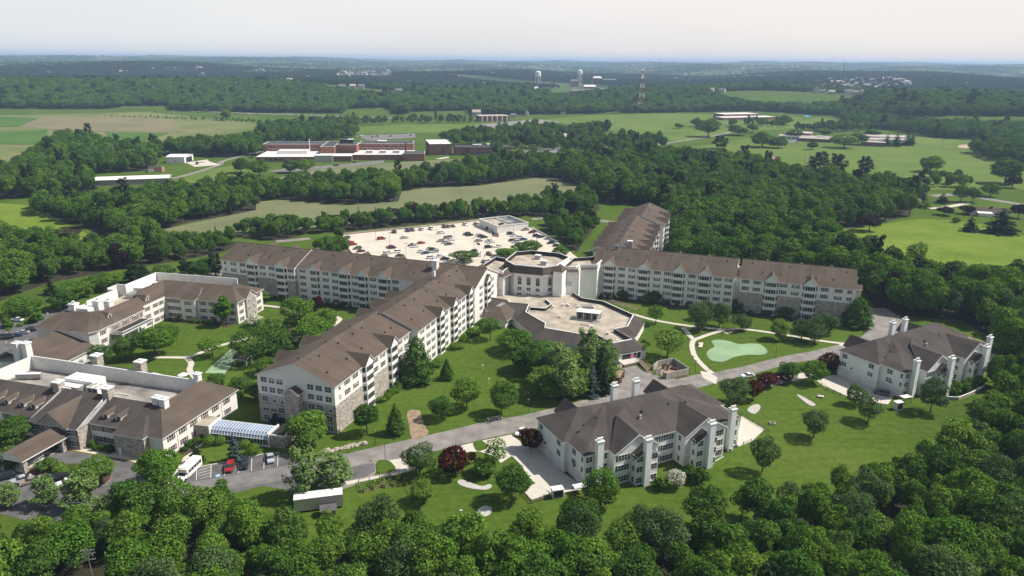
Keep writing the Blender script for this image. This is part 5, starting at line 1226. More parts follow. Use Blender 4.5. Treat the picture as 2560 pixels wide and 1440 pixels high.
KIND['arbor'] = kind_of(variants(2, lambda s_: crown_cone(s_, 3.8, 8, .1, 3600, .16), [LEAFD], 92), [trunk_mesh(17, 3, .12, 0)], 3.6, 8)
KIND['pine'] = kind_of(variants(3, lambda s_: crown_pine(s_, 9, 13, 2.2, 3800, .25), [PINEM], 95), [trunk_mesh(18, 13, .2, 0, .95)], 9, 13)
KIND['darkpine'] = kind_of(variants(2, lambda s_: crown_pine(s_, 9, 15, 2.6, 3600, .34), [SPRM], 98), [trunk_mesh(18, 14, .2, 0, .95)], 9, 15)
KIND['shrub'] = kind_of(variants(3, lambda s_: crown_broad(s_, 3, 2.4, -.3, 14, 1800, .13), [LEAF, LEAFY], 101), [trunk_mesh(19, 1, .05, 0)], 3, 2.4)
KIND['darkshrub'] = kind_of(variants(2, lambda s_: crown_broad(s_, 4, 4, -.3, 16, 2000, .17), [LEAFD], 105), [trunk_mesh(19, 1, .05, 0)], 4, 4)
KIND['blossom'] = kind_of(variants(1, lambda s_: crown_broad(s_, 5, 5, .3, 18, 3000, .17), [LEAFW], 108), [trunk_mesh(20, 3, .1, 4)], 5, 5)
KIND['globe'] = kind_of(variants(1, lambda s_: quads(*(lambda d: (d * np.array([1.5, 1.5, 1.25]) + np.array([0, 0, 1.2]), d + np.random.RandomState(5).normal(0, .3, d.shape)))((lambda q: q / np.linalg.norm(q, axis=1, keepdims=True))(np.random.RandomState(4).normal(size=(1500, 3)))), .12, np.random.RandomState(6)), [LEAFY], 110), [trunk_mesh(19, 1, .06, 0)], 3, 2.5)
_cnt = {}
def tree(kind, pos, h, w, label, group=None, name=None, cat=None, rz=None, vi=None):
    k = KIND[kind]; n = _cnt[kind] = _cnt.get(kind, -1) + 1
    name = name or {'spruce': 'spruce_tree', 'bluespruce': 'spruce_tree', 'arbor': 'arborvitae', 'pine': 'pine_tree', 'darkpine': 'pine_tree', 'shrub': 'shrub', 'darkshrub': 'shrub', 'globe': 'clipped_shrub', 'red': 'red_maple', 'purple': 'purple_beech', 'blossom': 'dogwood'}.get(kind, 'broadleaf_tree')
    cat = cat or ('shrub' if 'shrub' in name else 'tree')
    root = empty(name, label, cat, pos, rz if rz is not None else (n * 2.39996) % 6.283, group)
    sx = w / k['w']; sz = h / k['h']; root.scale = (sx, sx, sz)
    if 'shrub' not in name: inst('trunk', k['t'][n % len(k['t'])], root)
    inst('crown', k['c'][(n if vi is None else vi) % len(k['c'])], root)
    return root
def tree_px(kind, bx, by, ty, wpx, label, group=None, **kw):
    g = P(bx, by); lo, hi = 0.2, 45.0
    for _ in range(40):
        mm = (lo + hi) / 2
        if proj(g[0], g[1], mm)[1] > ty: lo = mm
        else: hi = mm
    d = proj(g[0], g[1], lo / 2)[2]
    return tree(kind, (g[0], g[1], 0), max(.8, lo * .96), wpx * d / F_PX * 1.16, label, group, **kw)
TREES = [
 ('broad', 775, 1116, 1012, 108, 'broad green tree against the right corner of the central wing gable end'),
 ('broad', 918, 1086, 990, 64, 'dark rounded tree beside the central wing front corner, by the lamp post'),
 ('conic', 1042, 955, 833, 74, 'tall dark cone-shaped tree standing against the sunny side of the central wing'),
 ('arbor', 1117, 948, 894, 32, 'small dark arborvitae alone on the lawn right of the tall cone-shaped tree'),
 ('arbor', 990, 1084, 1005, 44, 'large yellow-tipped arborvitae beside the bare soil patch'),
 ('round', 1102, 1048, 980, 60, 'small round lawn tree just right of the bare soil patch'),
 ('round', 1167, 1022, 930, 74, 'middle of the three round trees on the central lawn'),
 ('round', 1254, 1036, 944, 72, 'round tree on the central lawn nearest the curved road, right of its two neighbours'),
 ('loose', 1226, 850, 780, 52, 'airy tree on the lawn before the community building pavilion'),
 ('broad', 1290, 880, 818, 82, 'leafy tree left in the clump before the low community building'),
 ('broad', 1345, 935, 850, 84, 'green tree at the lawn edge of the clump before the community building'),
 ('broad', 1385, 900, 846, 72, 'tree tucked between others below the brown roof edge of the community building'),
 ('bright', 1355, 985, 905, 78, 'yellowish tree at the front of the clump on the central lawn'),
 ('pine', 1415, 1000, 880, 84, 'loose pine at the front centre of the clump on the central lawn'),
 ('pine', 1464, 930, 818, 70, 'tall grey-green pine rising over the flat roof of the community building'),
 ('bluespruce', 1478, 990, 898, 44, 'blue spruce at the right end of the clump on the central lawn'),
 ('bright', 1440, 990, 915, 66, 'light green tree left of the blue spruce on the central lawn'),
 ('pine', 1525, 960, 862, 54, 'bright loose pine nearest the service yard'),
 ('spruce', 1500, 945, 860, 40, 'dark narrow spruce beside the service yard pine'),
 ('spruce', 1512, 985, 905, 42, 'bluish spruce at the edge of the drive near the brown truck'),
 ('broad', 1312, 925, 850, 84, 'leafy tree at the left front of the clump before the community building'),
 ('pine', 1398, 958, 862, 86, 'dense grey-green pine in the middle of the clump before the community building'),
 ('broad', 1375, 1000, 918, 72, 'low green tree at the very front of the clump on the central lawn'),
 ('pine', 1508, 912, 848, 60, 'small pine against the brown roof above the service deck'),
 ('broad', 160, 772, 716, 70, 'dull green tree in the row behind the left car park, above the white saloon'),
 ('round', 60, 790, 738, 84, 'dark spreading tree behind the far kerb of the left car park'),
 ('broad', 278, 724, 668, 60, 'mid-green tree over the white care home chimneys'),
 ('broad', 410, 700, 652, 52, 'mid-green tree behind the middle of the care home rear parapet'),
 ('darkpine', 540, 690, 632, 48, 'dark pine behind the far corner of the care home'),
 ('broad', 420, 860, 800, 64, 'rounded tree right of the large bright tree in the care home court'),
 ('broad', 690, 885, 815, 74, 'green tree behind the wide flat-topped tree'),
 ('loose', 1668, 893, 808, 78, 'loose grey-green tree right of the community building service deck'),
 ('loose', 1639, 811, 757, 46, 'small bright tree by the path behind the community building'),
 ('silver', 1745, 826, 742, 60, 'left tree of the pair before the long right wing'),
 ('silver', 1797, 818, 745, 58, 'right tree of the pair before the long right wing'),
 ('silver', 1764, 800, 742, 46, 'tree behind the pair before the right wing'),
 ('silver', 1853, 826, 778, 48, 'small silver-green tree beside the bench on the path'),
 ('bright', 1947, 850, 792, 46, 'bright small tree at the inner edge of the path above the putting green'),
 ('silver', 2003, 850, 790, 60, 'left tree of the group of three near the right end of the path'),
 ('silver', 2036, 858, 800, 58, 'front tree of the group of three near the right end of the path'),
 ('silver', 2064, 832, 778, 68, 'rear tree of the group of three near the right end of the path'),
 ('conic', 2141, 815, 738, 64, 'large dark tree at the right end of the right wing'),
 ('darkshrub', 1556, 748, 722, 30, 'dark round shrub at the left foot of the right wing'),
 ('darkshrub', 1632, 755, 722, 50, 'dark shrub against the right wing beside the second bay'),
 ('darkshrub', 1845, 776, 745, 32, 'dark shrub before the recess between the right wing sections'),
 ('darkshrub', 1966, 788, 752, 52, 'dark shrub in the shade of the right wing stone base'),
 ('silver', 1834, 1010, 934, 76, 'broad silver-green tree beside the crossing on the curved road'),
 ('round', 1971, 953, 894, 50, 'left of two round trees along the road before the right condominium'),
 ('round', 2031, 957, 893, 60, 'right of two round trees along the road before the right condominium'),
 ('round', 2138, 1012, 953, 46, 'small tree before the garages of the right condominium'),
 ('silver', 2170, 1054, 976, 62, 'silver-green tree in front of the parked car at the right condominium'),
 ('silver', 2034, 1095, 1012, 62, 'lone tree in the middle of the right-hand lawn'),
 ('silver', 2325, 1032, 934, 66, 'tall tree against the front of the right condominium'),
 ('silver', 1905, 1180, 1073, 66, 'tall tree on the lawn right of the nearest condominium'),
 ('round', 1502, 1266, 1156, 92, 'big round tree before the nearest condominium'),
 ('shrub', 1648, 1222, 1184, 42, 'green shrub beside the white dogwood'),
 ('blossom', 1688, 1220, 1168, 50, 'white flowering dogwood before the nearest condominium'),
 ('darkshrub', 1722, 1205, 1160, 38, 'dark shrub behind the dogwood'),
 ('darkshrub', 1750, 1208, 1163, 46, 'rightmost shrub of the bed before the nearest condominium'),
 ('silver', 1050, 1188, 1098, 82, 'large two-lobed silver-green tree beside the big red maple'),
 ('red', 1128, 1190, 1114, 80, 'large dark red maple below the curved road'),
 ('red', 1180, 1158, 1126, 20, 'tiny red maple sapling by the grass island'),
 ('loose', 1237, 1178, 1086, 56, 'thin airy tree by the condominium forecourt'),
 ('darkshrub', 1208, 1188, 1140, 62, 'dark rounded tree in shade beneath the airy tree by the forecourt'),
 ('round', 1280, 1252, 1146, 86, 'big dark round tree beside the shaded forecourt'),
 ('bright', 1060, 1258, 1192, 64, 'light green tree beside the vegetable garden'),
 ('red', 1325, 1124, 1066, 58, 'red maple at the corner of the nearest condominium'),
 ('red', 1880, 1000, 945, 50, 'red maple beside the silver-green tree at the road crossing'),
 ('red', 1920, 962, 932, 60, 'low spreading red maple along the parking bay, left of its twin'),
 ('red', 1958, 956, 928, 44, 'low red maple between the round roadside trees'),
 ('red', 2082, 930, 882, 64, 'red maple at the near corner of the right condominium'),
 ('pine', 765, 1242, 1118, 96, 'pale loose pine at the left end of the curved road'),
 ('pine', 832, 1230, 1134, 104, 'pale loose pine beside the white trailer'),
 ('pine', 205, 1275, 1184, 100, 'broad pine before the parked white car, lower left'),
 ('pine', 118, 1262, 1192, 74, 'pine before the row of cars, lower left'),
 ('pine', 20, 1268, 1210, 70, 'dark pine in the lower left corner of the car park'),
 ('round', 245, 1212, 1134, 88, 'dark dense tree on the planted island before the entrance'),
 ('broad', 402, 1214, 1108, 108, 'large leafy tree beside the white shuttle bus'),
 ('spruce', 492, 1156, 1088, 38, 'dark spruce beside the entrance building end wall'),
 ('bluespruce', 588, 1152, 1078, 42, 'blue-grey spruce on the grass by the glass walkway'),
 ('bluespruce', 388, 1128, 1078, 40, 'blue spruce at the stone corner of the entrance building'),
 ('globe', 523, 1112, 1088, 29, 'clipped round shrub farthest left beside the glass walkway'),
 ('globe', 551, 1110, 1089, 24, 'second clipped round shrub from the left by the glass walkway'),
 ('globe', 612, 1118, 1099, 24, 'clipped round shrub right of the blue-grey spruce'),
 ('globe', 633, 1136, 1108, 30, 'clipped round shrub nearest the silver parked car'),
 ('globe', 151, 1180, 1156, 30, 'clipped hedge mound uppermost on the entrance island'),
 ('globe', 161, 1190, 1168, 28, 'clipped hedge mound in the middle of the entrance island'),
 ('globe', 188, 1182, 1160, 27, 'clipped hedge mound touching the dark island tree'),
 ('globe', 195, 1194, 1172, 24, 'lowest clipped hedge mound on the entrance island'),
 ('darkshrub', 120, 1176, 1140, 46, 'dark shrub beside the steps on the entrance island'),
 ('darkshrub', 30, 1160, 1112, 72, 'dark bushy tree left of the entrance canopy'),
 ('broad', 34, 1118, 1030, 96, 'broad dark tree before the far left dormered roof'),
 ('column', 560, 815, 724, 46, 'tall narrow tree against the court side of the care home'),
 ('broad', 390, 892, 803, 92, 'large bright tree in the care home court, left of the path'),
 ('broad', 315, 900, 832, 64, 'tree before the care home balcony'),
 ('round', 248, 915, 857, 60, 'dark tree beside the connecting hall wall'),
 ('loose', 532, 892, 834, 62, 'small loose tree beside the curved court path'),
 ('spread', 652, 900, 812, 132, 'wide flat-topped tree shading the green court'),
 ('round', 750, 808, 734, 82, 'dense dark dome-shaped tree before the left wing'),
 ('broad', 785, 856, 786, 88, 'broad tree between the dome-shaped tree and the central wing'),
 ('bright', 815, 820, 764, 56, 'bright tree against the shaded central wing roof eave'),
 ('loose', 680, 830, 782, 66, 'yellow-green tree at the end wall of the care home'),
 ('arbor', 712, 856, 808, 28, 'dark narrow arborvitae beside the small garden pavilion'),
 ('blossom', 640, 815, 783, 46, 'pale flowering shrub at the sunny end of the care home'),
 ('column', 640, 722, 686, 34, 'small bright tree at the stone base of the left wing'),
 ('column', 656, 758, 716, 36, 'narrow tree before the lower windows of the left wing'),
 ('red', 795, 775, 738, 32, 'dark red small tree before the left wing'),
 ('round', 604, 992, 930, 54, 'tree by the shaded left foot of the central wing gable'),
 ('darkshrub', 640, 1000, 945, 44, 'dark tree squeezed against the gable end of the central wing'),
 ('round', 665, 935, 888, 56, 'rounded tree left of the central wing roof corner'),
 ('round', 700, 905, 868, 46, 'small tree below the left gablet of the central wing'),
 ('darkshrub', 545, 958, 934, 50, 'low purple-brown shrub by the green court'),
 ('bluespruce', 690, 1068, 1030, 52, 'blue-grey spruce in the shade between walkway and gable end'),
 ('purple', 700, 580, 540, 52, 'dark purple tree left of the belt behind the left wing roof'),
 ('purple', 832, 568, 528, 44, 'dark purple tree behind the left corner of the parking deck'),
 ('purple', 985, 550, 512, 46, 'leftmost of the three tall purple trees behind the parking deck'),
 ('purple', 1040, 547, 498, 56, 'largest purple tree behind the middle of the parking deck'),
 ('purple', 1078, 546, 508, 44, 'rightmost of the three tall purple trees behind the parking deck'),
 ('broad', 1160, 655, 622, 62, 'green tree on the deck edge behind the central roof ridge'),
 ('broad', 1265, 640, 612, 60, 'left tree behind the octagon by the parking deck'),
 ('broad', 1316, 632, 598, 72, 'right taller tree behind the octagon by the parking deck'),
 ('broad', 1400, 645, 608, 44, 'small tree at the right corner of the parking deck'),
 ('broad', 866, 640, 622, 22, 'small tree peeping over the left wing ridge at the deck corner'),
 ('spruce', 130, 736, 692, 40, 'dark conifer at the far edge of the left car park'),
 ('broad', 185, 746, 694, 76, 'rounded tree behind the care home roof, left of the bright sapling'),
 ('bright', 222, 742, 698, 32, 'bright yellow-green sapling behind the care home'),
 ('broad', 248, 726, 678, 66, 'grey-green tree along the lawn strip behind the care home'),
 ('broad', 302, 708, 672, 50, 'rounded tree behind the white parapet of the care home'),
 ('darkpine', 336, 706, 660, 46, 'dark conifer behind the care home, left of two'),
 ('darkpine', 358, 700, 664, 40, 'dark conifer behind the care home, right of two'),
 ('darkpine', 467, 694, 650, 46, 'dark conifer above the rear parapet of the care home'),
 ('broad', 505, 694, 640, 52, 'dark tree by the far end of the care home'),
 ('column', 94, 806, 754, 28, 'young bright tree between the parked cars and the road, left car park'),
 ('column', 24, 838, 784, 28, 'young bright tree beside the left car park lamp post'),
 ('purple', 2172, 578, 528, 56, 'dark purple tree alone at the left tip of the rough meadow'),
 ('purple', 2360, 538, 512, 40, 'round purple tree on the lawn by the ranch house drive'),
 ('purple', 2415, 536, 510, 38, 'purple tree before the ranch house roof'),
 ('purple', 2545, 545, 500, 40, 'purple tree at the right margin beside the ranch house'),
 ('darkshrub', 2390, 556, 540, 22, 'small bush on the lawn below the purple trees'),
 ('spruce', 2425, 578, 536, 44, 'dark evergreen before the ranch house, left of two'),
 ('spruce', 2500, 582, 514, 84, 'large dark evergreen before the ranch house, right of two'),
 ('spruce', 2305, 505, 458, 28, 'narrow dark spruce beside the white garage'),
 ('spruce', 2355, 508, 480, 34, 'spruce right of the white garage'),
 ('shrub', 2312, 520, 500, 36, 'bush beside the white garage'),
 ('broad', 2325, 430, 382, 60, 'tall tree in the far pale meadow, left of the purple-edged tree'),
 ('broad', 2512, 460, 382, 78, 'tall broad tree in the far pale meadow near the right margin'),
 ('purple', 2530, 470, 432, 40, 'purple tree beneath the tall broad tree of the far meadow'),
 ('broad', 2400, 505, 452, 36, 'left tree of the pair above the ranch house'),
 ('broad', 2430, 506, 458, 40, 'right tree of the pair above the ranch house'),
 ('broad', 2475, 492, 452, 40, 'young tree by the road bend above the ranch house'),
 ('darkpine', 2045, 440, 378, 60, 'pair-topped dark pine at the far edge of the middle woods'),
 ('darkpine', 2092, 430, 384, 50, 'broad dark pine right of the pair-topped pine'),
 ('darkpine', 2160, 440, 390, 44, 'pointed dark pine at the far right edge of the middle woods'),
 ('darkpine', 2215, 480, 430, 52, 'dark pine at the corner of the middle woods'),
 ('darkpine', 1800, 372, 338, 44, 'dark pine beside the road to the school'),
 ('darkpine', 1858, 402, 362, 34, 'thin dark pine at the far edge of the middle woods'),
 ('spruce', 2216, 364, 330, 24, 'left spruce of the dark row beside the school'),
 ('spruce', 2240, 366, 326, 30, 'second spruce of the dark row beside the school'),
 ('spruce', 2268, 364, 322, 28, 'third spruce of the dark row beside the school'),
 ('spruce', 2280, 360, 328, 18, 'right spruce of the dark row beside the school'),
 ('broad', 1770, 342, 290, 56, 'big dark tree beside the school drive'),
 ('broad', 1738, 317, 288, 26, 'small round tree on the far meadow left of the school'),
 ('broad', 1848, 338, 304, 50, 'broad tree before the far school buildings'),
 ('broad', 1905, 368, 322, 62, 'large dark tree left of the near school building'),
 ('broad', 1945, 370, 336, 46, 'dark tree at the lawn edge left of the near school'),
 ('broad', 2110, 370, 326, 66, 'wide tree before the near school wings'),
 ('broad', 1985, 346, 318, 40, 'dark tree between the red block and low wing of the near school'),
 ('broad', 2060, 340, 315, 38, 'dark tree rising behind the near school roofs'),
 ('broad', 2178, 346, 318, 40, 'tree beside the grey block of the near school'),
 ('broad', 2145, 362, 326, 48, 'wide pale green tree at the right front of the near school'),
 ('broad', 2030, 374, 350, 26, 'small tree on the grass before the near school'),
 ('broad', 1880, 332, 302, 32, 'tree before the right half of the far school'),
 ('broad', 1830, 318, 291, 24, 'small dark tree at the left end of the far school'),
 ('broad', 1905, 316, 292, 24, 'small dark tree before the middle of the far school'),
 ('broad', 1962, 312, 284, 30, 'round dark tree at the right end of the far school'),
 ('broad', 1700, 322, 304, 24, 'lone small tree on the far meadow'),
 ('broad', 603, 432, 382, 44, 'tree at the left end of the hospital, left of two'),
 ('broad', 650, 440, 390, 48, 'tree at the left end of the hospital, right of two'),
 ('broad', 726, 432, 392, 42, 'left tree before the white hospital roofs'),
 ('broad', 765, 432, 388, 48, 'right tree before the white hospital roofs'),
 ('broad', 1242, 398, 335, 32, 'tall narrow tree before the brick annex'),
 ('broad', 566, 301, 264, 28, 'lone tree beside the highway'),
]
LAND = [0]
for kind, bx, by, ty, w, lab in TREES: tree_px(kind, bx, by, ty, w, lab)
# foundation shrubs along the sunny side of the central wing
_sp = [('3', 2440, 905), ('3', 2420, 880), ('3', 2350, 930), ('3', 2300, 940), ('3', 2230, 985), ('3', 2190, 1040), ('3', 2150, 1055), ('3', 2010, 1180), ('3', 1985, 1210), ('4', 1590, 690), ('4', 1560, 715), ('4', 1500, 740), ('4', 1475, 790), ('4', 1420, 815), ('4', 1300, 830)]
for i, s_ in enumerate(_sp):
    x, y = px(*s_); tree_px('shrub', x, y, y - (16 if i % 3 else 22), 20 + (i * 7) % 12, 'rounded green shrub in the bed along the sunny wall of the central wing', 'foundation shrubs along the central wing')
_sp = [('d', 30 * 0 + 30, 1272), ('d', 45, 1310)]
def shrub_row(fr, a, c, n, lab, grp, dep=.6, seed=1):
    q = random.Random(seed); a = np.array(a, float); c = np.array(c, float); bed = []
    for k in range(n):
        p = a + (c - a) * (k + q.uniform(.2, .8)) / n; w = fr(p[0], p[1] + q.uniform(-dep, dep)); sz = q.uniform(1.5, 2.9)
        tree('darkshrub' if q.random() < .75 else 'shrub', (w[0], w[1], 0), sz * q.uniform(.7, 1.1), sz, lab, grp)
    strip('planting_bed', MULCH, [fr(*a), fr(*c)], 3.2, .05 + .002 * seed, smo=0, world=True)  # dark mulch strip also stands in for the black shade along the wall foot
l3 = LT((-137.5, 281.3), -12.3); l2 = LT((-89.2, 171.2), -16.3)
shrub_row(campus, (-229, 250.2), (-152, 252.4), 26, 'dark foundation shrub in the shade along the front of the left wing', 'foundation shrubs of the left wing', .6, 1)
shrub_row(campus, (-74, 306.6), (-16, 306.6), 17, 'dark foundation shrub along the siding half of the right wing', 'foundation shrubs of the right wing, siding half', .6, 2)
shrub_row(campus, (-12, 307.2), (28, 307.2), 12, 'dark foundation shrub along the stone half of the right wing', 'foundation shrubs of the right wing, stone half', .6, 3)
shrub_row(lambda x, y: l3(x, y), (2, -3.8), (29, -3.8), 10, 'dark shrub along the court side of the care home', 'foundation shrubs of the care home', .5, 4)
shrub_row(lambda x, y: l2(x, y), (-24, -1.4), (-15.4, -1.4), 6, 'dark shrub before the recessed front of the entrance building', 'shrubs of the entrance building front', .7, 5)
shrub_row(lambda x, y: l2(x, y), (1.4, 3), (1.4, 14), 6, 'shrub along the sunny end wall of the entrance building', 'shrubs of the entrance building end wall', .3, 6)
for x, y in ((1610, 855), (1613, 867), (1620, 862)): tree_px('shrub', x, y, y - 9, 13, 'small round bush by the right wall of the community building', 'bushes by the community building')
_sp = [('8', 1790, 990), ('8', 1880, 980), ('8', 1960, 930), ('8', 2060, 900)]
for i, s_ in enumerate(_sp):
    x, y = px(*s_); tree_px('shrub', x, y, y - 30, 34, 'light green shrub in the stone-edged bed before the right condominium', 'shrubs before the right condominium')
for i in range(5):
    tree_px('shrub', 150 + i * 18 * .5 - 98 + i * 4, 815 - i * 4, 803 - i * 4, 16, 'yellow-green hedge bush beside the parked cars of the left car park', 'hedge bushes in the left car park')

# ------------------------------------------------------------------ woods
def inpoly(x, y, poly):
    c = False; j = len(poly) - 1
    for i in range(len(poly)):
        xi, yi = poly[i]; xj, yj = poly[j]
        if (yi > y) != (yj > y) and x < (xj - xi) * (y - yi) / (yj - yi) + xi: c = not c
        j = i
    return c
WOODS = [  # (region, polygon of trunk positions, spacing, height range)
 ('foreground', [(-200, 1366), (150, 1366), (240, 1328), (330, 1306), (480, 1310), (600, 1298), (690, 1338), (800, 1372), (960, 1312), (1080, 1348), (1130, 1405), (1200, 1428), (1290, 1402), (1400, 1356), (1560, 1364), (1800, 1314), (2000, 1270), (2200, 1208), (2390, 1135), (2470, 1010), (2520, 930), (2800, 880), (2800, 2000), (-400, 2000)], 5.9, (8, 14.5)),
 ('right', [(2160, 730), (2190, 775), (2290, 795), (2400, 800), (2490, 850), (2530, 930), (2800, 900), (2750, 730), (2560, 735), (2400, 716), (2230, 700), (2150, 660)], 7.0, (13, 20)),
 ('middle', [(1500, 505), (1650, 525), (1690, 620), (1705, 690), (1900, 690), (2100, 720), (2150, 740), (2138, 660), (2045, 600), (2060, 578), (2150, 566), (2275, 540), (2285, 500), (2240, 488), (2190, 475), (2100, 465), (1980, 452), (1900, 430), (1820, 412), (1700, 402), (1560, 400), (1490, 420), (1470, 470)], 8.0, (14, 21)),
 ('hedge', [(640, 505), (700, 498), (860, 512), (995, 503), (1004, 478), (1061, 469), (1196, 464), (1330, 445), (1364, 442), (1470, 470), (1560, 480), (1560, 400), (1420, 408), (1245, 408), (1120, 436), (1000, 456), (860, 466), (760, 474), (660, 480)], 8.0, (11, 19)),
 ('left', [(-80, 450), (60, 430), (90, 402), (150, 357), (240, 360), (300, 382), (400, 382), (520, 370), (655, 366), (655, 388), (560, 394), (470, 390), (405, 390), (385, 420), (360, 428), (240, 434), (230, 445), (240, 478), (130, 490), (-80, 505)], 8.5, (13, 21)),
 ('left', [(60, 518), (240, 510), (440, 498), (560, 474), (660, 482), (640, 508), (640, 528), (470, 556), (400, 576), (395, 604), (300, 605), (210, 570), (120, 545)], 8.0, (10, 18)),
 ('left', [(-60, 600), (140, 622), (300, 640), (420, 618), (430, 655), (290, 676), (130, 706), (40, 735), (-80, 790)], 7.0, (10, 16)),
 ('left', [(430, 618), (545, 600), (600, 606), (560, 630), (435, 655)], 6.5, (7, 11)),
 ('deck', [(775, 628), (858, 596), (882, 640), (800, 645)], 5.5, (6, 10)),
 ('deck', [(545, 598), (600, 594), (680, 602), (720, 598), (770, 583), (845, 582), (1205, 545), (1330, 540), (1320, 522), (1200, 528), (1000, 548), (850, 564), (700, 578), (580, 584)], 6.5, (8, 13)),
 ('deck', [(1345, 561), (1405, 602), (1442, 632), (1462, 602), (1500, 553), (1440, 552)], 6.0, (7, 12)),
 ('deck', [(1310, 540), (1480, 542), (1500, 520), (1480, 490), (1400, 508), (1310, 520)], 8.0, (10, 16)),
 ('far', [(640, 360), (655, 338), (860, 322), (895, 335), (880, 348), (660, 362)], 9, (12, 18)), ('far', [(640, 318), (860, 302), (900, 302), (895, 318), (640, 346)], 11, (8, 15)),
 ('far', [(1095, 352), (1200, 338), (1350, 322), (1430, 332), (1500, 320), (1530, 330), (1450, 356), (1560, 352), (1650, 354), (1665, 372), (1560, 398), (1480, 398), (1440, 380), (1280, 372), (1210, 362), (1130, 366)], 13, (12, 19)),
 ('far', [(880, 303), (1180, 300), (1180, 310), (1000, 308), (880, 316)], 15, (8, 15)), ('far', [(1855, 312), (1965, 320), (1970, 309), (1870, 304)], 14, (9, 14)), ('far', [(1970, 327), (2080, 332), (2230, 326), (2260, 316), (2100, 316)], 12, (10, 16)),
 ('far', [(2098, 293), (2110, 310), (2215, 324), (2340, 345), (2478, 352), (2425, 387), (2490, 404), (2800, 440), (2800, 280)], 9, (14, 20)), ('far', [(2290, 470), (2420, 470), (2440, 455), (2310, 440)], 11, (8, 14)), ('far', [(2200, 492), (2290, 510), (2330, 490), (2290, 474)], 12, (9, 15)),
 ('far', [(260, 290), (640, 300), (640, 307), (430, 298), (265, 292)], 10, (2.5, 5)),
]
def yb(x): return float(np.interp(x, [-200, 300, 600, 860, 1190, 1460, 1700, 1900, 2100, 2700], [271, 273, 281, 284, 289, 285, 281, 278, 290, 290]))
CLEAR = [[(860, 290), (860, 273), (975, 269), (985, 287)], [(1330, 222), (1520, 220), (1530, 236), (1440, 242), (1330, 238)], [(1330, 242), (1420, 238), (1450, 244), (1420, 250)], [(540, 276), (560, 250), (545, 250), (500, 275)], [(250, 276), (320, 266), (430, 264), (430, 276)], [(1010, 300), (1020, 280), (1180, 276), (1180, 296)], [(2020, 236), (2040, 205), (2250, 196), (2300, 215), (2260, 236), (2120, 244)], [(840, 198), (840, 182), (980, 180), (985, 198)], [(1500, 284), (1560, 276), (1570, 282)]]
FARH = [(x, y) for x, y in ((120, 186), (300, 183), (505, 188), (770, 196), (1090, 178), (1150, 196), (1230, 186), (1600, 186), (1690, 200), (1760, 182), (1900, 196), (1960, 210), (2340, 206), (2420, 214), (1020, 208), (930, 214), (880, 222), (600, 222), (1120, 236), (1210, 214), (1560, 222), (1640, 240), (1780, 232))]
for x, y in FARH: CLEAR.append([(x - 9, y - 1.5), (x + 9, y - 1.5), (x + 12, y + 4.5), (x - 12, y + 4.5)])
KEEPOUT = [(P(217, 1372, 9.5), 8.0), (P(222, 1480), 5.0), (P(800, 1262), 8.0), (P(815, 1292), 6.5), (P(750, 1275), 5.0), (P(770, 1300), 6.0), (P(830, 1318), 6.0), (P(795, 1330), 6.0), (P(960, 1230), 9.0), (P(222, 1540), 5.0)] + [(P(217, 1372, 9.5) * k, 5.5) for k in (.95, .90)]
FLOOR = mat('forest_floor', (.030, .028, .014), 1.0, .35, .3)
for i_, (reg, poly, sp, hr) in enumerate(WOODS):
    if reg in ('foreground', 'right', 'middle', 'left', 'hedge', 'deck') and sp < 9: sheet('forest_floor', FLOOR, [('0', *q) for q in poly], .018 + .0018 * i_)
def gen_woods():
    rs = np.random.RandomState(11); out = []
    for reg, poly, sp, hr in WOODS:
        w = np.array([P(*q) if q[1] > 200 else P(q[0], 200) for q in poly]); x0, y0 = w.min(0); x1, y1 = w.max(0)
        wp = [tuple(q) for q in w]
        for xx in np.arange(x0, x1, sp):
            for yy in np.arange(y0, y1, sp):
                p = np.array([xx, yy]) + rs.uniform(-.42, .42, 2) * sp
                if not inpoly(p[0], p[1], wp): continue
                if any(np.hypot(*(p - c)) < r for c, r in KEEPOUT): continue
                h = rs.uniform(*hr); out.append((p[0], p[1], 0.0, h, h * rs.uniform(.56, .80), reg))
    return out
wood = gen_woods()
def gen_far():
    rs = np.random.RandomState(12); out = []; R0 = 1100.0
    while R0 < 4300:
        sp = 9.5 if R0 < 2000 else 11 if R0 < 2800 else 14
        n = int(2 * .70 * R0 / sp)
        az = (np.arange(n) + rs.uniform(-.4, .4, n)) / n * 1.40 - .70
        r = R0 + rs.uniform(-.5, .5, n) * sp
        X = r * np.sin(az); Y = r * np.cos(az); Z = height(X, Y)
        cl = np.sin(X / 190 + 2 * np.sin(Y / 420)) + np.sin(Y / 230 + 1.7 * np.sin(X / 310 + 1)) + .7 * np.sin((X + Y) / 120)
        for x, y, z, c_l in zip(X, Y, Z, cl):
            if R0 > 1700 and c_l > 1.35: continue
            a, b_, c = proj(x, y, z)
            if a < -150 or a > 2710 or b_ > yb(a): continue
            if any(inpoly(a, b_, q) for q in CLEAR) and (b_ > 250 or a < 2000 or rs.rand() > .3): continue
            h = rs.uniform(13, 22); out.append((x, y, z, h, h * rs.uniform(.75, 1.15)))
        R0 += sp
    return out
far = gen_far()
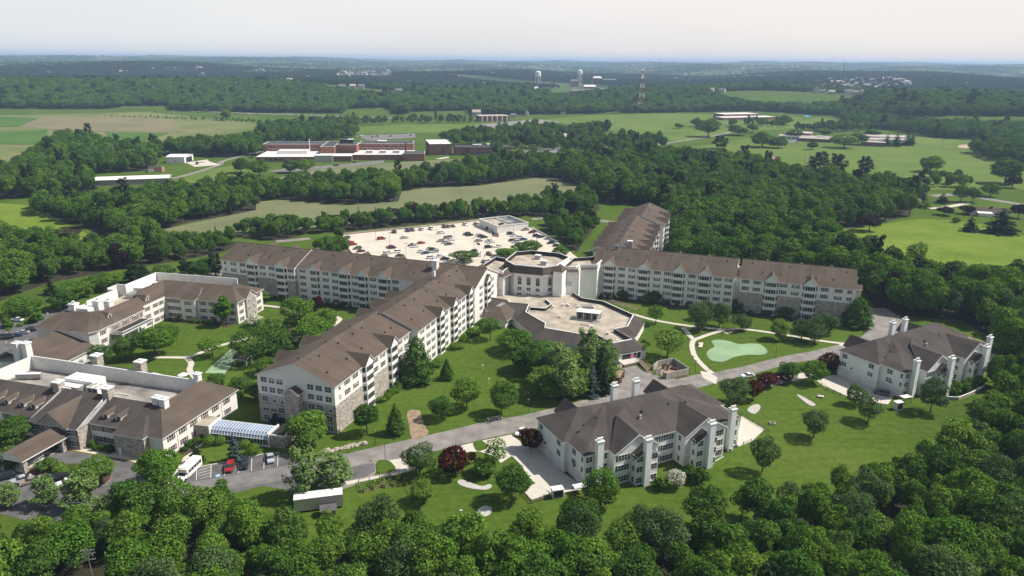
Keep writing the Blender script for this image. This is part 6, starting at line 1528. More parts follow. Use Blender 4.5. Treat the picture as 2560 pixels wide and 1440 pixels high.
# the wood trees that show largest become objects of their own
def size_px(t):
    a, b_, c = proj(t[0], t[1], t[2] + t[3] * .6)
    at, bt, _ = proj(t[0], t[1], t[2] + t[3])
    return t[4] / c if (c > 5 and -40 < a < 2600 and bt < 1425) else 0
near_rank = sorted(range(len(wood)), key=lambda i: -size_px(wood[i]))
N_OWN = 300 - sum(1 for t in TREES if t[0] in ('broad', 'bright', 'round', 'silver', 'conic', 'column', 'spread', 'loose'))
own = set(near_rank[:N_OWN])
LAB = {'foreground': 'tree of the dense wood along the bottom edge of the photo', 'right': 'tall tree of the shady wood behind the right condominium', 'middle': 'tree of the broad wood behind the right wing', 'hedge': 'tree of the hedge band between the stubble fields', 'left': 'tree of the left-hand woods', 'deck': 'tree of the belt round the parking deck', 'far': 'tree of the far groves'}
TONE = {0: ('broad', 0, 'mid-green '), 1: ('broad', 1, 'dark green '), 2: ('bright', 0, 'bright yellow-green '), 3: ('loose', 0, 'airy mid-green '), 4: ('silver', 0, 'grey-green ')}
rs_ = random.Random(21)
for i in sorted(own):
    x, y, z, h, w, reg = wood[i]
    ki = rs_.choices((0, 1, 2, 3, 4), (44, 26, 9, 8 if reg != 'right' else 25, 12))[0]; kk, par, tone = TONE[ki]
    nv = len(KIND[kk]['c'])
    vi = rs_.randrange(nv // 2) * 2 + par if kk in ('broad', 'loose') else rs_.randrange(nv)
    if kk == 'loose': h *= 1.12
    tree(kk, (x, y, z), h, w * (1.12 if kk != 'loose' else .95), tone + LAB[reg], tone + 'trees of the ' + reg + ' wood', vi=vi, rz=rs_.uniform(0, 6.28))
# everything else in the woods: one mass (geometry nodes on points)
def proto_coll(name, kinds):
    c = bpy.data.collections.new(name)
    for k, nm in enumerate(kinds):
        o = bpy.data.objects.new('%s_%02d' % (name, k), nm); c.objects.link(o)
    return c
def joined(v, m, tw, th):
    me = leaf_mesh('wood_crown', v, m); b = MB(); b.tube((0, 0, -.5), (0, 0, th), tw, BARK, 5, tw * .4)
    bm = bmesh.new(); bm.from_mesh(me); k = len(me.materials); me.materials.append(BARK)
    t = b.mesh('t'); n0 = len(bm.faces); bm.from_mesh(t); bm.faces.ensure_lookup_table()
    for f_ in bm.faces[n0:]: f_.material_index = k
    bm.to_mesh(me); bm.free(); return me
mids = []
for s_ in range(5):
    v = crown_broad(200 + s_, 9, 12, .8, 19 + s_ * 2, 4000, .32, cone=(0, .3, 0, .4, .15)[s_])
    for m_ in ((LEAF, LEAFD), (LEAF, LEAFD), (LEAF, LEAFY), (LEAFD, LEAFB), (LEAF, LEAFD))[s_]: mids.append(joined(v, m_, .22, 8))
v = crown_pine(230, 8, 14, 2, 1700, .42); mids.append(joined(v, SPRM, .2, 12)); v = crown_conifer(231, 5, 13, .6, 2200, .33); mids.append(joined(v, SPRM, .18, 11))
mids.append(joined(crown_broad(232, 8, 11, 1.2, 16, 1900, .42, cone=.3), LEAFP, .2, 6))
LEAFF = leaf_mat('leaf_far_woods', (.026, .052, .016), (.044, .076, .022)); LEAFG = leaf_mat('leaf_far_woods_dark', (.018, .038, .014), (.030, .055, .020))
fars = []
for s_ in range(4):
    v = crown_broad(300 + s_, 9, 12, .8, 10, 420, .95)
    for m_ in (LEAFF, LEAFG): fars.append(leaf_mesh('far_crown', v, m_))
fars.append(leaf_mesh('far_crown', crown_conifer(311, 6, 14, .6, 700, .8), SPRM))
def scatter(name, label, pts, coll, nidx, wts, w0, h0, seed):
    rs = np.random.RandomState(seed); n = len(pts); A_ = np.array([p[:5] for p in pts], float)
    me = bpy.data.meshes.new(name); me.vertices.add(n); me.vertices.foreach_set('co', A_[:, :3].astype(np.float32).ravel())
    sc_ = np.stack([A_[:, 4] / w0, A_[:, 4] / w0, A_[:, 3] / h0], 1)
    at = me.attributes.new('scl', 'FLOAT_VECTOR', 'POINT'); at.data.foreach_set('vector', sc_.astype(np.float32).ravel())
    ro = np.zeros((n, 3)); ro[:, 2] = rs.uniform(0, 6.28, n)
    at = me.attributes.new('rot', 'FLOAT_VECTOR', 'POINT'); at.data.foreach_set('vector', ro.astype(np.float32).ravel())
    w = np.array(wts, float); at = me.attributes.new('idx', 'INT', 'POINT'); at.data.foreach_set('value', rs.choice(nidx, n, p=w / w.sum()).astype(np.int32))
    o = bpy.data.objects.new(name, me); col.objects.link(o); tag(o, label, 'wood', None, 'stuff')
    ng = bpy.data.node_groups.new(name, 'GeometryNodeTree'); ng.interface.new_socket('Geometry', in_out='INPUT', socket_type='NodeSocketGeometry'); ng.interface.new_socket('Geometry', in_out='OUTPUT', socket_type='NodeSocketGeometry')
    N_, L = ng.nodes, ng.links.new
    gi = N_.new('NodeGroupInput'); go = N_.new('NodeGroupOutput'); ip = N_.new('GeometryNodeInstanceOnPoints'); ci = N_.new('GeometryNodeCollectionInfo')
    ci.inputs['Collection'].default_value = coll; ci.inputs['Separate Children'].default_value = True; ci.inputs['Reset Children'].default_value = True
    ip.inputs['Pick Instance'].default_value = True
    def attr(nm, ty):
        a = N_.new('GeometryNodeInputNamedAttribute'); a.data_type = ty; a.inputs['Name'].default_value = nm; return a.outputs['Attribute']
    L(gi.outputs[0], ip.inputs['Points']); L(ci.outputs[0], ip.inputs['Instance']); L(attr('idx', 'INT'), ip.inputs['Instance Index'])
    e2r = N_.new('FunctionNodeEulerToRotation'); L(attr('rot', 'FLOAT_VECTOR'), e2r.inputs[0]); L(e2r.outputs[0], ip.inputs['Rotation']); L(attr('scl', 'FLOAT_VECTOR'), ip.inputs['Scale'])
    L(ip.outputs[0], go.inputs[0])
    md = o.modifiers.new('scatter', 'NODES'); md.node_group = ng
    return o
rest = [wood[i] for i in range(len(wood)) if i not in own] + [p for p in far if math.hypot(p[0], p[1]) < 2250]
far = [p for p in far if math.hypot(p[0], p[1]) >= 2250]
scatter('woodland', 'continuous woods and hedge belts behind and beside the buildings', rest, proto_coll('woodland_tree', mids), len(mids), [10, 9, 9, 9, 9, 3, 7, 4, 8, 8, 2, 2, 1.5], 9, 12, 31)
scatter('distant_woods', 'far wooded hills reaching to the horizon', far, proto_coll('distant_tree', fars), len(fars), [9, 10, 9, 10, 9, 10, 9, 10, .8], 9, 12, 32)
print('WOOD', len(wood), 'own', len(own), 'far', len(far))
# ------------------------------------------------------------------ cars
CARP = {}
def paint(n, c, r=.3): CARP[n] = mat('car_paint_' + n, c, r, .03, 1, spec=.6)
for n_, c_ in (('white', (.72, .72, .71)), ('silver', (.40, .41, .42)), ('black', (.012, .012, .013)), ('grey', (.10, .105, .11)), ('red', (.32, .014, .014)), ('blue', (.02, .05, .16)), ('maroon', (.12, .012, .016)), ('tan', (.28, .24, .19)), ('navy', (.014, .02, .04))): paint(n_, c_)
def car_parts(typ, colr):
    """side profile lofted across the width; the body narrows at the roof"""
    L_ = {'sedan': 4.7, 'suv': 4.7, 'van': 5.0, 'pickup': 5.4}[typ]; W_ = 1.82
    lo = {'sedan': [(0, .35), (0, .72), (.25, .86), (1.35, .95), (L_ - .75, .96), (L_ - .05, .88), (L_, .4)], 'suv': [(0, .4), (0, .85), (.25, .98), (1.3, 1.06), (L_ - .1, 1.08), (L_, .9), (L_, .42)],
          'van': [(0, .4), (0, .85), (.2, 1.0), (1.0, 1.08), (L_ - .05, 1.1), (L_, .9), (L_, .42)], 'pickup': [(0, .45), (0, .95), (.3, 1.05), (1.5, 1.1), (L_, 1.1), (L_, .5)]}[typ]
    ca = {'sedan': [(1.3, .94), (2.0, 1.42), (3.3, 1.44), (4.15, .95)], 'suv': [(1.2, 1.04), (1.85, 1.68), (4.2, 1.7), (4.62, 1.06)], 'van': [(.85, 1.06), (1.7, 1.74), (4.6, 1.76), (4.92, 1.08)], 'pickup': [(1.45, 1.08), (2.05, 1.72), (3.3, 1.74), (3.6, 1.1)]}[typ]
    p = CARP[colr]; b = MB()
    def loft(b, prof, w0, w1, z0, z1, m, cap=True):
        f = lambda z: w0 + (w1 - w0) * min(1, max(0, (z - z0) / (z1 - z0)))
        n = len(prof); Lp = [(x - L_ / 2, -f(z) / 2, z) for x, z in prof]; Rp = [(x - L_ / 2, f(z) / 2, z) for x, z in prof]
        for i in range(n):
            j = (i + 1) % n; b.face([Lp[i], Rp[i], Rp[j], Lp[j]], m)
        if cap: b.tri(Lp, m); b.tri(Rp[::-1], m)
    loft(b, lo, W_, W_ - .06, .35, 1.0, p)
    z0, z1 = ca[0][1], ca[1][1]
    roof = [(ca[1][0] - .03, z1 + .0), (ca[1][0] + .12, z1 + .05), (ca[2][0] - .12, z1 + .05), (ca[2][0] + .03, z1)]
    loft(b, roof, W_ - .34, W_ - .4, z1, z1 + .06, p)
    for i in (0, 1):                                      # pillars
        pass
    if typ == 'pickup':
        b.box(3.75 - L_ / 2, L_ / 2 - .1, -.72, .72, 1.08, 1.105, DARKM)
    for sy in (-1, 1): b.box(-L_ / 2 - .01, -L_ / 2 + .05, sy * .72 - .16, sy * .72 + .16, .68, .8, TRIM); b.box(L_ / 2 - .04, L_ / 2 + .02, sy * .74 - .13, sy * .74 + .13, .74, .9, REDP)
    g = MB(); loft(g, ca, W_ - .1, W_ - .36, z0, z1, GLASS)
    for xx in (ca[1][0] + (ca[2][0] - ca[1][0]) * .48,):
        pass
    w = MB(); w.tube((0, -.1, 0), (0, .1, 0), .33, TIRE, 12); w.tube((0, -.11, 0), (0, .11, 0), .18, METAL, 8)
    return b.mesh('body'), g.mesh('windows'), w.mesh('wheel'), L_
CARM = {}
def car(typ, colr, pos, heading, label, group=None, wheels=True):
    k = (typ, colr)
    if k not in CARM: CARM[k] = car_parts(typ, colr)
    bm, gm, wm, L_ = CARM[k]
    r = empty('parked_car' if typ != 'pickup' else 'pickup_truck', label, 'car' if typ != 'pickup' else 'pickup truck', (pos[0], pos[1], .06), R(heading), group)
    inst('body', bm, r); inst('windows', gm, r)
    if wheels:
        for x in (-L_ / 2 + .85, L_ / 2 - .9):
            for y in (-.83, .83): inst('wheel', wm, r, (x, y, .33))
    return r
G_ = 'cars on the parking deck'
DC = [('m', 305, 475, 'suv', 'grey', 'n'), ('m', 385, 565, 'sedan', 'red', 'n'), ('m', 445, 612, 'suv', 'red', 'n'), ('m', 545, 695, 'suv', 'grey', 'n'), ('m', 620, 755, 'sedan', 'maroon', 'n'), ('m', 1055, 490, 'van', 'red', 'n'), ('m', 1325, 345, 'suv', 'black', 'p'), ('m', 1615, 318, 'suv', 'navy', 'p'), ('m', 1715, 305, 'suv', 'grey', 'p'), ('m', 1905, 290, 'suv', 'white', 'p'), ('m', 2115, 275, 'van', 'white', 'p'), ('m', 1540, 468, 'sedan', 'silver', 'n'), ('m', 1245, 660, 'sedan', 'red', 'n'), ('m', 1280, 683, 'sedan', 'black', 'n'), ('m', 1900, 580, 'sedan', 'red', 'n'), ('m', 1705, 625, 'sedan', 'grey', 'n'), ('m', 1765, 655, 'sedan', 'white', 'n'), ('m', 2335, 365, 'suv', 'white', 'n'), ('m', 2320, 535, 'sedan', 'tan', 'n'), ('m', 2470, 470, 'van', 'tan', 'n'), ('m', 1190, 800, 'van', 'white', 'n'), ('m', 1375, 770, 'suv', 'white', 'n'), ('m', 1450, 850, 'sedan', 'navy', 'n'), ('m', 1910, 765, 'sedan', 'white', 'n'), ('m', 1990, 795, 'sedan', 'blue', 'n'), ('m', 2105, 700, 'sedan', 'silver', 'n'), ('m', 2160, 725, 'suv', 'black', 'n'), ('m', 2190, 765, 'suv', 'silver', 'n'), ('m', 2120, 890, 'suv', 'white', 'n'), ('m', 2310, 860, 'sedan', 'white', 'n'), ('m', 2400, 920, 'sedan', 'black', 'n'), ('m', 2200, 945, 'sedan', 'white', 'n'),
      ('n', 10, 300, 'suv', 'maroon', 'p'), ('n', 85, 295, 'suv', 'tan', 'p'), ('n', 180, 285, 'sedan', 'grey', 'p'), ('n', 425, 255, 'suv', 'white', 'p'), ('n', 640, 245, 'van', 'silver', 'p'), ('n', 900, 335, 'suv', 'black', 'n'), ('n', 990, 372, 'sedan', 'white', 'n'), ('n', 455, 445, 'suv', 'black', 'n'), ('n', 510, 465, 'suv', 'black', 'n'), ('n', 700, 462, 'sedan', 'white', 'n'), ('n', 740, 485, 'sedan', 'black', 'n'), ('n', 800, 507, 'sedan', 'black', 'n'), ('n', 695, 578, 'sedan', 'tan', 'n'), ('n', 895, 582, 'sedan', 'silver', 'n'), ('n', 945, 605, 'sedan', 'white', 'n'), ('n', 890, 705, 'suv', 'black', 'n'), ('n', 1080, 690, 'sedan', 'white', 'n'), ('n', 1330, 435, 'suv', 'navy', 'n'), ('n', 1395, 470, 'sedan', 'white', 'n'), ('n', 1490, 515, 'suv', 'white', 'n'), ('n', 1365, 568, 'sedan', 'maroon', 'n'), ('n', 1590, 550, 'sedan', 'blue', 'n'), ('n', 1430, 600, 'suv', 'silver', 'n'), ('n', 1610, 315, 'suv', 'black', 'n'), ('n', 1630, 355, 'pickup', 'tan', 'n'), ('n', 1760, 408, 'suv', 'maroon', 'n'), ('n', 1850, 480, 'suv', 'blue', 'n'), ('n', 1930, 500, 'sedan', 'black', 'n'), ('n', 2140, 620, 'suv', 'navy', 'n'), ('n', 2250, 670, 'sedan', 'black', 'n'), ('n', 905, 850, 'suv', 'maroon', 'p'), ('n', 585, 795, 'suv', 'navy', 'n'), ('n', 640, 830, 'sedan', 'white', 'n'), ('n', 660, 880, 'sedan', 'white', 'n'), ('n', 80, 515, 'van', 'tan', 'n'), ('n', 135, 560, 'sedan', 'white', 'n'), ('n', 30, 610, 'sedan', 'silver', 'n'), ('n', 90, 645, 'sedan', 'grey', 'n'), ('n', 20, 940, 'sedan', 'black', 'n'), ('n', 820, 1005, 'pickup', 'silver', 'p'), ('n', 915, 985, 'sedan', 'silver', 'p')]
NM = {'suv': 'upright estate car', 'sedan': 'low saloon car', 'van': 'minivan', 'pickup': 'pickup'}
def place_cars():
    rows = []
    for c, x, y, typ, colr, o in DC:
        g = K(c, x, y + 14); rows.append((c, g, typ, colr, o, px(c, x, y)))
    for i, (c, g, typ, colr, o, p) in enumerate(rows):
        same = [q for q in rows if q[2] == typ and q[3] == colr]
        lab = colr + ' ' + NM[typ]
        if len(same) > 1:
            k = sum(q[5][0] < p[0] for q in same)
            lab = ('leftmost', 'second', 'third', 'fourth', 'fifth', 'sixth', 'seventh', 'eighth', 'ninth', 'tenth', 'eleventh', 'twelfth', 'thirteenth', 'fourteenth')[k] + ' ' + lab + ('' if k == 0 else ' from the left')
        lab += ' at the rear parapet of the deck' if o == 'p' and p[1] < 600 else ' on the pale parking deck'
        car(typ, colr, g, (30 if o == 'n' else -60) + (180 if i % 3 else 0), lab, G_)
place_cars()
for args in [('suv', 'navy', K('e', 40, 505), 33, 'dark car at the left margin before the entrance steps'), ('sedan', 'silver', K('e', 172, 525), 40, 'silver-blue saloon parked second in the row before the entrance'), ('sedan', 'tan', K('e', 245, 535), 40, 'pale green-grey saloon half hidden by the pines before the entrance'), ('sedan', 'blue', K('e', 370, 525), 40, 'blue car hidden between the pines before the entrance'), ('suv', 'black', K('e', 480, 510), 40, 'black car beside the white saloon before the entrance'), ('sedan', 'white', K('e', 538, 545), 40, 'white saloon at the end of the row before the entrance'),
             ('suv', 'red', K('e', 1842, 425), 101, 'red car parked in the bay before the glass walkway'), ('suv', 'black', K('e', 1962, 400), 101, 'black car parked in the bay right of the red one'), ('sedan', 'silver', K('e', 2165, 352), 112, 'silver car parked below the gable end of the central wing'),
             ('sedan', 'white', K('t', 350, 660), -10, 'white saloon driving along the far lane of the left car park'), ('suv', 'black', K('t', 150, 1020), 18, 'black car fourth from the hall in the left car park row'), ('sedan', 'blue', K('t', 320, 970), 18, 'blue-grey car third in the left car park row'), ('sedan', 'silver', K('t', 450, 920), 18, 'silver-roofed car second in the left car park row'), ('suv', 'navy', K('t', 600, 865), 18, 'dark car nearest the hedge in the left car park row'), ('suv', 'black', K('t', 640, 1110), 20, 'black car half hidden by the hall roof'), ('sedan', 'white', K('t', 390, 1210), 20, 'white car partly hidden by the hall roof'), ('sedan', 'blue', K('t', -10, 815), 5, 'blue car at the left margin of the picture in the car park'),
             ('suv', 'grey', K('8', 985, 1000), -35, 'grey car parked on the garage apron of the right condominium'), ('sedan', 'white', K('f', 1885, 160), 60, 'white car beside the red maple at the nearest condominium'), ('sedan', 'white', K('g', 1330, 228), 15, 'white car parked behind the silver-green tree at the crossing')]:
    car(*args)
rs_ = random.Random(5)
for i, (x, y) in enumerate(((o_[0], o_[1]) for o_ in [px('a', q, r_) for q, r_ in ((625, 524), (795, 528), (1155, 536), (1292, 541), (1475, 545), (1615, 549), (1748, 551), (1850, 553), (1915, 549), (2060, 557), (2200, 561))])):
    g = P(x, y + 1.0); car('suv', ['white', 'silver', 'grey', 'white', 'navy', 'silver', 'red', 'white', 'silver', 'white', 'tan'][i], g, -12, 'tiny %s car on the distant highway' % ['white', 'silver', 'grey', 'white', 'navy', 'silver', 'red', 'white', 'silver', 'white', 'tan'][i], 'cars on the highway', wheels=False).location.z = .45
_fc = [px('o', *q) for q in ((165, 470), (340, 465), (350, 500), (200, 610), (1690, 745), (1740, 745), (2030, 690), (2160, 210), (2310, 200), (2430, 225), (2490, 230), (2350, 240), (2130, 240))] + [px('q', *q) for q in ((10, 65), (60, 70), (200, 65), (355, 45), (485, 55), (400, 385), (445, 388), (490, 380), (1930, 215), (2030, 250), (2100, 210), (2140, 240), (2165, 205), (2240, 285), (2220, 262), (2450, 240), (2480, 235))] + [px('s', *q) for q in ((1240, 412), (1280, 398), (450, 230), (480, 225), (505, 240))]
FCN = ['white', 'maroon', 'black', 'grey', 'black', 'navy', 'silver']
for i, (x, y) in enumerate(_fc):
    c_ = FCN[(i * 3) % 7]; car('suv' if i % 2 else 'sedan', c_, P(x, y), 10 + 37 * (i % 3), 'tiny %s car in the distant hospital and school car parks' % c_, 'cars in the distant car parks', wheels=False)
# white shuttle bus
bus = empty('shuttle_bus', 'white boxy shuttle bus parked beside the large leafy tree', 'bus', (*K('e', 1512, 470), .05), R(82))
b = MB(); b.box(-2.0, 4.4, -1.15, 1.15, .45, 2.95, WHITEM); b.box(-2.4, -1.95, -1.1, 1.1, 1.9, 2.8, WHITEM); b.build('body', bus)
b = MB(); b.prism([(-4.0, -.9), (-2.0, -1.0), (-2.0, 1.0), (-4.0, .9)], .45, 1.25, WHITEM); b.face([(-2.9, -.9, 1.25), (-2.9, .9, 1.25), (-2.2, .85, 2.0), (-2.2, -.85, 2.0)], GLASS); b.prism([(-2.85, -.95), (-2, -1), (-2, 1), (-2.85, .95)], 1.2, 1.3, WHITEM); b.box(-4.1, -3.95, -.8, .8, .5, .75, DARKM); b.build('cab', bus)
b = MB()
for s_ in (-1, 1):
    for k in range(5): b.box(-1.6 + k * 1.15, -.6 + k * 1.15, s_ * 1.16 - .02, s_ * 1.16 + .02, 1.5, 2.3, GLASS)
b.box(4.38, 4.43, -.7, .7, 1.4, 2.4, GLASS); b.build('windows', bus)
w = MB(); w.tube((0, -.15, 0), (0, .15, 0), .42, TIRE, 12); wm = w.mesh('wheel')
for x in (-3.1, 2.6):
    for y in (-.9, .9): inst('wheel', wm, bus, (x, y, .42))
# brown refuse truck in the service yard
trk = empty('refuse_truck', 'rusty brown refuse compactor truck parked by the spruces in the service yard', 'truck', (*K('w', 560, 1070), .05), 0)
_h = K('w', 680, 900) - K('w', 540, 1150); trk.rotation_euler = (0, 0, math.atan2(_h[1], _h[0]))
RUST = mat('rusty_tan_steel', (.30, .215, .125), .8, .3, .8)
RUSTD = mat('dark_rust', (.06, .032, .022), .8, .4, 1.5)
b = MB(); prof = [(-1.2, .9), (-1.2, 2.6), (-.6, 3.0), (4.6, 3.0), (4.6, .9)]
for i in range(5):
    (x0, z0), (x1, z1) = prof[i], prof[(i + 1) % 5]; b.face([(x0, -1.25, z0), (x0, 1.25, z0), (x1, 1.25, z1), (x1, -1.25, z1)], RUST)
b.tri([(x, -1.25, z) for x, z in prof], RUSTD); b.tri([(x, 1.25, z) for x, z in prof][::-1], RUSTD); b.box(4.5, 4.75, -1.4, 1.4, 2.6, 3.15, RUSTD); b.build('body', trk)
b = MB(); b.box(-3.9, -1.3, -1.2, 1.2, .7, 1.6, RUSTD); b.box(-3.3, -1.3, -1.2, -1.0, 1.6, 2.5, RUSTD); b.box(-3.3, -1.3, 1.0, 1.2, 1.6, 2.5, RUSTD); b.box(-3.7, -2.6, -.8, .8, 1.55, 1.75, RUST); b.build('hopper', trk)
b = MB(); b.box(4.8, 6.4, -1.1, 1.1, .7, 2.5, RUSTD); b.box(5.9, 6.42, -.95, .95, 1.6, 2.3, GLASS); b.build('cab', trk)
w = MB(); w.tube((0, -.2, 0), (0, .2, 0), .5, TIRE, 12); wm = w.mesh('wheel')
for x in (-2.4, 1.2, 5.6):
    for y in (-1.0, 1.0): inst('wheel', wm, trk, (x, y, .5))

# ------------------------------------------------------------------ lamp posts, poles, flags
def lamp(pos, h, label, group, heads=1, m=DARKM, base=True, name='lamp_post', cat='lamp post'):
    r = empty(name, label, cat, (pos[0], pos[1], 0), 0, group)
    b = MB(); b.tube((0, 0, 0), (0, 0, h), .09, m, 6, .06); b.build('pole', r)
    b = MB()
    if heads == 2: b.box(-.9, -.3, -.18, .18, h, h + .16, m); b.box(.3, .9, -.18, .18, h, h + .16, m); b.tube((-.9, 0, h), (.9, 0, h), .04, m, 5)
    elif heads == 1: b.box(-.3, .3, -.16, .16, h, h + .16, m)
    else: b.ball((0, 0, h + .22), .24, WHITEM, 8, 6); b.tube((0, 0, h + .4), (0, 0, h + .55), .28, m, 8, .05)
    b.build('lamp_head', r)
    if base: bb = MB(); bb.tube((0, 0, -.2), (0, 0, .6), .3, CONC, 8); bb.build('base', r)
    return r
for i, (c, x, y, yt, hd) in enumerate((('m', 938, 515, 190, 1), ('m', 1232, 640, 430, 2), ('m', 1580, 880, 710, 2), ('m', 2230, 385, 200, 1), ('n', 205, 660, 345, 1), ('n', 600, 780, 600, 1), ('n', 1385, 520, 280, 1), ('n', 1845, 660, 530, 1))):
    lamp(K(c, x, y), 7.5, 'green steel lamp post on the parking deck, %s from the left' % ['first', 'second', 'third', 'fourth', 'fifth', 'sixth', 'seventh', 'eighth'][i], 'lamp posts on the parking deck', hd)
for (c, x, y, lab) in (('t', 115, 1095, 'tall dark lamp post on the grass corner of the left car park'), ('t', 950, 525, 'tall lamp post behind the care home roof corner'), ('t', 625, 555, 'lamp post by the kerb of the left car park')): lamp(K(c, x, y), 7.5, lab, 'lamp posts of the left car park')
for (c, x, y, lab) in (('4', 1355, 1245, 'slim lamp post on the lawn at the foot of the central wing corner'), ('7', 83, 450, 'lamp post on the lawn edge beside the curved road'), ('6', 1680, 1330, 'lamp post at the road side of the putting green'), ('6', 2420, 1125, 'lamp post by the turn of the road near the dark tree'), ('g', 855, 190, 'lamp post by the path at the fenced yard'), ('f', 660, 400, 'thin lamp post on the grass island at the road')): lamp(K(c, x, y), 4.2, lab, 'slim lamp posts along the road', 3, base=False)
for (c, x, y) in (('6', 1030, 1265), ('6', 985, 1340), ('6', 1228, 1130), ('6', 1650, 1130), ('6', 1470, 1085), ('6', 1830, 1140), ('6', 1050, 1140), ('g', 983, 162)): lamp(K(c, x, y), 1.0, 'low dark bollard light beside the garden path', 'bollard lights along the garden path', 1, base=False, name='bollard_light', cat='bollard light')
for (c, x, y, lab) in (('4', 2428, 500, 'white pole light on the lawn farther from the round trees'), ('4', 2490, 640, 'white pole light beside the right round lawn tree'), ('f', 1342, 910, 'white pole light on the lower lawn by the gravel patch')): lamp(K(c, x, y), 1.7, lab, None, 1, WHITEM, False, 'pole_light', 'pole light')
def flagpole(c, x, y, h, us):
    g = K(c, x, y); r = empty('flagpole', 'white flagpole flying the stars and stripes behind the octagon' if us else 'short flagpole with a dark blue flag beside the deck entrance', 'flagpole', (g[0], g[1], 0))
    b = MB(); b.tube((0, 0, 0), (0, 0, h), .08, WHITEM, 6); b.ball((0, 0, h + .1), .14, YPAINT, 6, 4); b.build('pole', r)
    b = MB(); W_, H_ = (3.6, 2.2) if us else (1.8, 1.2); N_ = 8
    FW, FR, FB = (mat('flag_' + k, c_, .8, .02, 1) for k, c_ in (('white', (.7, .7, .7)), ('red', (.42, .05, .06)), ('blue', (.03, .045, .16))))
    f = lambda s_: .16 * math.sin(s_ * 5)
    rows = 13 if us else 2
    for i in range(rows):
        z1 = h - .1 - H_ * i / rows; z0 = z1 - H_ / rows
        for k in range(N_):
            s0, s1 = k / N_, (k + 1) / N_
            m = (FB if (i < 7 and s1 <= .42) else (FR if i % 2 == 0 else FW)) if us else FB
            b.face([(s0 * W_, f(s0), z0 - s0 * .5), (s1 * W_, f(s1), z0 - s1 * .5), (s1 * W_, f(s1), z1 - s1 * .5), (s0 * W_, f(s0), z1 - s0 * .5)], m)
    b.build('flag', r)
flagpole('n', 955, 960, 15.0, True); flagpole('n', 655, 820, 6.0, False)
pole = empty('utility_pole', 'wooden utility pole with double crossarms and wires in the gap of the foreground wood', 'utility pole', (*P(217, 1372, 9.4), 0), R(12))
b = MB(); b.tube((0, 0, -.5), (.0, 0, 9.4), .17, WOOD, 8, .13); b.build('pole', pole)
for z, L_ in ((9.0, 2.6), (8.3, 2.6), (6.9, 2.4)):
    b = MB(); b.box(-L_ / 2, L_ / 2, -.08, .08, z - .08, z + .08, METAL)
    for k in (-1, -.5, .5, 1): b.tube((k * L_ * .48, 0, z + .08), (k * L_ * .48, 0, z + .3), .06, METAL, 6)
    b.build('crossarm', pole)
b = MB()
for k in (-1.1, -.5, .5, 1.1):
    prev = None
    for q in range(9):
        t = q / 8; p = (k * 1.1 - 2.2 * t * 6, -6.0 * t * 4, 8.4 - 3.2 * t - 2.0 * math.sin(math.pi * t) * .3)
        if prev: b.tube(prev, p, .012, DARKM, 4)
        prev = p
for k in (-.8, -.2, .4): b.tube((k, .1, 8.3), (k + .35, .25, 7.5), .1, METAL, 6)
b.build('wires_and_cutouts', pole)
for (c, x, y, h, lab) in (('d', 2222, 410, 11, 'wooden utility pole by the road above the ranch house'), ('d', 1770, 305, 10, 'utility pole at the far corner of the middle woods'), ('d', 1093, 160, 11, 'utility pole beside the pair-topped dark pine'), ('c', 1955, 800, 11, 'utility pole alone in the far pale meadow')):
    g = K(c, x, y); r = empty('utility_pole', lab, 'utility pole', (*g, 0)); b = MB(); b.tube((0, 0, 0), (0, 0, h), .16, WOOD, 6); b.build('pole', r); b = MB(); b.box(-1.2, 1.2, -.07, .07, h - .8, h - .65, WOOD); b.build('crossarm', r)

# ------------------------------------------------------------------ fences, yard, garden things
def rail_fence(name, pts, label, h=1.1, step=2.4, rails=(.45, .95), m=WOOD):
    r = empty(name, label, 'fence', (*K(*pts[0]), 0)); o = K(*pts[0]); w = [K(*p) - o for p in pts]; pm = MB(); pm.box(-.07, .07, -.07, .07, -.2, h, m); pme = pm.mesh('post'); rb = MB()
    for a, c in zip(w, w[1:]):
        L_ = np.hypot(*(c - a)); n = max(1, int(round(L_ / step))); 
        for k in range(n + (1 if c is w[-1] else 0)): inst('post', pme, r, (*(a + (c - a) * k / n), 0))
        for z in rails: rb.tube((*a, z), (*c, z), .055, m, 5)
    rb.build('rails', r); return r
rail_fence('split_rail_fence', [('8', 322, 900), ('8', 390, 945), ('8', 530, 1015), ('8', 690, 1085)], 'brown split-rail fence along the garage apron of the right condominium')
rail_fence('split_rail_fence', [('7', 2110, 395), ('7', 2220, 470), ('7', 2330, 545), ('7', 2440, 615), ('7', 2480, 640)], 'brown split-rail fence beside the bright patio right of the nearest condominium')
rail_fence('split_rail_fence', [('7', 2230, 770), ('7', 2310, 745)], 'short split-rail fence at the front edge of the bright patio')
rail_fence('split_rail_fence', [('7', 25, 1255), ('7', 115, 1355), ('7', 290, 1295)], 'split-rail fence round the small concrete pad in front of the nearest condominium')
rail_fence('garden_fence', [('f', 440, 690), ('f', 420, 600), ('f', 610, 560), ('f', 790, 520), ('f', 990, 880)], 'low fence round the vegetable garden beds', 1.0, 3.0, (.9,))
yard = empty('yard_screen', 'grey panelled screen wall enclosing the cluttered service yard', 'fence', (*K('w', 1480, 690), 0)); _o = K('w', 1480, 690)
SCR = mat('grey_panel', (.36, .33, .28), .8, .08, 1)
def scr(name, a, c, h=2.2):
    a = K('w', *a) - _o; c = K('w', *c) - _o; b = MB(); pw(b, tuple(a), tuple(c), -.1, h, .14, SCR)
    n = max(1, int(np.hypot(*(c - a)) / 2.4))
    for k in range(n + 1):
        q = a + (c - a) * k / n; b.box(q[0] - .1, q[0] + .1, q[1] - .1, q[1] + .1, -.1, h + .08, SCR)
    b.build(name, yard)
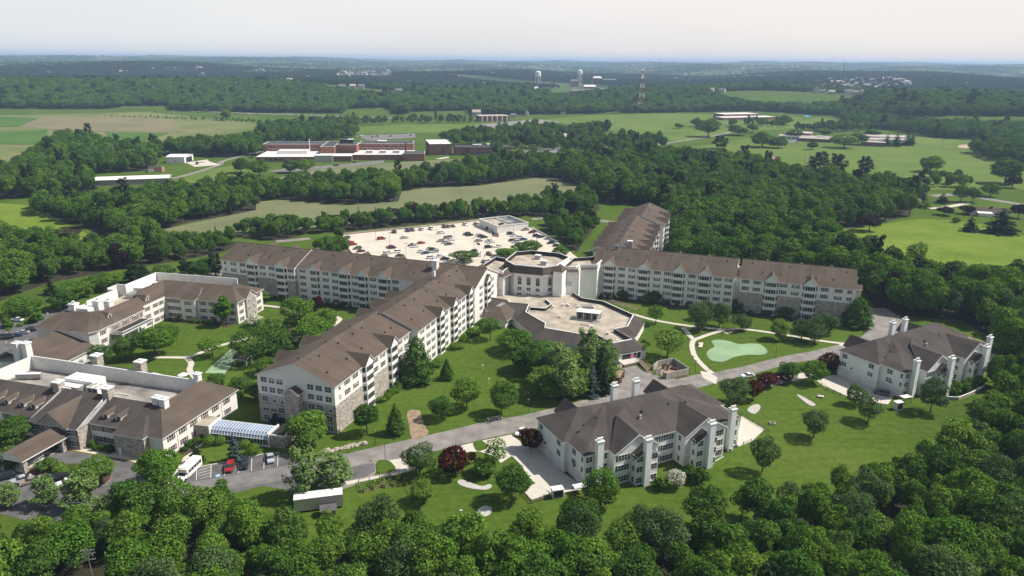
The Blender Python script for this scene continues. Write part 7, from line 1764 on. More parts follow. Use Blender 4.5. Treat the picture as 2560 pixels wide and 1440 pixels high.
scr('panel_wall', (1480, 690), (1830, 625)); scr('panel_wall', (1830, 625), (2180, 860)); scr('panel_wall', (2180, 860), (1655, 975)); scr('panel_wall', (1655, 975), (1590, 930)); scr('gate', (1425, 880), (1530, 860)); scr('panel_wall', (1370, 790), (1480, 690))
dk = empty('loading_deck', 'timber loading deck with ramp and railings behind the community building', 'deck', (*K('w', 690, 690), 0)); _o2 = K('w', 690, 690)
q_ = [K('w', *p) - _o2 for p in ((560, 600), (720, 710), (1020, 640), (1100, 560), (900, 540))]
b = MB(); b.prism([tuple(p) for p in q_], 0, .95, WOOD, CONC); b.build('platform', dk)
a_, c_ = K('w', 1060, 590) - _o2, K('w', 1330, 830) - _o2; d_ = (c_ - a_) / np.hypot(*(c_ - a_)); n_ = np.array([-d_[1], d_[0]])
b = MB(); b.slab([(*(a_ - n_ * 1.0), .95), (*(c_ - n_ * 1.0), .1), (*(c_ + n_ * 1.0), .1), (*(a_ + n_ * 1.0), .95)], .15, WOOD); b.build('ramp', dk)
for s_ in (-1, 1):
    b = MB(); 
    for z in (.5, 1.0): b.tube((*(a_ + n_ * s_ * 1.05), .95 + z), (*(c_ + n_ * s_ * 1.05), .1 + z), .06, WOOD, 5)
    for k in range(5): p = a_ + (c_ - a_) * k / 4 + n_ * s_ * 1.05; zz = .95 - .85 * k / 4; b.tube((*p, zz), (*p, zz + 1.05), .06, WOOD, 5)
    b.build('railing', dk)
b = MB(); 
for k in range(4): b.box(-.7, .7, -.3 * k - .3, -.3 * k, 0, .95 - .22 * k, CONC)
b.build('steps', dk, (*(K('w', 640, 690) - _o2), 0), R(-40))
def simple(name, label, cat, pos, fn, rz=0.0, group=None):
    b = MB(); fn(b); o = b.build(name, None, pos, rz); return tag(o, label, cat, group)
g = K('w', 890, 545)
simple('tarp_covered_table', 'bright pink covered table on the loading deck', 'table', (*g, .95), lambda b: (b.box(-1.1, 1.1, -.6, .6, .62, .78, PINK), [b.box(x - .05, x + .05, y - .05, y + .05, 0, .62, METAL) for x in (-.95, .95) for y in (-.45, .45)], b.slab([(-1.1, -.62, .8), (1.1, -.62, .8), (1.1, .62, .95), (-1.1, .62, .9)], .1, PINK)), .4)
simple('red_cart', 'red cart lying among clutter in the screened yard', 'cart', (*K('w', 1850, 760), .1), lambda b: (b.box(-1.2, 1.2, -.5, .5, .4, .7, REDP), b.box(-1.1, 1.1, -.4, .4, .7, .75, DARKM), [b.tube((x, -.55, .3), (x, .55, .3), .3, TIRE, 10) for x in (-.8, .8)]), -.6)
for k, (x, y) in enumerate(((1640, 680), (1720, 700), (1780, 670), (1600, 740), (1700, 760))): simple('crate', 'small dark crate among the clutter of the screened yard', 'crate', (*K('w', x, y), .1), lambda b: (b.box(-.5, .5, -.4, .4, 0, .6, WOOD if k % 2 else METAL), b.box(-.54, .54, -.44, .44, .55, .66, DARKM)), k, 'crates in the screened yard')
simple('propane_tank', 'white barrel beside the dark service door', 'barrel', (*K('w', 760, 540), .95), lambda b: (b.tube((0, 0, 0), (0, 0, 1.3), .38, WHITEM, 10), b.ball((0, 0, 1.3), .38, WHITEM, 10, 4, .5, True)))
# garden pieces
gz = empty('gazebo', 'white open pavilion with dark roof at the edge of the green court', 'gazebo', (*K('1', 2360, 1050), 0), R(-16))
b = MB(); [b.box(x - .12, x + .12, y - .12, y + .12, 0, 2.5, TRIM) for x in (-2.4, 2.4) for y in (-1.5, 1.5)]; b.build('posts', gz)
b = MB(); b.box(-2.5, 2.5, -1.62, -1.4, 2.3, 2.55, TRIM); b.box(-2.5, 2.5, 1.4, 1.62, 2.3, 2.55, TRIM); b.build('beams', gz)
b = MB(); [b.slab([(-2.9, s_ * 2.0, 2.55), (2.9, s_ * 2.0, 2.55), (2.9, 0, 3.5), (-2.9, 0, 3.5)], .1, ROOFD, TRIM) for s_ in (-1, 1)]; b.build('roof', gz)
um = empty('patio_umbrella', 'white patio umbrella near the green court', 'umbrella', (*K('1', 1780, 1205), 0)); b = MB(); b.tube((0, 0, 0), (0, 0, 2.4), .04, WOOD, 5); b.build('pole', um)
b = MB(); [b.face([(1.7 * math.cos(k * .785), 1.7 * math.sin(k * .785), 2.0), (1.7 * math.cos((k + 1) * .785), 1.7 * math.sin((k + 1) * .785), 2.0), (0, 0, 2.75)], TRIM) for k in range(8)]; b.build('canopy', um)
gp = empty('garden_pavilion', 'small beige pavilion with tan roof half hidden by the wide flat-topped tree', 'pavilion', (*K('3', 690, 965), 0), .3)
b = MB(); b.box(-2, 2, -2, 2, 0, 2.6, STUC); b.build('wall', gp); b = MB(); [b.face([q0, q1, (0, 0, 4.2)], ROOF) for q0, q1 in zip([(-2.6, -2.6, 2.5), (2.6, -2.6, 2.5), (2.6, 2.6, 2.5), (-2.6, 2.6, 2.5)], [(2.6, -2.6, 2.5), (2.6, 2.6, 2.5), (-2.6, 2.6, 2.5), (-2.6, -2.6, 2.5)])]; b.build('roof', gp)
def bench(pos, rz, lab):
    r = empty('park_bench', lab, 'bench', (*pos, .08), rz); b = MB(); [b.box(-.8, .8, -.25 + k * .13, -.15 + k * .13, .42, .46, WOOD) for k in range(4)]; b.build('seat', r)
    b = MB(); [b.box(-.8, .8, .26, .3, .55 + k * .14, .65 + k * .14, WOOD) for k in range(3)]; b.build('backrest', r)
    for x in (-.65, .65): b = MB(); b.box(x - .04, x + .04, -.25, .3, 0, .44, DARKM); b.box(x - .04, x + .04, .26, .32, .4, .95, DARKM); b.build('leg', r)
bench(K('6', 1275, 1108), 2.8, 'bench beside the path above the putting green'); bench(K('6', 1028, 1222), 1.6, 'bench by the pale square at the curve of the path')
sheet('pavement', CONC, [('6', *p) for p in ((1035, 1200), (1073, 1203), (1062, 1242), (1025, 1238))], .12); sheet('pavement', CONC, [('6', *p) for p in ((1245, 1118), (1290, 1103), (1330, 1112), (1275, 1132))], .125)
pg = empty('pergola', 'weathered pergola against the rear of the community building', 'pergola', (*K('5', 1660, 800), 0)); _o = K('5', 1660, 800)
a_, c_ = K('5', 1540, 790) - _o, K('5', 1830, 880) - _o; d_ = (c_ - a_) / np.hypot(*(c_ - a_)); n_ = np.array([-d_[1], d_[0]])
b = MB(); L_ = np.hypot(*(c_ - a_))
for k in range(5):
    for s_ in (-1, 1): p = a_ + d_ * L_ * k / 4 + n_ * s_ * 1.6; b.tube((*p, 0), (*p, 2.6), .1, WOOD, 5)
b.build('posts', pg); b = MB()
for k in range(22): p = a_ + d_ * L_ * k / 21; b.tube((*(p - n_ * 2), 2.75), (*(p + n_ * 2), 2.75), .08, WOOD, 4)
for s_ in (-1, 1): b.tube((*(a_ + n_ * s_ * 1.6), 2.62), (*(c_ + n_ * s_ * 1.6), 2.62), .1, WOOD, 5)
b.build('rafters', pg)
def kiosk(pos, rz, lab, w=2.6, d=1.7, h=2.3):
    r = empty('trash_enclosure', lab, 'bin store', (*pos, .07), rz); b = MB(); b.box(-w / 2, w / 2, -d / 2, d / 2, 0, h, TRIM); b.build('cabinet', r); b = MB(); b.box(-w / 2 - .15, w / 2 + .15, -d / 2 - .15, d / 2 + .15, h, h + .15, WHITEM); b.build('roof', r); b = MB(); b.box(-w / 2 + .15, w / 2 - .15, -d / 2 - .03, -d / 2, .3, h - .3, DARKM); b.build('opening', r)
kiosk(K('7', 372, 1290), R(15), 'white bin store with dark opening before the nearest condominium'); kiosk(K('8', 1165, 1160), R(20), 'white bin store on the lawn before the right condominium', 2.3, 1.5, 2.3)
def pavtable(pos, rz, lab):
    r = empty('shelter', lab, 'shelter', (*pos, 0), rz); b = MB(); b.box(-1.6, 1.6, -1, 1, 1.9, 2.05, METAL, WHITEM); b.build('roof', r); b = MB(); [b.box(x - .06, x + .06, y - .06, y + .06, 0, 1.9, DARKM) for x in (-1.4, 1.4) for y in (-.85, .85)]; b.build('posts', r)
pavtable(K('7', 595, 1250), R(20), 'small flat grey shelter roof beside the big round tree'); pavtable(K('8', 1245, 1085), R(20), 'small flat grey shelter roof beside the right condominium bin store')
simple('concrete_pad', 'pale raised concrete pad fenced in timber before the nearest condominium', 'platform', (0, 0, 0), lambda b: b.prism([tuple(K('7', *p)) for p in ((30, 1235), (180, 1150), (300, 1275), (115, 1335))], -.2, .35, WOOD, CONC))
for i, (c, x, y, lab) in enumerate((('7', 1290, 1150, 'air-conditioning unit by the front chimney of the nearest condominium'), ('7', 2030, 830, 'dark air-conditioning unit of the group at the right end of the nearest condominium'), ('7', 2090, 830, 'round-topped white unit in front of the right end of the nearest condominium'), ('7', 2120, 795, 'air-conditioning unit second from the patio'), ('7', 2155, 790, 'air-conditioning unit nearest the bright patio'), ('8', 2115, 745, 'air-conditioning unit at the far end of the right condominium, nearer one'), ('8', 2150, 715, 'air-conditioning unit at the far end of the right condominium, farther one'))):
    simple('air_conditioner', lab, 'air conditioner', (*K(c, x, y), 0), lambda b: (b.box(-.5, .5, -.5, .5, 0, .95, METAL if i != 1 else DARKM, WHITEM), b.tube((0, 0, .95), (0, 0, 1.03), .38, DARKM, 12)))
simple('drain_inlet', 'rectangular storm drain inlet at the lawn edge of the curved road', 'drain', (*K('f', 1648, 25), 0), lambda b: (b.box(-2.2, 2.2, -.7, .7, 0, .35, CONC), b.box(-1.9, -.1, -.72, -.68, .06, .3, DARKM), b.box(.1, 1.9, -.72, -.68, .06, .3, DARKM), b.box(-1.9, 1.9, -.45, .45, .33, .36, DARKM)), R(22))
simple('drain_inlet', 'small square drain box on the right lawn', 'drain', (*K('g', 1552, 650), 0), lambda b: (b.box(-.75, .75, -.6, .6, 0, .6, CONC), b.box(-.6, .6, -.45, .45, .55, .62, DARKM)), R(-10))
simple('drain_inlet', 'low concrete drain box near the split-rail fence', 'drain', (*K('g', 1985, 408), 0), lambda b: (b.box(-.9, .9, -.6, .6, 0, .5, CONC), b.box(-.7, .7, -.64, -.58, .1, .4, DARKM)), R(-20))
for k in range(2): simple('gutter_pipe', 'white gutter length lying on the lawn by the nearest condominium', 'pipe', (*K('7', 1960 + k * 36, 893 + k * 18), .08), lambda b: (b.box(-1.9, 1.9, -.1, .1, 0, .1, TRIM), b.box(-1.9, 1.9, -.1, -.06, .1, .16, TRIM)), R(42), 'gutter lengths on the lawn')
rr = random.Random(3)
def rock_mesh(sd_):
    q = random.Random(sd_); bm = bmesh.new(); bmesh.ops.create_icosphere(bm, subdivisions=2, radius=.6)
    for v in bm.verts: v.co *= q.uniform(.8, 1.15); v.co.z *= .7
    me = bpy.data.meshes.new('boulder'); bm.to_mesh(me); bm.free(); me.materials.append(ROCKM); return me
RK = [rock_mesh(k) for k in range(4)]
for k in range(26):
    t = k / 25; x = 820 + 425 * t; y = 1330 - 95 * t + rr.uniform(-14, 14); o = inst('boulder', RK[k % 4], None, (*K('4', x, y), .2), k); o.scale = [rr.uniform(.7, 1.5)] * 3; tag(o, 'rough pale boulder in the row edging the lawn below the central wing', 'boulder', 'boulders edging the lawn')
# garden beds, trailer, shed
for k, (x, y) in enumerate(((505, 640), (590, 615), (690, 600), (770, 585))):
    g = K('f', x, y); simple('garden_bed', 'raised soil bed in the fenced vegetable garden', 'garden bed', (*g, 0), lambda b: (b.box(-.8, .8, -2.6, 2.6, 0, .35, WOOD, MULCH), [b.ball((xx, yy, .45), .32, LEAF, 7, 5) for xx in (-.35, .35) for yy in (-2, -1.2, -.3, .6, 1.5, 2.2)]), R(-25), 'beds of the vegetable garden')
tl = empty('storage_trailer', 'long white box trailer with ribbed roof at the edge of the foreground wood', 'trailer', (*K('e', 2520, 740), 0), R(14))
tl.location = (*P(798, 1268), 0)
b = MB(); b.box(-5.5, 5.5, -1.5, 1.5, .5, 3.6, METAL, WHITEM); [b.box(-5.5 + k, -5.42 + k, -1.5, 1.5, 3.6, 3.66, WHITEM) for k in range(1, 11)]; b.build('box', tl)
b = MB(); [b.tube((x, -1.4, .4), (x, 1.4, .4), .4, TIRE, 10) for x in (-3.6, -2.6, 4.0)]; b.build('wheels', tl)
sh = empty('garden_shed', 'small dark-roofed shed beside the white trailer', 'shed', (*P(822, 1286), 0), R(14)); b = MB(); b.box(-1.6, 1.6, -1.2, 1.2, 0, 1.9, WOOD); b.build('wall', sh); b = MB(); [b.slab([(-1.9, s_ * 1.5, 1.8), (1.9, s_ * 1.5, 1.8), (1.9, 0, 2.7), (-1.9, 0, 2.7)], .1, ASPD) for s_ in (-1, 1)]; b.build('roof', sh)
# entry steps railings, people, signs at the entrance
st = empty('entrance_steps', 'flight of steps with white handrails below the entrance canopy', 'steps', (*K('e', 240, 400), 0), R(-118))
b = MB(); [b.box(-3 + k * .6, -2.4 + k * .6, -1.4, 1.4, -.2, .1 + .12 * (9 - k), CONC) for k in range(10)]; b.build('treads', st)
for y in (-1.4, -.5, .5, 1.4):
    b = MB(); b.tube((-3, y, 2.1), (3, y, .95), .05, TRIM, 5); [b.tube((-3 + k * 1.2, y, .1), (-3 + k * 1.2, y, 2.1 - .23 * k), .04, TRIM, 5) for k in range(6)]; b.build('handrail', st)
simple('entrance_sign', 'white sign board on two posts beside the entrance', 'sign', (*K('e', 626, 232), .1), lambda b: (b.box(-.9, .9, -.05, .05, .7, 1.4, TRIM), b.box(-.8, -.7, -.05, .05, 0, .7, TRIM), b.box(.7, .8, -.05, .05, 0, .7, TRIM)), R(-16))
SKIN = mat('skin', (.35, .21, .15), .7, .08, 4); CL = [mat('cloth_blue', (.04, .06, .22), .9, .1, 3), mat('cloth_dark', (.02, .02, .025), .9, .1, 3), mat('cloth_white', (.55, .55, .56), .9, .1, 3)]
def person(pos, rz, label, top, bot, sit=False):
    bm = bmesh.new(); zk = 0.0
    J = {'pel': (0, 0, .95), 'che': (0, 0, 1.3), 'nec': (0, 0, 1.5), 'hea': (0, .02, 1.66), 'hl': (-.11, 0, .92), 'kl': (-.12, .03, .5), 'fl': (-.12, 0, .08), 'tl': (-.12, .16, .04), 'hr': (.11, 0, .92), 'kr': (.12, .08, .5), 'fr': (.12, -.12, .1), 'tr': (.12, .04, .04), 'sl': (-.2, 0, 1.43), 'el': (-.26, -.03, 1.16), 'wl': (-.25, .08, .92), 'sr': (.2, 0, 1.43), 'er': (.26, -.03, 1.16), 'wr': (.25, .1, .92)}
    if sit:
        for k, p in {'pel': (0, 0, .5), 'che': (0, 0, .9), 'nec': (0, .02, 1.1), 'hea': (0, .04, 1.26), 'hl': (-.1, .05, .5), 'kl': (-.12, .45, .5), 'fl': (-.12, .48, .08), 'tl': (-.12, .62, .05), 'hr': (.1, .05, .5), 'kr': (.12, .45, .5), 'fr': (.12, .48, .08), 'tr': (.12, .62, .05), 'sl': (-.2, 0, 1.03), 'el': (-.26, .1, .78), 'wl': (-.18, .32, .68), 'sr': (.2, 0, 1.03), 'er': (.26, .1, .78), 'wr': (.18, .32, .68)}.items(): J[k] = p
    Rr = {'pel': .155, 'che': .17, 'nec': .065, 'hea': .105, 'hl': .1, 'kl': .07, 'fl': .05, 'tl': .04, 'hr': .1, 'kr': .07, 'fr': .05, 'tr': .04, 'sl': .075, 'el': .052, 'wl': .035, 'sr': .075, 'er': .052, 'wr': .035}
    E_ = [('pel', 'che'), ('che', 'nec'), ('nec', 'hea'), ('pel', 'hl'), ('hl', 'kl'), ('kl', 'fl'), ('fl', 'tl'), ('pel', 'hr'), ('hr', 'kr'), ('kr', 'fr'), ('fr', 'tr'), ('che', 'sl'), ('sl', 'el'), ('el', 'wl'), ('che', 'sr'), ('sr', 'er'), ('er', 'wr')]
    ks = list(J); me = bpy.data.meshes.new('person'); me.from_pydata([J[k] for k in ks], [(ks.index(a), ks.index(c)) for a, c in E_], [])
    o = bpy.data.objects.new('person', me); col.objects.link(o); sm = o.modifiers.new('skin', 'SKIN')
    for i, k in enumerate(ks): me.skin_vertices[0].data[i].radius = (Rr[k], Rr[k])
    me.skin_vertices[0].data[0].use_root = True
    o.modifiers.new('sub', 'SUBSURF').levels = 1
    dg = bpy.context.evaluated_depsgraph_get(); m2 = bpy.data.meshes.new_from_object(o.evaluated_get(dg)); o.modifiers.clear(); o.data = m2
    m2.materials.clear(); [m2.materials.append(x) for x in (top, bot, SKIN)]
    zt, zn = (.62, 1.08) if sit else (.98, 1.5)
    for p in m2.polygons:
        z = p.center.z; p.material_index = 2 if z > zn or (abs(p.center.x) > .2 and z < zt and z > .6) else 0 if z > zt else 1
    o.location = (*pos, .08); o.rotation_euler = (0, 0, rz); tag(o, label, 'person')
    h = MB(); c = J['hea']; h.ball((c[0], c[1] - .015, c[2] + .03), .118, BARK, 10, 6, 1.0, True); h.build('hair', o)
person(K('n', 733, 855), 1.0, 'person in dark clothes walking on the deck behind the red car', CL[1], CL[1]); person(K('n', 812, 915), 2.2, 'person in black standing on the paved court behind the octagon', CL[1], CL[1]); person(K('e', 432, 285), 2.0, 'person in a blue top seated under the entrance canopy', CL[0], CL[1], True)
simple('wheelchair', 'dark wheelchair under the entrance canopy carrying the seated person', 'wheelchair', (*K('e', 432, 285), .08), lambda b: (b.box(-.26, .26, -.25, .25, .4, .46, DARKM), b.box(-.26, .26, -.27, -.22, .46, 1.0, DARKM), [b.tube((s_ * .3, -.1, .3), (s_ * .34, -.1, .3), .3, TIRE, 12) for s_ in (-1, 1)], [b.box(s_ * .24 - .03, s_ * .24 + .03, .4, .5, .05, .45, METAL) for s_ in (-1, 1)]), 2.0)
# stone-edged bed at the right condominium, deck parapets and the deck annex
b = MB(); w = [K('8', *p) for p in ((1700, 1050), (1830, 1060), (1960, 1010), (2110, 930), (2125, 905))]
for a, c in zip(w, w[1:]): pw(b, tuple(a), tuple(c), -.2, 1.0, .35, ROCKM)
tag(b.build('retaining_wall'), 'low curved stone retaining wall round the shrub bed of the right condominium', 'wall')
def dwall(name, label, pts, h, m):
    b = MB(); w = [P(*p) for p in pts]
    for a, c in zip(w, w[1:]): pw(b, tuple(a), tuple(c), -.3, h, .3, m)
    return tag(b.build(name), label, 'wall')
DW = mat('deck_parapet', (.33, .27, .21), .9, .25, .12)
dwall('deck_parapet', 'long low parapet along the rear edge of the parking deck', ((844, 589), (1020, 572), (1207, 551.5)), 1.1, DW)
dwall('deck_parapet', 'parapet along the left edge of the parking deck', ((844.5, 590), (884, 640)), 1.0, DW)
dwall('deck_parapet', 'pale parapet along the right edge of the parking deck', ((1330, 570.5), (1360, 588), (1394, 606)), .9, STUC)
an = empty('deck_annex', 'white-walled flat plant building at the far corner of the parking deck, half open', 'building', (-8.1, 436.5), R(29.5))
b = MB(); b.box(-1.2, 20.5, 0, 24, 0, 4.6, STUC, skip='t'); b.build('wall', an)
b = MB(); b.box(-.9, 10.2, .3, 23.7, 3.2, 3.8, FLAT); [b.box(3 + k * 2.2, 4.2 + k * 2.2, 5 + k, 6.2 + k, 3.8, 4.9, DARKM) for k in (0, 1)]; b.build('roof', an)
b = MB()
for (x0, x1, y0, y1) in ((-1.4, 20.7, -.2, .35), (-1.4, 20.7, 23.7, 24.2), (-1.4, -.8, 0, 24), (20.1, 20.7, 0, 24), (10.0, 10.5, 0, 24)): b.box(x0, x1, y0, y1, 4.58, 4.9, TRIM)
b.build('coping', an)
b = MB(); b.box(10.6, 20.0, .4, 23.6, .2, 1.0, DARKM); [b.box(11 + k * 2.2, 11.6 + k * 2.2, 1, 23, 2.6, 3.4, METAL) for k in range(4)]; b.box(12, 18, 12, 18, 1, 3.6, METAL); b.build('plant_machinery', an)
# ------------------------------------------------------------------ distant buildings
def loc_line(a, c): d = c - a; return math.atan2(d[1], d[0]), float(np.hypot(*d))
def brick_block(root, x0, x1, y0, y1, z0, z1, m=BRICK, top=DARKROOF, name='wall', cop=TRIM):
    b = MB(); b.box(x0, x1, y0, y1, z0, z1, m, top); b.build(name, root)
    if cop:
        b = MB()
        for q in ((x0 - .1, x1 + .1, y0 - .1, y0 + .3), (x0 - .1, x1 + .1, y1 - .3, y1 + .1), (x0 - .1, x0 + .3, y0 + .3, y1 - .3), (x1 - .3, x1 + .1, y0 + .3, y1 - .3)): b.box(*q, z1 - .02, z1 + .35, cop)
        b.build('coping', root)
FW_ = {}
def wrow(root, xs, y, zs, w=2.6, h=1.7, rz=0, x=None):
    k = (w, h)
    if k not in FW_:
        b = MB(); b.box(-w / 2, w / 2, -.12, .02, -h / 2, h / 2, GLASS); b.box(-w / 2, w / 2, -.2, .02, -h / 2 - .18, -h / 2, TRIM); FW_[k] = b.mesh('far_window')
    for q in xs:
        for z in zs: inst('window', FW_[k], root, (q, y, z) if x is None else (x, q, z), rz)
o = K('o', 440, 560); e = K('o', 2100, 480, 3.0); ang = R(-7)
hosp = empty('hospital', 'sprawling red-brick hospital with dark flat roofs and low white-roofed front blocks', 'hospital', (-266, 796), R(4.5))
brick_block(hosp, 0, 64, 0, 26, 0, 12.5, BRICK, DARKROOF); brick_block(hosp, 64, 78, -24, 30, 0, 12.5, BRICK, DARKROOF, 'cross_block'); brick_block(hosp, 78, 100, -14, 8, 0, 13.2, BRICK, DARKROOF, 'cross_block'); brick_block(hosp, 100, 158, 6, 34, 0, 12.5, BRICK, DARKROOF)
wrow(hosp, [8 + k * 3 + (k // 2) * 1.6 for k in range(14)], 0, (9.4, 5.6)); wrow(hosp, [104 + k * 3 + (k // 2) * 2.0 for k in range(12)], 6, (9.4, 5.6))
b = MB(); b.box(80, 94, 4, 16, 11, 17, DARKM, DARKROOF); b.box(88, 94, 4, 12, 16.9, 17.3, WHITEM); b.build('penthouse', hosp)
b = MB(); b.box(118, 128, 20, 30, 11, 14, METAL, WHITEM); b.build('roof_plant', hosp)
for args in ((4, 64, -48, -.2, 0, 5, BRICK, WHITEROOF), (64.2, 98, -46, -24.4, 0, 5.5, BRICKD, WHITEROOF), (98.2, 160, -34, 5.6, 0, 5.4, BRICK, WHITEROOF), (150, 172, -42, -20, 0, 7.5, BRICK, DARKROOF)): brick_block(hosp, *args, 'low_block')
b = MB(); b.box(20, 50, -24, -10, 5, 8.5, WHITEM); b.build('roof_plant', hosp); b = MB(); b.box(62, 80, -52, -46.2, 0, 7, METAL, WHITEM); b.build('plant_box', hosp)
b = MB(); [b.box(110 + k * 14, 117 + k * 14, -22, -14, 5.4, 8.2, METAL, WHITEM) for k in range(3)]; b.build('roof_plant', hosp)
b = MB(); b.tube((52, -18, 5), (52, -18, 20), .4, WHITEM); b.build('flue', hosp); b = MB(); b.tube((152, -26, 7), (152, -26, 17), .7, DARKM); b.build('flue', hosp)
wrow(hosp, [8, 13, 18, 23, 28], -48, (2.2,), 3.4, 2.2)
o = K('q', 750, 325)
gym = empty('brick_hall', 'windowless red-brick cube hall with bright white roof right of the hospital', 'hall', (o[0], o[1]), R(12)); brick_block(gym, 0, 24, 0, 46, 0, 12, BRICKD, WHITEROOF)
b = MB(); b.box(14, 15.6, -.1, .1, 0, 9, DARKM); b.build('door', gym); b = MB(); b.box(12, 13.5, 8, 9.5, 12, 13, WHITEM); b.build('roof_hatch', gym)
o = K('q', 1290, 330)
anx = empty('brick_annex', 'low dark-brick office block with strip windows right of the white-roofed hall', 'office building', (o[0], o[1]), R(11)); brick_block(anx, 0, 47, 0, 22, 0, 9, BRICKD, DARKROOF, cop=None); brick_block(anx, -14, 0, 4, 22, 0, 9, BRICKD, DARKROOF, cop=None)
wrow(anx, [3.5, 10, 16.5, 23, 38, 43], 0, (6.8, 2.4), 4.4, 1.5); b = MB(); b.box(6, 16, 8, 14, 9, 11, METAL, WHITEM); b.box(22, 32, 10, 17, 9, 11, METAL, WHITEM); b.build('roof_plant', anx)
hg = empty('white_hangar', 'white metal hangar with open dark door beside the helipad', 'hangar', (-342.6, 734), R(3)); b = MB(); b.box(0, 18, 0, 24, 0, 6.2, WHITEM); b.build('wall', hg)
b = MB(); b.slab([(-.4, -.4, 6.2), (18.4, -.4, 6.2), (18.4, 12, 7.4), (-.4, 12, 7.4)], .3, WHITEROOF, WHITEM); b.slab([(18.4, 24.4, 6.2), (-.4, 24.4, 6.2), (-.4, 12, 7.4), (18.4, 12, 7.4)], .3, WHITEROOF, WHITEM); b.build('roof', hg); b = MB(); b.box(17.95, 18.1, 4, 20, 0, 5, DARKM); b.build('door', hg); b = MB(); b.box(8.5, 9.5, -.1, 0, 1.5, 2.5, DARKM); b.build('window', hg)
he = empty('helicopter', 'small dark helicopter standing on the pale helipad by the hangar', 'helicopter', (*K('a', 1467, 928), .13), .4); b = MB(); b.ball((0, 0, 1.6), 1.5, DARKM, 10, 8, .8); b.tube((1, 0, 1.8), (6.5, 0, 2.2), .45, REDP, 8, .2); b.box(6.2, 6.6, -.05, .05, 1.8, 3.4, REDP); b.build('fuselage', he)
b = MB(); b.box(-5, 5, -.15, .15, 3.2, 3.26, DARKM); b.box(-.15, .15, -5, 5, 3.27, 3.33, DARKM); b.tube((0, 0, 2.6), (0, 0, 3.25), .15, DARKM); b.build('rotor', he); b = MB(); [b.tube((-1.4, s_ * 1.1, .1), (1.6, s_ * 1.1, .1), .08, DARKM, 5) for s_ in (-1, 1)]; b.build('skids', he)
o = K('a', 735, 1092)
ls = empty('storage_shed', 'long low shed with bright white roof among the left trees', 'shed', (o[0] - 6, o[1]), R(17)); b = MB(); b.box(0, 58, 0, 16, 0, 5, mat('grey_siding', (.26, .25, .22), .9, .12, .5)); b.build('wall', ls); b = MB(); b.slab([(-.5, -.5, 5), (58.5, -.5, 5), (58.5, 8, 6.6), (-.5, 8, 6.6)], .3, WHITEROOF, WHITEM); b.slab([(58.5, 16.5, 5), (-.5, 16.5, 5), (-.5, 8, 6.6), (58.5, 8, 6.6)], .3, WHITEROOF, WHITEM); b.build('roof', ls)
sb = empty('brick_outbuilding', 'small orange-brick outbuilding with flat dark roof above the long shed', 'outbuilding', (*K('a', 1155, 985), 0), R(10)); brick_block(sb, -6, 6, 0, 8, 0, 4.5, mat('orange_brick', (.36, .20, .12), .9, .1, 1), DARKROOF, cop=None); b = MB(); b.box(-5.5, -1, -.1, 0, .2, 3.2, WHITEM); b.build('roller_door', sb)
# schools
sch = empty('school', 'low sprawling school with tan flat roofs and dark red walls behind the dark trees', 'school', (366, 1018), R(-25))
for a_ in ((-2, 32, 34, 66, 0, 7, BRICKD, TANROOF), (-8, 70, 12, 33.8, 0, 4.4, SIDG, TANROOF), (70.2, 118, 16, 46, 0, 4.4, SIDG, TANROOF), (20, 60, -8, 11.8, 0, 4.2, BRICKD, TANROOF), (96, 150, 48, 84, 0, 6, METAL, TANROOF), (118.2, 150, 20, 44, 0, 5, SIDG, TANROOF), (95, 124, -28, -6, 0, 5, BRICKD, TANROOF)): brick_block(sch, *a_, 'classroom_block')
wrow(sch, [-4 + k * 5 for k in range(9)], 12, (2.2,), 4, 1.8); b = MB(); b.box(6, 10, 38, 42, 7, 9, METAL, WHITEM); b.box(40, 52, 20, 26, 4.4, 5.6, WHITEM); b.build('roof_plant', sch)
_o = K('s', 460, 175)
sc2 = empty('far_school', 'white-roofed brick school on the far side of the pale meadow', 'school', (_o[0], _o[1]), R(20))
for a_ in ((0, 70, 0, 26, 0, 4.5, BRICK, WHITEROOF), (20, 96, 26.2, 60, 0, 8.5, BRICK, WHITEROOF), (72, 112, -4, 26, 0, 4.6, BRICK, WHITEROOF)): brick_block(sc2, *a_, 'classroom_block')
pgd = empty('playground', 'tiny red and blue playground climbing frame on the far meadow', 'playground', (*K('s', 1350, 165), 0)); b = MB(); [b.box(x - .2, x + .2, y - .2, y + .2, 0, 5, REDP) for x in (-4, 4) for y in (-3, 3)]; b.build('posts', pgd); b = MB(); b.box(-3, 3, -3, 3, 3, 3.3, BLUEP); b.slab([(-5, -4, 5), (5, -4, 5), (5, 0, 7.5), (-5, 0, 7.5)], .3, BLUEP); b.build('platform', pgd); b = MB(); b.slab([(-4, -3, 3.2), (-3, -3, 3.2), (-8, -8, .3), (-9, -7, .3)], .3, REDP); b.slab([(4, -3, 3.2), (3, -3, 3.2), (8, -8, .3), (9, -7, .3)], .3, REDP); b.build('slide', pgd)
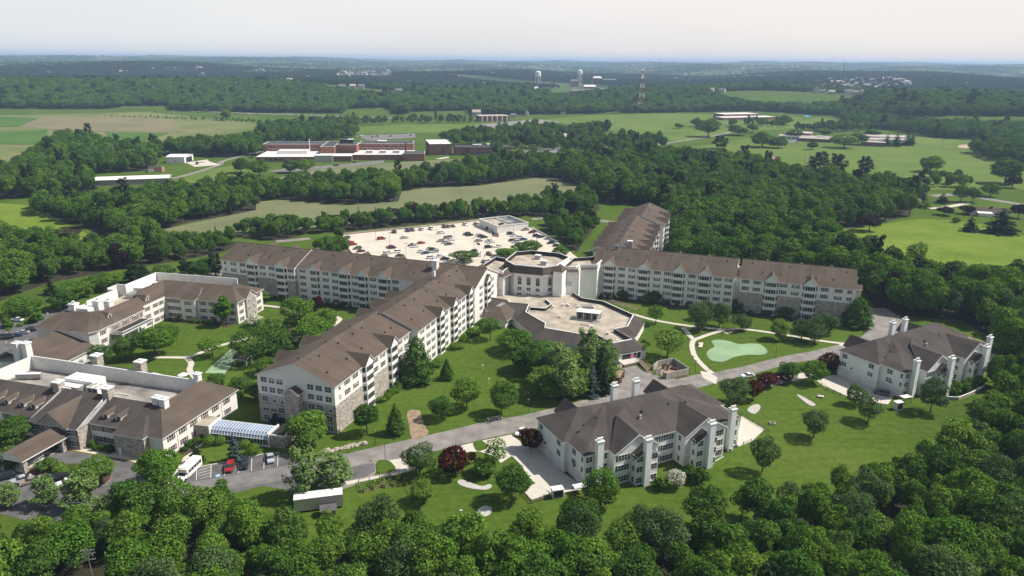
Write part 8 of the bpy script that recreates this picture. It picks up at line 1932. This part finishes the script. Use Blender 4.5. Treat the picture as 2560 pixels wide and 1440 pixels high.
# retail block by the highway
_a, _c = K('v', 85, 612), K('v', 425, 608); an_, L_ = loc_line(_a, _c)
rt_ = empty('brick_store', 'long red-brick store with rounded gables beside the highway junction', 'store', (*_a, 0), an_); brick_block(rt_, 0, L_, 0, 30, 0, 9, BRICKD, TANROOF)
b = MB(); [b.box(4 + k * L_ / 6, 6 + k * L_ / 6, -.2, .1, 0, 9, STUC) for k in range(6)]; b.build('pilasters', rt_)
ranch = empty('ranch_house', 'single-storey ranch house with brown roof on the far right lawn', 'house', (*K('d', 2330, 480), 0), R(-15)); b = MB(); b.box(-12, 12, 0, 9, 0, 2.8, STUC); b.box(-8, 0, -4, 0, 0, 2.5, STUC); b.build('wall', ranch)
b = MB(); b.slab([(-12.8, -.8, 2.7), (12.8, -.8, 2.7), (12.8, 4.5, 5.2), (-12.8, 4.5, 5.2)], .25, ROOF, TRIM); b.slab([(12.8, 9.8, 2.7), (-12.8, 9.8, 2.7), (-12.8, 4.5, 5.2), (12.8, 4.5, 5.2)], .25, ROOF, TRIM); b.slab([(-8.6, -4.6, 2.4), (.6, -4.6, 2.4), (.6, -.6, 3.0), (-8.6, -.6, 3.0)], .15, WHITEROOF, TRIM); b.build('roof', ranch); b = MB(); b.box(1, 2.4, 3.4, 5.4, 4, 6.4, BRICK); b.build('chimney', ranch); wrow(ranch, [4, 8], 0, (1.5,), 2, 1.3)
gar = empty('white_garage', 'white gabled garage at the edge of the woods left of the ranch house', 'garage', (*K('d', 1850, 400), 0), R(20)); b = MB(); b.box(-3.5, 3.5, 0, 9, 0, 2.8, TRIM); b.face([(-3.5, 0, 2.8), (3.5, 0, 2.8), (0, 0, 4.6)], TRIM); b.box(-2.4, 2.4, -.06, .02, .1, 2.2, WHITEM); b.build('wall', gar); b = MB(); [b.slab([(s_ * 4, -.4, 2.6), (s_ * 4, 9.4, 2.6), (0, 9.4, 4.75), (0, -.4, 4.75)], .2, ASPR, TRIM) for s_ in (-1, 1)]; b.build('roof', gar)
cot = empty('brick_house', 'old dark-brick house with chimneys half hidden in the middle woods', 'house', (*K('b', 1975, 870), 0), R(15)); brick_block(cot, -9, 9, 0, 12, 0, 7, BRICKD, DARKROOF, cop=None); b = MB(); [b.slab([(-9.6, 6 + s_ * 6.6, 6.9), (9.6, 6 + s_ * 6.6, 6.9), (9.6, 6, 10.5), (-9.6, 6, 10.5)], .2, ASPR) for s_ in (-1, 1)]; b.build('roof', cot); b = MB(); b.box(-9, -7.6, 5, 7, 9, 13, BRICK); b.box(7.6, 9, 5, 7, 9, 13, BRICK); b.build('chimneys', cot)
pinkc = empty('pink_roofed_cabin', 'small cabin with pinkish roof at the far edge of the middle woods', 'cabin', (*K('d', 885, 128), 0), .2); b = MB(); b.box(-6, 6, 0, 8, 0, 4, STUCD); b.build('wall', pinkc); b = MB(); [b.slab([(-6.5, 4 + s_ * 4.6, 3.8), (6.5, 4 + s_ * 4.6, 3.8), (6.5, 4, 6.4), (-6.5, 4, 6.4)], .2, mat('pink_roof%d' % s_, (.36, .20, .19), .9, .1, 1)) for s_ in (-1, 1)]; b.build('roof', pinkc)
tanb = empty('tan_lodge', 'wide tan-roofed single-storey lodge among the trees right of the brick annex', 'lodge', (*K('b', 1640, 745), 0), R(8)); b = MB(); b.box(-25, 25, 0, 16, 0, 4, BRICK); b.build('wall', tanb); b = MB(); [b.slab([(-26, 8 + s_ * 9, 3.8), (26, 8 + s_ * 9, 3.8), (20, 8, 8), (-20, 8, 8)], .2, TANROOF) for s_ in (-1, 1)]; b.build('roof', tanb)
# towers on the skyline
def water_tower(x, yb_, yt, label, bulb):
    g = PT(x, yb_); d = math.hypot(g[0], g[1]); H_ = (yb_ - yt) * d / F_PX * 1.0 + 3; r = empty('water_tower', label, 'water tower', (g[0], g[1], g[2] - 4), 0)
    R_ = H_ * bulb; b = MB()
    b.tube((0, 0, H_ - R_ * 1.6), (0, 0, H_ - R_ * .5), R_, WHITEM, 16); b.ball((0, 0, H_ - R_ * .5), R_, WHITEM, 16, 6, .55, True); b.tube((0, 0, H_ - R_ * 2.1), (0, 0, H_ - R_ * 1.6), R_ * .4, WHITEM, 16, R_); b.build('tank', r)
    b = MB(); [b.tube((R_ * 1.1 * math.cos(k * 1.257), R_ * 1.1 * math.sin(k * 1.257), 0), (R_ * .85 * math.cos(k * 1.257), R_ * .85 * math.sin(k * 1.257), H_ - R_ * 1.6), R_ * .07, WHITEM, 5) for k in range(5)]; b.tube((0, 0, 0), (0, 0, H_ - R_ * 2), R_ * .12, WHITEM, 6); b.build('legs', r)
water_tower(1344.5, 214, 180, 'squat white water tower on legs, left of two on the skyline', .20); water_tower(1448.5, 214, 177, 'taller slimmer white water tower, right of two on the skyline', .15)
for x, y in ((1394, 171), (1405, 176), (1857, 173)):
    g = PT(x, y + 4); d = math.hypot(g[0], g[1]); s_ = d / F_PX; r = empty('distant_water_tank', 'tiny white water tank far off on the hazy hills', 'water tank', (g[0], g[1], g[2]), 0, 'tiny water tanks on the hazy hills'); b = MB(); b.ball((0, 0, 6 * s_), 2.4 * s_, WHITEM, 12, 6, .7); b.tube((0, 0, 0), (0, 0, 5 * s_), .5 * s_, WHITEM, 6); b.build('tank', r)
g = PT(1479, 219); d = math.hypot(g[0], g[1]); simple('brick_smokestack', 'tall thin brick smokestack right of the water towers', 'smokestack', (g[0], g[1], g[2]), lambda b: (b.tube((0, 0, 0), (0, 0, 40 * d / F_PX), 2.1 * d / F_PX, BRICKD, 10, 1.3 * d / F_PX), b.tube((0, 0, 38.5 * d / F_PX), (0, 0, 40.4 * d / F_PX), 1.6 * d / F_PX, DARKM, 10)))
g = P(1602, 279); mast = empty('radio_mast', 'red and white lattice radio mast beyond the pale meadow', 'radio mast', (g[0], g[1], 0)); d = math.hypot(*g); H_ = 98 * d / F_PX
for k in range(9):
    z0, z1 = H_ * k / 9, H_ * (k + 1) / 9; w0, w1 = 5.2 * (1 - k / 9) + 1.2, 5.2 * (1 - (k + 1) / 9) + 1.2; b = MB(); m = REDP if k % 2 == 0 else TRIM
    for i in range(4):
        s0, s1 = [(-1, -1), (1, -1), (1, 1), (-1, 1)][i], [(1, -1), (1, 1), (-1, 1), (-1, -1)][i]
        b.tube((s0[0] * w0, s0[1] * w0, z0), (s0[0] * w1, s0[1] * w1, z1), .24, m, 4); b.tube((s0[0] * w0, s0[1] * w0, z0), (s1[0] * w1, s1[1] * w1, z1), .15, m, 4); b.tube((s1[0] * w0, s1[1] * w0, z0), (s0[0] * w1, s0[1] * w1, z1), .15, m, 4)
    b.build('lattice_section', mast)
b = MB(); b.ball((-2, -2, H_ * .97), 2.4, WHITEM, 8, 6); b.ball((-2, -3, H_ * .8), 2.4, WHITEM, 8, 6); b.build('dish', mast)
g = PT(2106, 196); d = math.hypot(g[0], g[1]); simple('distant_mast', 'slim dark mast on the wooded knoll above the far housing estate', 'mast', (g[0], g[1], g[2]), lambda b: (b.tube((0, 0, 0), (0, 0, 30 * d / F_PX), 1.0 * d / F_PX, DARKM, 5, .6 * d / F_PX), b.box(-1.6 * d / F_PX, 1.6 * d / F_PX, -2, 2, 27 * d / F_PX, 29 * d / F_PX, METAL)))
# institution by the smokestack
for x, y, w_, dd, h_, lab in ((1436, 217, 30, 24, 22, 'tall brick block left of the taller water tower'), (1474, 222, 44, 26, 9, 'wide pale-roofed brick building under the smokestack'), (1494, 205, 36, 30, 18, 'brick building with pale roof right of the smokestack'), (1522, 210, 60, 26, 16, 'long grey-roofed brick block right of the smokestack'), (1452, 236, 56, 20, 10, 'low brick row below the water towers'), (1507, 236, 22, 16, 12, 'small square brick block below the smokestack'), (1272, 232, 34, 18, 8, 'white low building left of the squat water tower'), (1548, 236, 26, 16, 7, 'white cottage beside the brick institution'), (1320, 224, 70, 14, 6, 'long white strip building in the trees left of the water towers')):
    g = PT(x, y); r = empty('institution_block', lab, 'building', (g[0], g[1], g[2] - 2), R(rnd.uniform(-10, 10))); wht = 'white' in lab or 'pale' in lab; b = MB(); b.box(-w_ / 2, w_ / 2, 0, dd, 0, h_, WHITEM if lab.startswith(('white', 'long white')) else BRICK); b.build('wall', r)
    b = MB(); [b.slab([(-w_ / 2 - 1, dd / 2 + s_ * (dd / 2 + 1), h_), (w_ / 2 + 1, dd / 2 + s_ * (dd / 2 + 1), h_), (w_ / 2 - 3, dd / 2, h_ + 6), (-w_ / 2 + 3, dd / 2, h_ + 6)], .4, WHITEROOF if wht else ASPR) for s_ in (-1, 1)]; b.build('roof', r)
# clusters of far houses
HM = []
GREYR = mat('grey_house_roof', (.17, .17, .175), .9, .1, .3)
HWALL = mat('far_house_wall', (.42, .41, .39), .9, .1, .3)
for wm_, rm_ in ((HWALL, GREYR), (STUC, GREYR), (HWALL, TANROOF)):
    b = MB(); b.box(-6, 6, -4, 4, 0, 6, wm_)
    for s_ in (-1, 1): b.slab([(-6.6, s_ * 4.8, 5.8), (6.6, s_ * 4.8, 5.8), (6.6, 0, 9.6), (-6.6, 0, 9.6)], .3, rm_)
    for x in (-6, 6): b.face([(x, -4, 6), (x, 4, 6), (x, 0, 9.4)], wm_)
    for x in (-3.5, 0, 3.5): b.box(x - .6, x + .6, -4.08, -4, 1.4, 2.8, GLASS); b.box(x - .6, x + .6, -4.08, -4, 4, 5.2, GLASS)
    HM.append(b.mesh('house'))
def houses(poly, n, label, group, sc0=1.0, seed=1):
    q = random.Random(seed); k = 0; xs = [p[0] for p in poly]; ys = [p[1] for p in poly]
    while k < n:
        x, y = q.uniform(min(xs), max(xs)), q.uniform(min(ys), max(ys))
        if not inpoly(x, y, poly): continue
        g = PT(x, y); o = inst('house', HM[q.randrange(3)], None, (g[0], g[1], g[2]), q.choice((0, .3, -.4, 1.4))); s_ = sc0 * q.uniform(.8, 1.4); o.scale = (s_, s_, s_); tag(o, label, 'house', group); k += 1
houses([(2020, 232), (2045, 205), (2150, 196), (2250, 200), (2290, 214), (2250, 232), (2120, 240)], 120, 'small grey-roofed house of the dense estate on the far right slope', 'houses of the far right estate', 1.25, 1)
houses([(2190, 202), (2240, 200), (2240, 204), (2190, 206)], 10, 'white terrace house in the bright row of the far right estate', 'bright terrace of the far right estate', 1.2, 2)
for k, (x, y) in enumerate(FARH):
    g = PT(x, y)
    for q in range(3):
        o = inst('house', HM[(k + q) % 3], None, (g[0] + (q - 1) * 26, g[1] + 12 * (q % 2), g[2] - .5), .4 * k); o.scale = (1.3, 1.3, 1.3); tag(o, 'pale house in one of the small clearings of the far woods', 'house', 'houses in clearings of the far woods')
houses([(842, 194), (845, 176), (975, 174), (980, 192)], 42, 'white house of the hillside town in the hazy middle distance', 'houses of the hazy hillside town', 1.3, 3)
houses([(360, 179), (400, 176), (620, 172), (680, 176), (680, 180), (400, 181)], 26, 'tiny pale house on the hazy ridge far to the left', 'houses on the hazy left ridge', 1.4, 4)
houses([(690, 204), (735, 200), (745, 205), (700, 208)], 8, 'pale house at the far edge of the left woods', 'houses at the far edge of the left woods', 1.1, 5)
houses([(2480, 240), (2500, 225), (2560, 228), (2600, 240)], 14, 'house in the far right valley', 'houses in the far right valley', 1.2, 6)
houses([(640, 240), (690, 236), (700, 242), (650, 245)], 4, 'house among the trees above the highway', 'houses above the highway', .9, 7)
houses([(990, 226), (1030, 224), (1030, 232), (990, 232)], 4, 'white house in the woods beyond the green field', 'houses beyond the green field', .9, 8)
houses([(1175, 285), (1190, 278), (1340, 280), (1430, 284), (1420, 292), (1190, 296)], 9, 'low commercial building by the highway junction', 'buildings by the highway junction', .9, 9)

# ------------------------------------------------------------------ the air: one closed box of even haze
hz = MB(); hz.box(-26000, 26000, -3000, 27000, -6.0, 150.0, DARKM)
ho = hz.build('haze'); tag(ho, 'thin summer haze over the whole landscape', 'haze', None, 'stuff')
hm = bpy.data.materials.new('haze_air'); hm.use_nodes = True; nt = hm.node_tree; nt.nodes.clear()
out = nt.nodes.new('ShaderNodeOutputMaterial'); pv = nt.nodes.new('ShaderNodeVolumePrincipled')
pv.inputs['Color'].default_value = (.50, .68, 1.0, 1); pv.inputs['Density'].default_value = 1.0e-4; pv.inputs['Anisotropy'].default_value = 0.1; pv.inputs['Density Attribute'].default_value = ''
nt.links.new(pv.outputs[0], out.inputs['Volume'])
ho.data.materials.clear(); ho.data.materials.append(hm)
